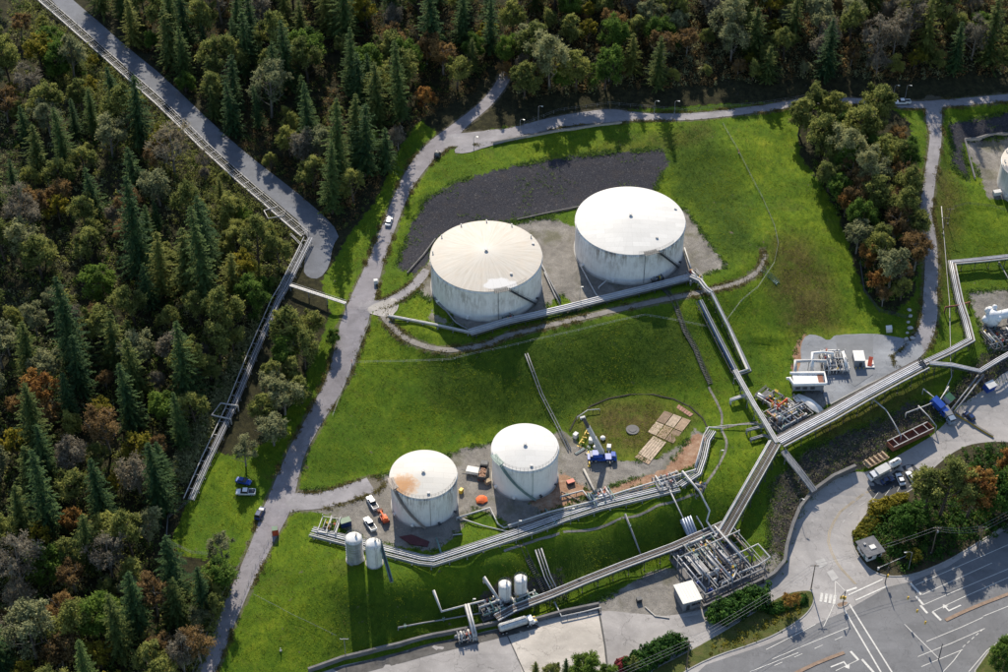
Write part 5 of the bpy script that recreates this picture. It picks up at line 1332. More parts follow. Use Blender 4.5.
def make_truck(label, cabm, boxm, L=7.5, boxh=2.3, kind='box', cat='truck', group=None):
    t = thing('truck', label, cat, (0,0,0), 0, group); h = L/2
    MB().box((0,0,.75),(L*.96,.9,.28)).build('chassis', DARKST, t)
    c = hull([(h-2.1,.6,2.5,1.1,1.05),(h-.6,.6,2.5,1.12,1.05),(h-.15,.6,1.5,1.12,1.08),(h,.6,1.25,1.08,1.05)]).build('cab', cabm, t)
    MB().box((h-.42,0,1.98),(.28,1.9,.75)).build('windscreen', GLASS, c)
    for s in (-1,1): MB().box((h-1.2,s*1.1,1.95),(.9,.06,.6)).build('side_window', GLASS, c)
    if kind == 'box':
        MB().box((-1.1,0,.95+boxh/2),(L-2.6,2.4,boxh)).build('cargo_box', boxm, t)
    elif kind == 'tank':
        tb = MB(); prof = [(.05,-h+.1),(.85,-h+.25),(1.15,-h+.8),(1.15,h-3.2),(.85,h-2.7),(.05,h-2.55)]
        n = 20; vs = [(x, r*math.cos(2*PI*j/n), 2.1+r*math.sin(2*PI*j/n)) for r, x in prof for j in range(n)]
        tb.add(vs, [(i*n+j, (i+1)*n+j, (i+1)*n+(j+1) % n, i*n+(j+1) % n) for i in range(len(prof)-1) for j in range(n)], 0, True)
        o = tb.build('tank', boxm, t)
        for x in (-h+1.2, -.8, .3): MB().cyl((x,0,3.15),.3,.22,12).build('tank_hatch', GREYP, o)
        MB().box((-1.0,.0,3.28),(L-4.4,.5,.05)).build('catwalk', DARKST, t)
    elif kind == 'dump':
        m = MB()
        for s in (-1,1): m.box((-1.1,s*1.15,1.6),(L-2.6,.1,1.3))
        m.box((-1.1-(L-2.6)/2,0,1.6),(.1,2.4,1.3)).box((-1.1+(L-2.6)/2,0,1.7),(.1,2.4,1.5)).box((-1.1,0,1.0),(L-2.6,2.3,.1)); m.build('tipper_body', boxm, t)
        pts = MB(); rs = np.random.RandomState(3)
        for k in range(60): pts.box((rs.uniform(-h+.6,h-3.0), rs.uniform(-.9,.9), 1.5+rs.uniform(0,.3)), tuple(rs.uniform(.3,.7,3)), rs.uniform(0,3))
        pts.build('load', INS, t)
    wheels(t, (-h+1.0, -h+2.2, h-1.2), .98, .5, .32); lights(t, h, -h+.02, .85, .95); return t
seat(make_truck('dark tipper truck with brown load between the two narrower tanks', DARKST, DARKST, 7.2, kind='dump'), 479.5,470.5, 482,459)
seat(make_truck('white two-box truck parked at the upper left of the lot', CARW, WALLW, 7.0, 2.0), 870.5,471.5, 866,474)
seat(make_truck('white tank truck parked behind the two-box truck', CARW, CARW, 6.6, kind='tank'), 883,464.5, 877,468)
seat(make_truck('bright blue box truck beside the brush slope', BLUEP, BLUEP, 6.6, 1.9), 930,406, 937,413)
seat(make_truck('pale grey blue truck in front of the bright blue one', pm('pale_blue_grey',(.25,.32,.42),.5), WALLG, 6.0, 1.5), 938.5,414.5, 943,421)
# white box trailer beside the tipper
t = thing('box_trailer','low white covered trailer left of the dark tipper truck','trailer')
MB().box((0,0,1.1),(4.6,2.3,1.1)).build('cargo_box', WALLW, t); MB().box((3.0,0,.6),(1.6,.15,.12)).build('drawbar', DARKST, t); wheels(t, (-.5,.5), 1.05, .35); seat(t, 470.5,470, 465,469)
# tanker trailer with yellow cab
t = thing('tank_truck','long silver tank truck with yellow bonnet parked below the small white tanks','truck'); n = 24
prof = [(.05,-6.2),(1.0,-6.05),(1.25,-5.5),(1.25,3.0),(1.0,3.5),(.05,3.65)]
m = MB().add([(x, r*math.cos(2*PI*j/n), 2.2+r*math.sin(2*PI*j/n)) for r, x in prof for j in range(n)], [(i*n+j, (i+1)*n+j, (i+1)*n+(j+1) % n, i*n+(j+1) % n) for i in range(5) for j in range(n)], 0, True)
tk = m.build('tank', pm('brushed_tank',(.50,.53,.54),.4,.3), t)
for x in (-4.6,-2.4,-.2,2.0): MB().cyl((x,0,3.35),.35,.25,14).build('tank_hatch', GREYP, tk)
MB().box((-1.2,.0,3.52),(8.6,.6,.05)).build('catwalk', GREYP, t); MB().box((-.4,0,.8),(11.6,.9,.25)).build('chassis', DARKST, t)
c = hull([(3.9,.6,2.5,1.1,1.02),(5.3,.6,2.55,1.12,1.02),(5.6,.6,1.6,1.12,1.05),(6.6,.6,1.45,1.0,.92),(6.9,.65,1.1,.9,.85)]).build('cab', CARW, t)
MB().box((5.42,0,2.05),(.2,1.85,.7)).build('windscreen', GLASS, c); MB().box((6.15,0,1.42),(1.0,1.75,.25)).build('bonnet', YELLOW, c)
wheels(t, (-5.2,-4.0,3.4,4.5,6.2), 1.0, .5, .34); lights(t, 6.9,-6.25,.8,.95); t.scale = (.86,1,.95); seat(t, 512.5,623, 527,618.5)
# orange-red boom lift
t = thing('boom_lift','orange-red machine with folded boom behind the two white pickups','machine')
MB().box((0,0,.85),(2.8,1.9,.7)).build('chassis', REDP, t); MB().box((-.7,0,1.6),(1.3,1.6,.9),taper=.85).build('engine_cover', ORANGE, t); MB().beam((-1.2,.2,2.1),(2.3,.2,1.9),.4,.4).build('boom', ORANGE, t); MB().box((2.7,.2,1.5),(.9,1.5,1.1)).build('basket', RUST, t); wheels(t,(-1.0,1.0),.95,.45,.35)
seat(t, 381.5,517, 377,509)
# crane
t = thing('crane_truck','blue mobile crane with long raised boom on the gravel beside the mown ring','crane')
MB().box((0,0,1.1),(8.6,2.5,.7)).build('carrier', BLUEP, t)
c = hull([(2.7,1.3,2.5,1.15,1.0),(3.9,1.3,2.4,1.15,1.0),(4.3,1.3,1.6,1.1,1.0)]).build('cab', BLUEP, t); MB().box((3.4,0,2.1),(.9,2.32,.5)).build('window', GLASS, c)
MB().cyl((-.6,0,1.45),1.2,.35,20).build('slew_ring', DARKST, t); MB().box((-1.4,0,2.4),(3.2,2.3,1.2),taper=.92).build('superstructure', BLUEP, t); MB().box((-3.2,0,2.1),(.9,2.5,.9)).build('counterweight', DBLUE, t)
oc = MB().box((.2,1.05,2.5),(1.4,.8,1.4),taper=.85).build('operator_cab', GLASS, t)
wheels(t,(-3.2,-1.9,1.6,3.0),1.1,.6,.4)
for x in (-3.9, 2.2):
    for s in (-1,1): MB().box((x,s*1.9,.95),(.3,1.6,.25)).box((x,s*2.6,.45),(.2,.2,.95)).cyl((x,s*2.6,.02),.45,.08,14).build('outrigger', YELLOW if x < 0 else DARKST, t)
seat(t, 597,456.5, 612,456)
pb = t.location+Vector((0,0,2.9)); pt = G(577.5,441)+Vector((0,0,0)); 
pe = absz(578.5,414.5, H(pb.x,pb.y)+17.0)
inv = t.rotation_euler.to_matrix().inverted()
def loc(p): return inv@(p-t.location)
for a, b, wd, m_ in ((0,.42,1.35,WHITEP),(.40,.74,1.1,WHITEP),(.72,1.0,.9,DARKST)): MB().beam(loc(pb.lerp(pe,a)), loc(pb.lerp(pe,b)), wd, wd).build('boom_section', m_, t)
MB().tube([loc(pb+Vector((0,-.2,-.5))), loc(pb.lerp(pe,.33))], .16, 8).build('lift_cylinder', GREYP, t)
MB().beam(loc(pe+Vector((-.8,0,-.3))), loc(pe+Vector((.6,0,.2))), .7,.7).build('boom_head', WHITEP, t)
MB().tube([loc(pe), loc(pe+Vector((0,0,-9)))], .05, 4).box(tuple(loc(pe+Vector((0,0,-9.3)))), (.4,.4,.7)).build('hook', YELLOW, t)
# rail wagons on the roadside
def wagon(label, a, b, w, hgt, mat, kind):
    p, q = G(*a), G(*b); L = (q-p).length; t = thing('open_wagon', label, 'wagon', (p+q)/2, heading(p, q), None)
    t.location.z = min(p.z,q.z)+.1 if abs(p.z-q.z) < .5 else (p.z+q.z)/2
    MB().box((0,0,.9),(L,w,.3)).build('underframe', mat, t)
    if kind == 'gondola':
        for s in (-1,1): MB().box((0,s*w/2,.9+hgt/2),(L,.14,hgt)).build('side_wall', RUST, t)
        for s in (-1,1): MB().box((s*L/2,0,.9+hgt/2),(.14,w-.16,hgt)).build('end_wall', RUST, t)
        for s in (-1,1): MB().box((0,s*w/2,.95+hgt),(L,.3,.12)).build('top_chord', GREYP, t)
        for k in range(4): MB().box((-L/2+L*(k+.5)/4,0,.98+hgt),(.22,w,.14)).build('cross_bar', GREYP, t)
    else:
        for k in range(5): MB().box((-L/2+L*(k+.5)/5,0,1.5),(.5,w,.9)).build('cradle', WOODP, t)
        for s in (-1,1): MB().box((0,s*w/2,1.15),(L,.18,.3)).build('side_beam', WOODP, t)
    for x in (-L/2+1.4, -L/2+2.6, L/2-2.6, L/2-1.4):
        for s in (-1,1): MB().cyl((x,s*.75-.07,.42),.42,.14,16,axis='Y').build('wheel', DARKST, t)
wagon('rust-red open wagon with pale top frame beside the brush slope', (882,447),(922,428), 3.0, 1.7, RUST, 'gondola')
wagon('low timber-framed flat wagon left of the rust-red one', (858,465),(879,453), 2.6, .6, WOODP, 'flat')
# trailers, boxes, tarps and gear
def skip(label, u, v, u2, v2, L, w, h, mat, top=None, name='container', cat='container'):
    t = thing(name, label, cat); MB().box((0,0,h/2),(L,w,h)).build('body', mat, t); MB().box((0,0,h+.04),(L+.06,w+.06,.08)).build('lid', top or mat, t)
    m = MB()
    for k in range(5): 
        for s in (-1,1): m.box((-L/2+L*(k+.5)/5, s*(w/2+.03), h/2),(.1,.06,h*.94))
    m.build('ribs', mat, t); seat(t, u, v, u2, v2); return t
skip('blue container with pale lid at the right-hand roadside', 980.5,386,986,383, 3.2,2.4,2.6, BLUEP, WALLW)
skip('small white container with green stripe above the blue trucks', 939.5,397.5,944,402, 2.6,2.2,2.3, WALLW, GREENM)
skip('red and green cabinet on the grass beside the hill road junction', 273.5,530,274,536, 1.5,1.6,2.4, REDP, GREENM, 'equipment_cabinet','cabinet')
skip('white cabinet on the left verge of the berm path', 373,281.5,377,281, 1.2,1.0,1.5, WALLW, None, 'equipment_cabinet','cabinet')
skip('dark green machine box beside the left silo', 343,521,350,519, 3.0,2.0,1.9, DBLUE, GREENM)
skip('white box on the grey yard above the white hut', 882,328.5,887,328, 1.8,1.6,1.6, WALLW)
skip('brown wooden crate left of the green-railed tank', 484,480,488,478, 1.6,1.2,1.2, WOODP, None, 'crate','crate')
skip('yellow barrel rack right of the rust-stained tank', 457.5,489,460,486, 1.2,.9,1.3, YELLOW, None, 'drum_rack','rack')
skip('dark low pump box on the gravel beside the crane', 566,480,572,478, 2.2,1.4,1.0, DARKST, REDP, 'pump_box','pump')
skip('grey bin on the concrete by the tank truck cab', 634,597,638,596, 1.4,1.2,1.2, DARKST, None, 'waste_bin','bin')
# orange tarpaulin heap
def tarp(label, pts, hgt, mat, seed=1):
    P = W(pts, 0); xs=[p.x for p in P]; ys=[p.y for p in P]; cx, cy = sum(xs)/len(P), sum(ys)/len(P)
    hf = lambda x, y: H(x,y)+hgt*max(0, 1-(math.hypot(x-cx,y-cy)/(max(math.hypot(p.x-cx,p.y-cy) for p in P)))**2)*(.7+.5*noise.noise(Vector((x*.35,y*.35,seed))))+.1
    o = sheet('tarpaulin', [(p.x,p.y) for p in P], mat, .05, .6, 0, .02, True, hf); return center_mesh(tag(o, label, 'tarpaulin'))
tarp('bright orange tarpaulin heap left of the plain white tank', [(472,496),(476,492),(483,494),(484,498),(479,501),(473,500)], 1.5, ORANGE, 2)
tarp('long white sheeting draped over pipework below the yard', [(786,395),(792,391.5),(801,397),(810,402),(817,407),(812,411),(803,408),(797,402),(790,401)], 1.8, SHEET, 4)
tarp('small white sheet over pipes left of the long sheeting', [(778,404),(785,400),(791,404),(786,409),(779,408)], 1.6, SHEET, 6)
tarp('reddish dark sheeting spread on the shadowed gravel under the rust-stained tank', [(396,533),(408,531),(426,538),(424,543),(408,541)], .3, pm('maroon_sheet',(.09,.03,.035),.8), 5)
# crane mats
def mat_quad(c, mat, label, k, name='timber_mat'):
    """a mat of planks between four ground corners"""
    P = W(c, 0); base = sum(P, Vector())/4; m = MB(); n = 6
    for i in range(n):
        f0, f1 = i/n+.012, (i+1)/n-.012; a, b = P[0].lerp(P[1], f0), P[0].lerp(P[1], f1); d, e = P[3].lerp(P[2], f0), P[3].lerp(P[2], f1)
        z = random.uniform(.14,.2); vs = []
        for zz in (.02, z):
            for q in (a, b, e, d): vs.append((q.x, q.y, q.z+zz))
        m.add(vs, [(3,2,1,0),(4,5,6,7),(0,1,5,4),(1,2,6,5),(2,3,7,6),(3,0,4,7)])
    o = m.build(name, mat, None, base); o.location = base; return tag(o, label, 'timber mat', 'timber mats laid by the crane')
WM = [pm(f'timber_mat_{c}', col, .85, 0, .35, .9, (.2,.15,.11), .6) for c, col in (('light',(.50,.40,.30)),('mid',(.40,.29,.20)),('dark',(.28,.20,.14)))]
A = [(659,407.5),(686,417.5),(668,441),(642,429)]
def bil4(c, s, t): 
    x = (1-s)*(1-t)*c[0][0]+s*(1-t)*c[1][0]+s*t*c[2][0]+(1-s)*t*c[3][0]; y = (1-s)*(1-t)*c[0][1]+s*(1-t)*c[1][1]+s*t*c[2][1]+(1-s)*t*c[3][1]; return (x, y)
pos = ['top left','top middle','top right','bottom left','bottom middle','bottom right']; k = 0
for j in range(2):
    for i in range(3):
        s0, s1, t0, t1 = i/3+.015, (i+1)/3-.015, j/2+.015, (j+1)/2-.015
        mat_quad([bil4(A,s0,t0),bil4(A,s1,t0),bil4(A,s1,t1),bil4(A,s0,t1)], WM[(2,0,1,0,1,2)[k]], f'weathered timber mat, {pos[k]} of the block of six by the crane', k); k += 1
mat_quad([(648,433),(661,439.5),(646,458),(633,450)], WM[0], 'large pale timber mat sticking out from the lower corner of the block', 6)
mat_quad([(633,451),(646,458.5),(643.5,461.5),(629.5,454)], WM[1], 'narrow brown mat at the lower end of the large pale mat', 7)
mat_quad([(673,401.5),(688,411.5),(684.5,414),(671,405)], pm('reddish_mat',(.36,.2,.15),.85), 'separate reddish timber mat at the upper right of the mown ring', 8)
solo(MB().cyl(G(627.5,427),2.0,.35,28).cyl(G(627.5,427)+Vector((0,0,.35)),1.2,.12,24), 'round_hatch', DCONC, 'round grey concrete hatch in the middle of the mown ring', 'hatch')
p = G(627.5,427); 
# small yard gear left of the crane
rs = random.Random(5)
for k, (u, v, what) in enumerate([(571,434,'white cabinet'),(576,441,'yellow frame'),(581,432,'yellow frame'),(586,439,'white cabinet'),(591,445,'white bag'),(583,447,'pipe stack'),(598,436,'white bag'),(575,448,'pipe stack'),(604,446,'white cabinet')]):
    c = G(u, v); words = ['leftmost','left lower','upper left','middle','right middle','lower middle','upper right','lower left','right'][k]
    t = thing(what.replace(' ','_'), f'{what} among the loose gear left of the crane, {words} one', what.split()[-1], c, rs.uniform(0,1.5))
    if 'frame' in what:
        for s in (-1,1): MB().box((s*1.0,0,.7),(.15,.15,1.4)).box((s*1.0,0,.05),(.3,1.4,.1)).build('leg', YELLOW, t)
        MB().box((0,0,1.4),(2.4,.18,.18)).build('top_beam', YELLOW, t)
    elif 'cabinet' in what: MB().box((0,0,.8),(1.5,1.2,1.6)).build('body', WALLW, t); MB().box((.3,-.62,.8),(.6,.04,1.3)).build('door', GREYP, t)
    elif 'bag' in what: MB().lathe((0,0,0),[(.1,0),(.75,.15),(.85,.6),(.6,1.0),(.1,1.1)],10).build('bag', SHEET, t)
    else:
        for i in range(4): MB().tube([(-1.8,-.5+i*.32,.15),(1.8,-.5+i*.32,.15)],.14,8).build('pipe', [GREYP,TEAL,WHITEP,BROWNP][i], t)
# ------------------------------------------------------------------ buildings
TEALG = pm('grey_teal_steel', (.20,.27,.27), .6, .1, .3, .8, (.3,.3,.28))
def wbox(corners, hgt, z=None):
    """ground corners (bearings) -> world corners at one level"""
    P = W(corners, 0); zz = sum(p.z for p in P)/4 if z is None else z
    return [Vector((p.x,p.y,zz)) for p in P], zz
def rect(u, v, u2, v2, w):
    """centre line of a rectangle from two bearings, and its width"""
    p, q = G(u, v), G(u2, v2); return (p+q)/2, heading(p, q), (q-p).xy.length, w
# white-roofed building by the process plant: roof corners seen at height 3.4
def roofquad(cs, z): return [absz(u, v, z) for u, v in cs]
gz = G(682,595).z; R4 = roofquad([(668,581),(687,576),(697,593.5),(677.5,600)], gz+3.6); c = sum(R4, Vector())/4; base = Vector((c.x,c.y,gz))
t = thing('plant_building','flat white-roofed grey building at the left of the process plant','building', base)
ang = heading(R4[0],R4[1]); wx = (R4[1]-R4[0]).length; wy = (R4[3]-R4[0]).length
t.rotation_euler = (0,0,ang)
MB().box((0,0,1.7),(wx-.5,wy-.5,3.4)).build('wall', WALLG, t)
rf = MB().box((0,0,3.52),(wx,wy,.24)).build('roof', pm('cream_roof_sheet',(.70,.68,.62),.6,0,.08), t)
for k in range(7): MB().box((-wx/2+wx*(k+.5)/7,0,3.67),(.06,wy-.1,.05)).build('roof_seam', WALLW, rf)
MB().box((-wx*.2,-wy/2+.22,1.05),(1.0,.08,2.1)).build('door', DARKST, t)
for x in (.08,.3): MB().box((wx*x,-wy/2+.22,1.9),(1.1,.08,.8)).build('window', GLASS, t)
# guard house
gz = G(860,560).z; R4 = roofquad([(848,538),(866,532),(879,546.5),(861,553.5)], gz+3.0); c = sum(R4, Vector())/4; ang = heading(R4[0],R4[1]); wx = (R4[1]-R4[0]).length; wy = (R4[3]-R4[0]).length
t = thing('guard_house','small guard house with dark flat roof and white walls at the street fork','hut',(c.x,c.y,gz),ang)
MB().box((0,0,1.4),(wx-1.2,wy-1.2,2.8)).build('wall', WALLW, t)
rf = MB().box((0,0,2.95),(wx,wy,.3)).build('roof', ROOFD, t); MB().box((0.4,-.5,3.2),(1.7,1.5,.25)).build('skylight', WALLW, rf); MB().box((-1.2,1.2,3.3),(.7,.7,.45)).build('roof_unit', GREYP, rf)
for x in (-.25,.22): MB().box((wx*x,-wy/2+.58,1.65),(1.3,.06,1.0)).build('window', GLASS, t)
MB().box((-wx/2+.58,.3,1.65),(.06,1.8,1.0)).build('window', GLASS, t); MB().box((-wx/2+.58,-1.3,1.05),(.06,.9,2.1)).build('door', TEAL, t)
# barrier gate beside it
p = G(871,566); q = G(903,552); t = thing('barrier_gate','long pale barrier arm across the grass right of the guard house','barrier',p)
MB().box((0,0,.6),(.5,.5,1.2)).build('housing', WHITEP, t); MB().tube([(0,0,1.05),(q.x-p.x,q.y-p.y,q.z-p.z+1.05)],.1,8).build('arm', WHITEP, t); MB().box((q.x-p.x,q.y-p.y,q.z-p.z+.5),(.3,.3,1.0)).build('rest_post', WHITEP, t)
# machinery housing in the yard
gz = G(800,392).z; R4 = roofquad([(784,370.5),(818.5,370),(819,382.5),(784.5,382.5)], gz+4.0); c = sum(R4, Vector())/4; wx = (R4[1]-R4[0]).length; wy = (R4[3]-R4[0]).length; ang = heading(R4[0],R4[1])
t = thing('compressor_housing','white-roofed machinery housing with red end panel in the yard','machinery housing',(c.x,c.y,gz),ang)
for x in (-.44,-.15,.15,.44):
    for s in (-1,1): MB().box((wx*x,s*wy*.42,.7),(.3,.3,1.4)).build('leg', DARKST, t)
MB().box((0,0,2.6),(wx-1.4,wy-.8,2.5)).build('wall', WALLG, t); MB().box((-.06*wx,0,3.95),(wx*.72,wy-1.0,.16)).build('roof', SHEET, t); MB().box((.36*wx,0,3.98),(wx*.15,wy-1.0,.2)).build('red_panel', RUST, t)
m = MB().tube([(-wx/2-1.2,.4,4.0),(-wx/2-.2,.4,4.1),(-wx/2+.6,-wy/2+.2,4.2),(wx/2-.3,-wy/2+.2,4.2),(wx/2,-wy/2+.7,4.2),(wx/2,wy/2-.3,4.2),(-wx/2+.2,wy/2-.1,4.2)], .42, 10); m.build('ring_duct', TANKW, t)
for x in (-.3,-.1,.12): MB().box((wx*x,-wy/2+.38,2.4),(1.4,.08,1.1)).build('louvre', DARKST, t)
for k in range(5): MB().box((-wx*.4+wx*.14*k,0,4.05),(.05,wy-1.0,.06)).build('roof_seam', GREYP, t)
# thick white duct loop above the housing
run('thick white duct loop standing behind the machinery housing', [(789,369),(789,358.5),(805,358),(819,358.5)], .45, WHITEP, 4.0, 'duct', sup=4, follow=False)
run('second white duct over the yard skid', [(806,362),(806,350.5),(816,349.5),(826,350.5)], .4, TANKW, 4.0, 'duct', sup=4, follow=False)
# white hut
gz = G(852,362).z; R4 = roofquad([(846.5,348),(857,348),(858,358),(847.5,358)], gz+2.8); c = sum(R4, Vector())/4; wx = (R4[1]-R4[0]).length; wy = (R4[3]-R4[0]).length
t = thing('equipment_hut','small white-roofed grey hut standing in the right half of the yard','hut',(c.x,c.y,gz),heading(R4[0],R4[1]))
MB().box((0,0,1.35),(wx-.1,wy-.1,2.7)).build('wall', WALLG, t); MB().box((0,0,2.78),(wx+.1,wy+.1,.16)).build('roof', WALLW, t); MB().box((.4,-wy/2+.02,1.0),(.9,.06,2.0)).build('door', DARKST, t)
for x in (-.35,0,.4): MB().box((wx*x,-wy/2-1.0,.5),(.14,.14,1.0)).build('bollard', YELLOW, t)
t = thing('red_marked_skid','white platform with red panel beside the equipment hut','skid',G(862,362)); MB().box((0,0,.35),(3.0,3.4,.3)).build('platform', WALLW, t); MB().beam((-.1,-1.2,.6),(.7,1.6,1.9),1.3,.12).build('red_panel', REDP, t)
# ------------------------------------------------------------------ process units: pipework on steel frames
def process(label, corners, seed, nx=4, ny=2, hgt=3.6, steel=None, npx=7, npy=6, vessels=3, pumps=5, slab=True, mats=None, name='process_unit', plat=1, r=(.1,.24)):
    """corners: two bearings of the near-left and near-right slab corner and one of the far-left"""
    rs = random.Random(seed); steel = steel or TEAL; mats = mats or [WHITEP,GREYP,SILVER,BROWNP,GREYP,WHITEP]
    a, b, d = W(corners, 0); L = (b-a).xy.length; Wd = (d-a).xy.length; ang = heading(a, b); z = (a.z+b.z+d.z)/3
    t = thing(name, label, 'process plant', (a.x,a.y,z), ang)
    if slab: MB().box((L/2,Wd/2,-.25),(L+.8,Wd+.8,.9)).build('slab', DCONC, t)
    zb = .2
    for i in range(nx+1):
        for j in range(ny+1):
            x, y = L*i/nx, Wd*j/ny; hh = hgt*rs.choice((.6,1,1)); MB().box((x,y,zb+hh/2),(.22,.22,hh)).build('column', steel, t)
    for j in range(ny+1): MB().box((L/2,Wd*j/ny,zb+hgt*.6),(L,.18,.22)).build('beam', steel, t)
    for i in range(nx+1):
        MB().box((L*i/nx,Wd/2,zb+hgt*.6+.02),(.18,Wd,.2)).build('beam', steel, t)
        if rs.random() < .6: MB().box((L*i/nx,Wd/2,zb+hgt),(.16,Wd,.18)).build('beam', steel, t)
    for k in range(npx):
        y = Wd*(k+.5+rs.uniform(-.2,.2))/npx; x0, x1 = sorted((rs.uniform(-.05,.4)*L, rs.uniform(.6,1.05)*L)); zz = zb+rs.choice((.7,1.5,hgt*.6+.35,hgt*.6+.35,hgt+.2)); rr = rs.uniform(*r)
        P = [(x0,y,zb),(x0,y,zz),(x1,y,zz),(x1,y+rs.uniform(-.8,.8),zz),(x1,y,zb)]; P[4] = (P[3][0],P[3][1],zb)
        o = MB().tube(P, rr, 8).build('pipe', rs.choice(mats), t)
        for _ in range(2):
            x = rs.uniform(x0+.3, x1-.3); MB().lathe((x,y,zz-rr*1.5),[(.02,0),(rr*1.9,.02),(rr*1.9,rr*3),(.02,rr*3)],10).tube([(x,y,zz),(x,y,zz+rr+.55)],.04,5).lathe((x,y,zz+rr+.55),[(.28,-.03),(.32,0),(.28,.03),(.22,0)],10).build('valve', rs.choice([TEAL,REDP,YELLOW,GREYP,DARKST]), t)
    for k in range(npy):
        x = L*(k+.5+rs.uniform(-.25,.25))/npy; y0, y1 = sorted((rs.uniform(-.05,.35)*Wd, rs.uniform(.6,1.05)*Wd)); zz = zb+rs.choice((1.0,hgt*.6+.7,hgt*.6+.7,hgt+.5)); rr = rs.uniform(*r)
        MB().tube([(x,y0,zb),(x,y0,zz),(x,y1,zz),(x,y1,zb)], rr, 8).build('pipe', rs.choice(mats), t)
    for k in range(vessels):
        x, y = rs.uniform(.1,.9)*L, rs.uniform(.2,.8)*Wd; rr = rs.uniform(.4,.8); hh = rs.uniform(1.6,3.4)
        if k % 2: MB().lathe((x,y,zb),[(.05,.1),(rr,.3),(rr,hh),(rr*.7,hh+.3),(.03,hh+.42)],20).build('vessel', rs.choice([WHITEP,SILVER]), t)
        else:
            n = 16; m = MB(); prof = [(.03,-1.6),(rr*.7,-1.5),(rr,-1.2),(rr,1.2),(rr*.7,1.5),(.03,1.6)]
            m.add([(x+q, y+r_*math.cos(2*PI*j/n), zb+1.2+r_*math.sin(2*PI*j/n)) for r_, q in prof for j in range(n)], [(i*n+j,(i+1)*n+j,(i+1)*n+(j+1)%n,i*n+(j+1)%n) for i in range(5) for j in range(n)],0,True).build('vessel', rs.choice([WHITEP,SILVER,GREYP]), t)
    for k in range(pumps):
        x, y = rs.uniform(.05,.95)*L, rs.uniform(.05,.95)*Wd
        MB().box((x,y,zb+.15),(1.5,.7,.3)).cyl((x-.6,y,zb+.62),.3,.8,12,axis='X').cyl((x+.25,y-.2,zb+.6),.36,.4,12,axis='Y').build('pump', rs.choice([BLUEP,GREENM,DARKST,GREYP]), t)
    for k in range(plat):
        x = L*(.15+.6*k/max(1,plat)); MB().box((x+1.2,Wd*.6,zb+hgt*.6+.15),(3.2,Wd*.45,.07)).build('platform', steel, t)
        m = MB()
        for sx, sy in ((-.4,.375),(2.8,.375),(-.4,.825),(2.8,.825)): m.tube([(x+sx,Wd*sy,zb+hgt*.6+.18),(x+sx,Wd*sy,zb+hgt*.6+1.25)],.035,4)
        for sy in (.375,.825): m.tube([(x-.4,Wd*sy,zb+hgt*.6+1.25),(x+2.8,Wd*sy,zb+hgt*.6+1.25)],.035,4)
        for sx in (-.4,2.8): m.tube([(x+sx,Wd*.375,zb+hgt*.6+1.25),(x+sx,Wd*.825,zb+hgt*.6+1.25)],.035,4)
        m.build('guard_rail', YELLOW if k % 2 else steel, t)
    return t
process('largest block of process pipework beside the white-roofed building', [(699,597),(758,569),(684,549)], 3, 5, 3, 4.0, GREYP, 11, 14, 6, 10, plat=3)
process('teal-framed pipework at the upper left corner of the process plant', [(692,567),(716,556),(684,548)], 9, 3, 2, 4.4, TEALG, 6, 5, 1, 2, slab=False, plat=2)
run('bright white pipe loop around the upper edge of the process plant', [(716,556),(735,548),(752,540),(764,553),(752,561),(734,568)], .2, WHITEP, 3.0, sup=5, follow=False)
process('crowded valve pipework at the pipe crossing under the yard', [(775,432),(806,414),(758,412)], 12, 4, 3, 2.6, GREYP, 10, 9, 3, 5, slab=True, plat=2, mats=[WHITEP,INS,GREYP,SILVER,INS,WHITEP])
process('small valve station with yellow handrails left of the grey yard', [(748,397),(772,412),(742,383)], 15, 3, 1, 2.0, DARKST, 5, 4, 1, 3, slab=False, plat=1, mats=[YELLOW,WHITEP,GREYP,REDP])
process('white and green compressor skid on the upper part of the yard', [(817,372),(842,371),(809,354)], 18, 4, 2, 2.6, WHITEP, 7, 9, 5, 4, slab=True, plat=1, mats=[TANKW,TANKW,GREYP,WHITEP])
process('cluttered pump manifold below the two small white tanks', [(480,617),(503,609),(474,602)], 21, 3, 2, 2.4, DARKST, 6, 6, 1, 5, plat=1, mats=[WHITEP,GREYP,TEAL])
process('teal pipe manifold right of the small white tanks', [(509,606),(533,596),(505,599)], 22, 3, 1, 2.0, TEAL, 4, 5, 0, 2, slab=False, plat=1, mats=[GREYP,TEAL,WHITEP])
process('valve cluster in the middle of the lower silver bundle', [(590,505),(610,499),(585,493)], 24, 2, 1, 1.8, TEAL, 4, 4, 1, 2, slab=False, plat=1)
process('valve cluster near the right end of the lower silver bundle', [(655,491),(680,482),(650,479)], 27, 3, 1, 2.0, GREYP, 5, 5, 2, 3, slab=False, plat=1)
process('dark valve box where the white pipe leaves the lower terrace', [(688,487),(697,493),(683,481)], 29, 1, 1, 2.2, DARKST, 3, 2, 1, 1, slab=False, plat=1, mats=[WHITEP,DBLUE])
process('loading arm station hanging over the left concrete yard', [(456,640),(473,636),(455,632)], 31, 2, 1, 2.4, GREYP, 3, 4, 1, 1, slab=False, plat=1, mats=[WHITEP,GREYP])
process('small pump group under the bright white tank at the silver bundle', [(648,283),(658,280),(645,276)], 33, 1, 1, 1.8, DARKST, 3, 2, 0, 2, slab=False, plat=0)
process('small pump group in front of the cream-roofed tank', [(503,323),(512,320),(501,318)], 34, 1, 1, 1.6, TEAL, 2, 2, 0, 1, slab=False, plat=0)
process('pipe manifold right of the silver bundle where it turns downhill', [(685,284),(697,280),(684,275)], 36, 1, 1, 2.0, GREYP, 3, 3, 0, 2, slab=False, plat=1)
process('small grey valve stand beside the bottom rack under the dark bank', [(668,556),(680,551),(664,549)], 38, 2, 1, 1.8, GREYP, 3, 3, 0, 2, slab=False, plat=0)
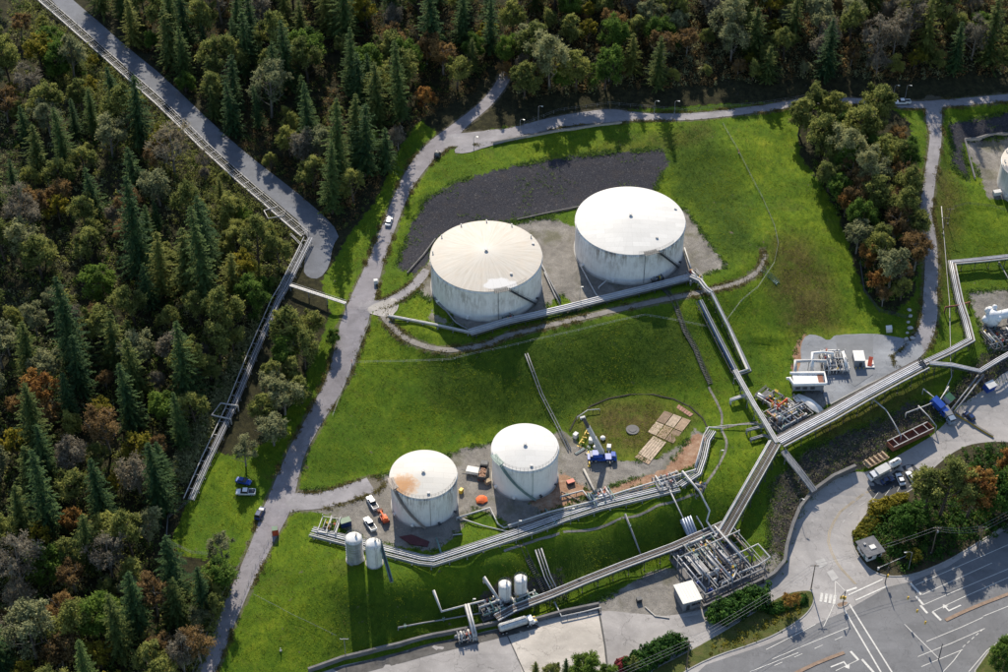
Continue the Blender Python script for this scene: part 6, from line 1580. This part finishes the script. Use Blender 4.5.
process('frame of white pipes at the left end of the lower silver bundle', [(315,531),(333,534),(316,516)], 41, 2, 1, 2.2, WHITEP, 2, 3, 0, 1, slab=False, plat=0)
process('dark pipe frames among rocks left of the blue trucks', [(948,425),(966,417),(944,413)], 43, 2, 1, 1.6, DARKST, 2, 3, 0, 1, slab=False, plat=0) if False else None
process('tangled dark pipework at the lower right of the white plant', [(985,352),(1012,346),(975,330)], 44, 4, 2, 2.6, DARKST, 7, 7, 1, 5, slab=False, plat=1, mats=[GREYP,BROWNP,DARKST,WHITEP])
# white machinery at the right edge
p = G(983,322); t = thing('white_process_vessel','bright white rounded plant machinery at the right edge above dark pipes','machinery',p)
MB().lathe((0,0,0),[(.1,.2),(2.2,.4),(2.4,2.5),(2.0,4.6),(1.2,5.4),(.1,5.6)],24).build('vessel', CARW, t)
for k, (x, y, z, r_) in enumerate(((-1.6,1.2,4.8,1.1),(.6,1.9,5.6,.9),(-2.2,-.6,2.6,1.3),(1.4,-1.2,3.4,1.2),(-.4,2.6,3.6,1.3))): MB().lathe((x,y,z-r_),[(.05,0),(r_*.7,.2*r_),(r_,r_),(r_*.7,1.8*r_),(.05,2*r_)],14).build('dome', CARW, t)
MB().tube([(1.5,.5,3.2),(5.5,1.8,3.2),(9.5,3.0,3.2)],1.5,18).build('horizontal_drum', CARW, t)
for k, x in enumerate((-2.5,0,2.5,5.5,8.5)): MB().box((x,-.6+x*.3,1.2),(.4,.4,2.4)).build('support_leg', GREYP, t)
m = MB(); 
for z in (6.0,6.5):
    m.lathe((0,0,z),[(2.3,-.03),(2.36,0),(2.3,.03)],16)
for k in range(10): a = 2*PI*k/10; m.tube([(2.33*math.cos(a),2.33*math.sin(a),5.2),(2.33*math.cos(a),2.33*math.sin(a),6.5)],.035,4)
m.build('guard_rail', WHITEP, t)
# tank at the right edge (partly out of the picture)
z0 = G(1003,190).z; make_tank(1031,162,72,z0,10,'pale tank cut off by the right edge beside the sandy pad','cream',SH[1],(-60,-20),GREYP,1.2,gt)
skip('white instrument box on the sandy pad at the right', 988.5,193,992,192.5, 2.6,1.4,1.5, WALLW)
# ------------------------------------------------------------------ walls
def wall(label, pts, hgt, th=.5, mat=None, dz=0.0, name='retaining_wall', cope=True, world=False):
    P = fit(W(pts, 0), 3); base = P[0].copy(); t = thing(name, label, 'wall', base); m = MB(); c = MB()
    A_ = offs(P, -th/2); B_ = offs(P, th/2)
    for i in range(len(P)-1):
        vs = []
        for q in (A_[i],A_[i+1],B_[i+1],B_[i]): vs.append((q.x,q.y,q.z-1.0))
        for q in (A_[i],A_[i+1],B_[i+1],B_[i]): vs.append((q.x,q.y,q.z+hgt))
        m.add(vs, [(3,2,1,0),(4,5,6,7),(0,1,5,4),(2,3,7,6)]+([(3,0,4,7)] if i == 0 else [])+([(1,2,6,5)] if i == len(P)-2 else []))
    m.build('wall_body', mat or DCONC, t, base)
    if cope:
        E = [p+Vector((0,0,hgt+.06)) for p in P]
        for a, b in zip(E, E[1:]): c.beam(a, b, th+.16, .12)
        c.build('coping', DCONC, t, base)
    return t
wall('dark curved retaining wall between brush bank and street', [(848,466),(826,476),(806,490.5),(793,507),(786,524),(780,545),(778,560),(768,572),(757,579)], 1.9, .8, DCONC)
wall('long dark wall at the foot of the lower grass bank', [(306,667),(340,655),(385,644),(430,632.5),(475,624),(500,619),(531,617),(560,609),(594,602)], 1.5, .5, DCONC)
wall('dark wall along the street side of the process plant', [(697,605),(730,590),(764,574)], 1.6, .5, DCONC)
wall('concrete parapet wall along the lower edge of the top road', [(489,143),(520,137),(555,130.5),(590,125.5),(617,122.5)], .9, .35, CONC)
wall('low concrete wall round the sandy pad at the right', [(1010,132),(980,135),(957,139),(962,160),(967,178)], .7, .4, CONC)
wall('dark kerb wall curving round the mown ring', [(565,428),(572,414),(586,403),(604,395.5),(625,391.5),(648,391.5),(668,396),(685,404),(697,415),(702,425)], .10, .45, pm('wet_soil', (.03,.028,.022), .9, 0, .3), cope=False)
wall('grey low barrier along the concrete yard by the gravel', [(640,603),(650,612),(664,614)], .4, .3, CONC, cope=False)
wall('pale edge wall along the lower side of the yard', [(824,402),(860,383),(893,367)], .5, .3, CONC, cope=False)
wall('dark low wall behind the wide tanks, left of the cream-roofed one', [(404,272),(420,254),(432,238)], .7, .3, DCONC, cope=False)
wall('dark low wall behind the wide tanks, between their backs', [(513,219),(545,212),(575,206)], .7, .3, DCONC, cope=False)
wall('white and yellow kerb barrier on the paving right of the blue trucks', [(943,408),(960,418.5),(985,434)], .6, .45, YELLOW, cope=True, name='kerb_barrier')
# boulders by the tree clump
rs = random.Random(9)
for k, (u, v) in enumerate([(902,308),(903,314),(901,320),(903,326),(900,331),(899,337),(905,336)]):
    p = G(u, v); m = MB(); r_ = rs.uniform(.55,.95)
    bm = bmesh.new(); bmesh.ops.create_icosphere(bm, subdivisions=2, radius=r_)
    for vv in bm.verts: vv.co = Vector((vv.co.x, vv.co.y*.8, vv.co.z*.7))*(1+.35*noise.noise(vv.co*1.3+Vector((k*5,0,0))))
    bm.verts.index_update(); m.add([tuple(vv.co) for vv in bm.verts],[tuple(q.index for q in f.verts) for f in bm.faces]); bm.free()
    o = m.build('boulder', pm('pale_rock',(.42,.41,.40),.9,0,.3), None); o.location = p+Vector((0,0,.2))
    tag(o, ['topmost','second','third','fourth','fifth','sixth and lowest left','lowest right'][k]+' pale boulder in the row between tree clump and road', 'boulder', 'pale boulders in a row')
# ------------------------------------------------------------------ street: islands, markings, poles
PAINT = pm('road_paint', (.62,.61,.58), .7, 0, .2, 1.5, (.3,.29,.28), .7); TANP = pm('worn_yellow_paint', (.42,.33,.19), .8, 0, .25, 1.5, (.3,.26,.2), .7)
BRICK = pm('brick_median', (.27,.19,.14), .9, 0, .3, 1.0, (.2,.16,.12), .5); PATCH = pm('pale_patch', (.42,.41,.40), .9, 0, .15, .6); KERB = pm('kerb_stone', (.33,.32,.31), .9, 0, .2, .7)
def island_mat(name, a, b, c):
    s = NT(name); v = s.mapping('Object'); s.col(s.ramp(s.noise(v, .35, 7, .7), [(.3, a), (.5, b), (.7, c)])); s.rough(.95); s.bump(s.noise(v, 2, 5, .7), .8, .3); return s.m
IGR = island_mat('island_grass', (.03,.045,.010), (.07,.085,.015), (.12,.09,.04)); IDK = island_mat('grove_floor', (.018,.016,.010), (.045,.04,.018), (.07,.05,.028))
DASPH = asphalt('dark_lot_asphalt', (.06,.063,.07)); ASP2 = asphalt('main_road_asphalt', (.165,.167,.176), .06, .4)
# concrete yards, lot and main carriageway are sheets laid on the paved ground
struct(sheet('main_road', [(640,720),(700,660),(760,640),(806,621),(838,607),(880,583),(905,577),(940,563),(1000,524),(1100,470),(1160,760),(640,760)], ASP2, .075, cell=3))
GYARD = asphalt('grey_yard_concrete', (.31,.295,.29), .08, .7)
struct(sheet('concrete_yard', [(300,690),(330,665),(430,639),(500,624.5),(512,650),(530,720),(300,730)], GYARD, .085, cell=3))
struct(sheet('concrete_yard', [(501,624),(594,606),(604,668),(604,720),(531,720),(513,650)], CONCM, .085, cell=3))
struct(sheet('concrete_yard', [(595.5,606),(640,613),(664,615),(700,609),(712,622),(662,640),(625,655),(606,668)], GYARD, .085, cell=3))
struct(sheet('dirt_shadow_strip', [(330,664),(430,638),(500,623.5),(531,619),(536,623),(502,632),(432,649),(345,672)], pm('dirt_and_shadow', (.10,.095,.09), .9, 0, .4, .5), .105, cell=2.5))  # dirt along the wall foot, with the wall's shadow put into its colour
struct(sheet('parking_lot', [(866,477),(871,481),(895,463),(905,460),(914,470),(906,486),(868,497),(860,486)], DASPH, .10, cell=2.5))
struct(sheet('yard_patch', [(829,333),(866,332),(866,372),(848,384),(832,372)], pm('concrete_slab_patch', (.20,.21,.225), .9, 0, .15, .3), .16, cell=2.5))
def kerbed(name, poly, mat, h=.14, rnd=2):
    a = struct(sheet(name+'_kerb', poly, KERB, .09, 2.5, rnd, h))
    P = [Vector(G(*p).xy) for p in poly]; cx = sum((p.x for p in P))/len(P); cy = sum((p.y for p in P))/len(P)
    P = smooth_closed(P, rnd); n = len(P); area = sum(P[i].x*P[(i+1)%n].y-P[(i+1)%n].x*P[i].y for i in range(n)); sg = 1 if area > 0 else -1; Q = []
    for i in range(n):
        t_ = (P[(i+1)%n]-P[i-1]).normalized(); Q.append((P[i].x-t_.y*.35*sg, P[i].y+t_.x*.35*sg))
    struct(sheet(name, Q, mat, .09+h+.012, 2.5, 0, 0, True)); return a
kerbed('planted_island', [(640,668),(680,648),(720,625),(760,600),(778,589),(800,585),(808,588),(808,600),(799,612),(780,625),(756,637),(700,655),(660,680),(630,690)], IGR)
kerbed('grove_island', [(844,531),(856,512),(866,502),(905,487),(913,475),(950,443),(985,437),(1030,442),(1120,440),(1130,450),(1060,492),(1001,520),(963,544),(936,560),(899,574),(866,571),(847,548)], IDK)
kerbed('corner_island', [(1040,610),(1001,629),(984,641),(974,655),(962,672),(1000,700),(1060,700)], IGR)
kerbed('traffic_island', [(828,599),(840,596),(843,600),(832,605)], BRICK, .12, 1)
def band(name, pts, w, mat, off=.12, h=0):
    P = [Vector(G(u, v).xy) for u, v in pts]; S = []
    for a, b in zip(P, P[1:]):
        n = max(1, int((b-a).length/2)); S += [(a.lerp(b, k/n), w) for k in range(n)]
    S.append((P[-1], w))
    vs, fs = [], []
    for k, (p, wd) in enumerate(S):
        a = S[max(k-1,0)][0]; b = S[min(k+1,len(S)-1)][0]; t = (b-a).normalized(); nr = Vector((-t.y, t.x))
        for s in (-.5, .5): q = p+nr*wd*s; vs.append((q.x, q.y, H(q.x,q.y)+off+h))
    fs = [(2*k, 2*k+2, 2*k+3, 2*k+1) for k in range(len(S)-1)]
    if h:
        n0 = len(vs); vs += [(x, y, z-h-.05) for x, y, z in vs]
        fs += [(2*k, 2*k+2, n0+2*k+2, n0+2*k) for k in range(len(S)-1)]+[(2*k+1, 2*k+3, n0+2*k+3, n0+2*k+1) for k in range(len(S)-1)]+[(0,1,n0+1,n0),(2*len(S)-2,2*len(S)-1,n0+2*len(S)-1,n0+2*len(S)-2)]
    me = bpy.data.meshes.new(name); me.from_pydata(vs, [], fs); me.update(); return struct(obj(name, me, mat))
W_ = lambda *L, w=.28, m=None, off=.12: [band('lane_marking', l, w, m or PAINT, off) for l in L]
W_([(839.6,587),(849.8,583.5)],[(903,579),(913.8,590.5)],[(908.7,592),(916,600.5)],[(913,601),(920,609)],[(925,607.5),(933.5,616)],[(843.7,646.7),(851.8,655.5)],[(855,654.5),(867,668)], w=.65)
W_([(841.6,590.8),(876,575)],[(848.8,596),(880,582)],[(837.5,605.5),(876,671)],[(842.6,600),(887,671)], w=.42)
W_([(828.8,577),(838.5,587)],[(828.8,577),(828.4,597),(823,610),(817,622)],[(760,645),(809,620)],[(766,654.5),(800,640),(841.6,623)],[(829,666),(852,655)],
   [(908,581),(954,561),(1000,541),(1040,522)],[(915,590.5),(950,574.5),(984,559)],[(915,601),(957,583),(1000,565),(1040,547)],[(924.7,607.5),(960,591),(1000,573.6),(1040,556)],
   [(910.5,652),(943,639),(977,624)],[(914,662),(955,645)],[(975,612),(1000,602),(1030,590)],[(935.6,667),(946,656),(954,645)],[(961,667),(979,646),(1000,629.5)],[(744,667),(792,648)],[(919,637),(953,623),(975,613)],[(897,619.6),(931,653.5)], w=.2)
for k in range(5):
    a = (955+k*4.4, 642.5-k*3.9); W_([a, (a[0]+2.4, a[1]-2.1)], w=.2)
for k in range(4): W_([(768+k*20, 655-k*8.5+6),(776+k*20, 651.5-k*8.5+6)], w=.18)
for k, (u, v) in enumerate([(815,593.2),(819.6,593.9),(823.9,594.6),(828,595.4)]): W_([(u+.5,v-4.4),(u-.9,v+4.4)], w=.75)
for pts in ([(808.5,557),(817.5,554),(821,560.5),(813,564.5)],[(820,568),(826,565.5),(832,574),(826,577.5)]): struct(sheet('paving_patch', pts, PATCH, .115, 2))
# the double line through the bend
for o in (0, 1.6):
    W_([(866+o,486+o*.3),(856+o,490+o*.3),(843+o,500+o*.3),(833+o,508),(826.5+o,518),(822+o,528),(821+o,538),(824+o,548),(829+o,558),(834+o,565),(841+o,572.5),(848+o,580)], w=.16, m=TANP)
for pts in ([(858,499),(853,502)],[(846,508),(842,511)],[(838,516),(836,519)]): W_(pts, w=.15)
# medians
band('brick_median', [(786,670),(808,659.5),(824,653),(837.5,648)], 1.0, BRICK, .1, .12)
band('brick_median', [(938,616),(957,607),(975,599.5),(1000,590),(1040,573)], 1.0, BRICK, .1, .12)
# turn arrows painted before the stop lines
def arrow(u, v, u2, v2, s=1.0, hook=1):
    p = G(u, v); q = G(u2, v2); a = heading(p, q); cs, sn = math.cos(a), math.sin(a)
    def T(x, y): X = p.x+(x*cs-y*sn)*s; Y = p.y+(x*sn+y*cs)*s; return (X, Y, H(X, Y)+.125)
    y = hook
    shape = [[(-1.6,-.12),(1.0,-.12),(1.0,.12),(-1.6,.12)],[(.76,.0),(1.0,.0),(1.0,y*.8),(.76,y*.8)],[(.3,y*.8),(1.45,y*.8),(.88,y*1.55)]]
    vs, fs = [], []
    for sh in shape: fs.append(tuple(range(len(vs), len(vs)+len(sh)))); vs += [T(*q) for q in sh]
    me = bpy.data.meshes.new('turn_arrow'); me.from_pydata(vs, [], fs); me.update(); struct(obj('turn_arrow', me, PAINT))
arrow(832.5,659,840,656,1.7,-1); arrow(945.5,604.5,938,608,1.7,-1); arrow(865,573,866,572,.01)
# yard joints
W_([(594,606),(600,640),(603,668)], w=.5, m=pm('joint_dark', (.08,.08,.08), .9), off=.11)
W_([(500,624),(512,650),(522,672)], w=.3, m=M('joint_dark'), off=.11)
W_([(866,496),(872,488)],[(878,492),(884,484)],[(890,488),(895,479)],[(902,484),(908,476)], w=.15, off=.14)
# poles
def pole(name, label, u, v, h, mat, cat, r=.14, arm=None, cross=0, lamp=None, group=None, signals=0):
    p = G(u, v); t = thing(name, label, cat, p, 0, group)
    MB().tube([(0,0,-.5),(0,0,h)], [r, r*.7], 10).build('post', mat, t); MB().cyl((0,0,0), r*2, .25, 12).build('base', CONC, t)
    if cross:
        MB().beam((-1.2,.2,h-.6),(1.2,.2,h-.6),.14,.16).build('crossarm', mat, t)
        for x in (-1.1,-.4,.4,1.1): MB().lathe((x,.2,h-.5),[(.02,0),(.09,.03),(.06,.12),(.09,.18),(.02,.24)],8).build('insulator', LAMPM, t)
        if cross > 1: MB().lathe((.32,0,h-2.3),[(.02,0),(.28,.03),(.28,.85),(.02,.95)],14).build('transformer', GREYP, t)
    if lamp:
        x, y = lamp; m = MB().tube([(0,0,h-.2),(x*.3,y*.3,h+.45),(x,y,h+.5)], .06, 6); a = m.build('arm', GREYP, t); MB().box((x,y,h+.42),(.75,.3,.16),math.atan2(y,x)).build('lamp_head', LAMPM, a)
    return t
gl = 'lamp posts along the top road'
for k, (u, v, w_) in enumerate([(534,123.5,'at the wide bend'),(516,131,'left of the wide bend'),(649,112.5,'above the green bank, left one'),(669,112.5,'above the green bank, right one'),(886,97,'left of the parked white pickup'),(898,97,'right behind the parked white pickup'),(470,148,'at the junction with the hill road')]):
    pole('lamp_post', 'thin grey lamp post beside the top road, '+w_, u, v, (7.5 if k == 0 else 5.0), GREYP, 'lamp post', .1, lamp=(1.2,-.3), group=gl)
pole('lamp_post','lamp post with curved arm on the grass beside the guard house',901,566,7.5,GREYP,'lamp post',.11,lamp=(-2.0,-.2))
PA = pole('utility_pole','timber power pole in the grove behind the barrier arm',924,549,11,POLEW,'power pole',.18,cross=2)
PB = pole('utility_pole','timber power pole on the tip of the planted island',804.5,585,10.5,POLEW,'power pole',.18,cross=1)
PC = pole('utility_pole','tall pole between the two clipped hedges at the bottom',681,664,12,POLEW,'power pole',.18,cross=2)
PD_ = pole('utility_pole','dark pole at the right edge of the grove',969,546,10,POLEW,'power pole',.18,cross=1)
PE = pole('utility_pole','thin pole on the lower grass bank above the concrete yard',343,652,8,GREYP,'power pole',.1,cross=1)
pole('lamp_post','thin light pole in the middle of the lower silver bundle',514,532,6,GREYP,'lamp post',.08,lamp=(.6,0)); pole('lamp_post','thin light pole at the centre of the lower terrace edge',566,520,6,GREYP,'lamp post',.08,lamp=(.6,0))
pole('lamp_post','thin pole near the crooked white pipe in the bottom yard',469,607,5,GREYP,'lamp post',.08,lamp=(.5,0)); pole('lamp_post','thin light pole at the right end of the lower terrace',713,462,6,GREYP,'lamp post',.08,lamp=(.6,0)); pole('lamp_post','thin light pole left of the bright white tank between the tanks',575,300,6,GREYP,'lamp post',.08,lamp=(.6,0))
pole('lamp_post','light pole over the brush bank beside the curved wall',792,507,5,GREYP,'lamp post',.09,lamp=(.8,-.4)); pole('lamp_post','thin lamp pole among the right-hand plants by the road',935,232,7,POLEW,'power pole',.12,cross=1)
pole('utility_pole','dark cross-armed post beside the right-hand road and the green terrace',940,222,6.5,POLEW,'power pole',.14,cross=1)
pole('marker_post','orange topped marker post on the crest above the green hill',733,152,1.6,ORANGE,'post',.12)
pole('marker_post','small white marker post on the lower left grass bank',278.5,646,1.2,WHITEP,'post',.16)
pole('marker_post','orange marker post at the left of the cable fence on the hill road',349,361,1.6,ORANGE,'post',.12)
# traffic signals
def signal(t, x, y, z, rot=0):
    b = MB().box((x,y,z),(.42,.36,1.15),rot).build('signal_head', YELLOW, t)
    for k, c in enumerate((REDP, TANP, TEAL)): MB().cyl((x,y-.2,z+.36-.36*k),.13,.05,12,axis='Y').build('lens', c, b)
t = thing('traffic_signal','signal mast with yellow heads on the small brick island at the fork','traffic signal',G(836,600.5)); MB().tube([(0,0,-.3),(0,0,6.2)],[.16,.11],10).build('post', DARKST, t); MB().tube([(0,0,5.8),(-.9,-1.2,6.2),(-1.6,-2.1,6.3)],.08,8).build('arm', DARKST, t)
signal(t,-1.5,-2.0,5.6); signal(t,.35,0,3.0); signal(t,-.35,0,3.3)
pz = G(836,600.5)+Vector((0,0,6.0)); q = G(931,655); q2 = G(878,579)
t = thing('traffic_signal','span wire signal post at the lower right of the junction with three yellow heads','traffic signal',q); MB().tube([(0,0,-.3),(0,0,7)],[.16,.11],10).build('post', DARKST, t)
a = q2+Vector((0,0,7))-q; MB().tube([(0,0,6.9),tuple(a*.5+Vector((0,0,3.1))),tuple(a)],.03,4).build('span_wire', DARKST, t)
for f in (.3,.45,.62): s_ = Vector((0,0,6.9)).lerp(a, f); signal(t, s_.x, s_.y, s_.z-1.0)
t = thing('traffic_signal','far signal post at the grass corner holding the other end of the span wire','traffic signal',q2); MB().tube([(0,0,-.3),(0,0,7.1)],[.16,.11],10).build('post', DARKST, t); signal(t,.35,0,3.2)
# overhead wires (one thing per span)
def wire(label, A_, za, B_, zb, offs_=(-.9,0,.9), sag=1.0):
    a = A_.location+Vector((0,0,za)); b = B_+Vector((0,0,0)) if isinstance(B_, Vector) else B_.location+Vector((0,0,zb)); t = thing('overhead_wires', label, 'wires', a)
    d = (b-a).normalized(); s = Vector((d.y,-d.x,0))
    for o in offs_: MB().tube([(b-a)*(k/14)+s*o-Vector((0,0,sag*4*(k/14)*(1-k/14))) for k in range(15)], .035, 4).build('wire', GREYP, t)
wire('overhead wires between the grove pole and the right edge pole', PA, 10.5, PD_, 9.5); wire('overhead wires from the right edge pole out of the picture', PD_, 9.5, G(1100,470)+Vector((0,0,9)), 0)
wire('overhead wires between the island pole and the grove pole over the street', PB, 10, PA, 10.5, (-.7,.3)); wire('overhead wires between the two bottom poles across the clipped hedges', PC, 11.5, PB, 10)
wire('overhead wires leaving the bottom pole towards the lower left', PC, 11.5, G(520,730)+Vector((0,0,11)), 0)
# ------------------------------------------------------------------ hedges and street trees
def hedge(label, pts, w, h, mat, seed, name='hedge', n=14, cat='hedge'):
    P = fit(W(pts, 0), 1.2); rs = np.random.RandomState(seed); Pp=[];N=[];S=[];C=[]
    base = P[0].copy()
    for p in P:
        for _ in range(20):
            cl = rs.uniform(0,1); c = np.array([p.x-base.x, p.y-base.y, p.z-base.z])+np.array([rs.uniform(-w/2,w/2), rs.uniform(-w/2,w/2), h*rs.uniform(.12,.72)])
            q = rs.randn(n*4,3); q /= np.linalg.norm(q,axis=1)[:,None]; r = rs.uniform(.8,1.3)
            Pp += list(c+q*np.array([r,r,h*.35])*rs.uniform(.75,1.1,(n*4,1))); N += list(q+rs.randn(n*4,3)*.3); S += list(rs.uniform(.26,.46,n*4)); C += list(np.clip(cl+rs.randn(n*4)*.15,0,1))
    me = leaf_mesh('foliage', Pp, N, S, C, rs, .65); me.materials.append(mat); t = thing(name, label, cat, base); o = bpy.data.objects.new('foliage', me); COL.objects.link(o); o.parent = t
    st = MB()
    for p in P[::3]: st.tube([p-base-Vector((0,0,.2)), p-base+Vector((0,0,h*.6))], .06, 5)
    st.build('stems', BARK, t)
hedge('long clipped dark green hedge above the bottom edge, between concrete yard and road', [(629,663),(645,655),(660,647),(674,640)], 5.0, 4.2, LM['hedge'], 1)
hedge('clipped dark green hedge below the process plant', [(712,616),(725,609),(740,602),(753,596)], 5.4, 5.0, LM['hedge'], 2)
hedge('low dark hedge strip on the planted island under the orange tree', [(765,607),(780,601),(795,596)], 1.6, 1.4, LM['hedge'], 3)
hedge('magenta-red bush at the bottom between round trees and clipped hedge', [(616,663),(619,661)], 2.2, 2.4, LM['red'], 4, 'bush', cat='bush')
hedge('short yellow-green hedge by the tip of the grove behind the guard house', [(853,535),(858,527),(866,520)], 3.0, 2.2, LM['yellow'], 5)
hedge('yellowish scrub hedge between the parking lot and the grove', [(868,510),(880,504),(893,499)], 3.4, 3.4, LM['yellow'], 6)
for k, (key, u, v, s, lab) in enumerate([('firo',532,672,.32,'dark olive bushy tree at the bottom edge, leftmost of the row'),('olive',548,675,.55,'small olive tree at the bottom edge, second of the row'),('green',578,676,.85,'big round green tree at the bottom edge of the concrete yard'),('green',600,678,.6,'lower round green tree right of the big one at the bottom edge'),
      ('firo',628,668,.38,'small pointed dark tree at the left end of the long hedge'),('fir',562,672,.3,'tiny dark cone tree between the olive and the round green tree'),('silver',505,690,.5,'small tree top poking in at the bottom edge below the tank truck'),
      ('dark',985,512,1.2,'dark green tree at the right of the grove, under the orange one'),('dark',898,530,1.15,'dark green bushy tree at the left end of the grove'),('green',1003,505,1.35,'large green tree at the right edge beside the grove'),('green',990,668,.7,'green tree in the corner island at the bottom right'),('green',1003,650,.7,'upper green tree in the corner island at the bottom right'),
      ('orange',996,480,1.0,'second orange tree at the right edge above the grove'),('olive',918,505,1.2,'olive tree with thin top at the upper left of the grove'),
      ('olive',812,156,1.25,'broad olive tree at the top left of the right-hand clump'),('olive',845,150,1.45,'widest light olive tree in the right-hand clump'),('olive',828,128,1.1,'olive tree touching the top road in the right-hand clump'),('brown',850,212,1.0,'brown-topped tree on the left rim of the right-hand clump'),('brown',893,190,1.1,'reddish brown tree on the right rim of the clump'),('olive',870,215,1.2,'olive tree in the centre of the right-hand clump'),('silver',882,285,1.15,'large pale tree at the lower end of the right-hand clump'),('olive',868,262,1.0,'olive tree above the pale one in the right-hand clump')]):
    place(key, u, v, s, lab, 'trees of the site', var=0)
# vegetation on the forest slope close to the pipeline: bushy growth
for a in [('olive',520,98,1.3,'big olive tree at the mouth of the hill road by the top road'),('silver',545,88,1.35,'large pale tree behind the wide bend of the top road'),('olive',572,90,1.25,'large olive tree right of the pale one above the top road'),('olive',530,70,1.35,'tall olive tree set back above the hill road mouth'),('green',600,88,1.1,'dark green tree above the top road at its widest'),('olive',792,134,1.2,'olive tree spreading over the grass at the far left of the upper clump'),('olive',806,118,1.1,'olive tree behind the leftmost one of the upper clump, against the top road'),('silver',835,172,1.15,'pale olive tree in the lower middle of the upper clump'),('olive',866,128,1.35,'tall light olive tree at the top right of the upper clump'),('green',862,166,1.0,'greener tree at the lower right of the upper clump'),('brown',885,238,1.1,'brown tree in the middle of the lower clump'),('orange',880,178,.95,'rusty orange crown at the top of the lower clump'),('orange',853,196,.8,'rusty orange crown on the left of the lower clump')]: place(*a, 'trees of the site')
for k, (u, v) in enumerate([(215,580),(222,560),(206,600),(196,622),(190,645),(182,665),(212,615)]):
    place('silver' if k % 2 else 'olive', u, v, .62+.05*(k % 3), f'bushy {"silvery" if k % 2 else "olive"} tree on the left verge of the lowest hill road, {["first","second","third","fourth","fifth","sixth","seventh"][k]} down', 'verge trees')
scrub('undergrowth', [(195,640),(225,570),(235,566),(215,620),(200,667),(188,667)], 90, LM['olive'], 2.2, 'olive scrub on the left verge of the lowest hill road', 12)
scrub('undergrowth', [(862,560),(850,535),(868,512),(905,492),(950,455),(985,440),(1030,445),(1030,515),(963,541),(930,556),(895,568)], 520, LM['hedge'], 3.4, 'dense dark green scrub filling the grove', 31, .3, 34, paved=True)
scrub('undergrowth', [(868,545),(866,515),(905,492),(915,478),(952,447),(985,440),(1030,445),(1030,500),(963,535),(930,550),(900,560)], 330, LM['green'], 2.0, 'green undergrowth beneath the grove', 13, paved=True)
scrub('undergrowth', [(700,645),(760,612),(800,598),(795,608),(756,632),(700,652)], 60, LM['yellow'], .8, 'low dry plants on the planted island', 14, paved=True)
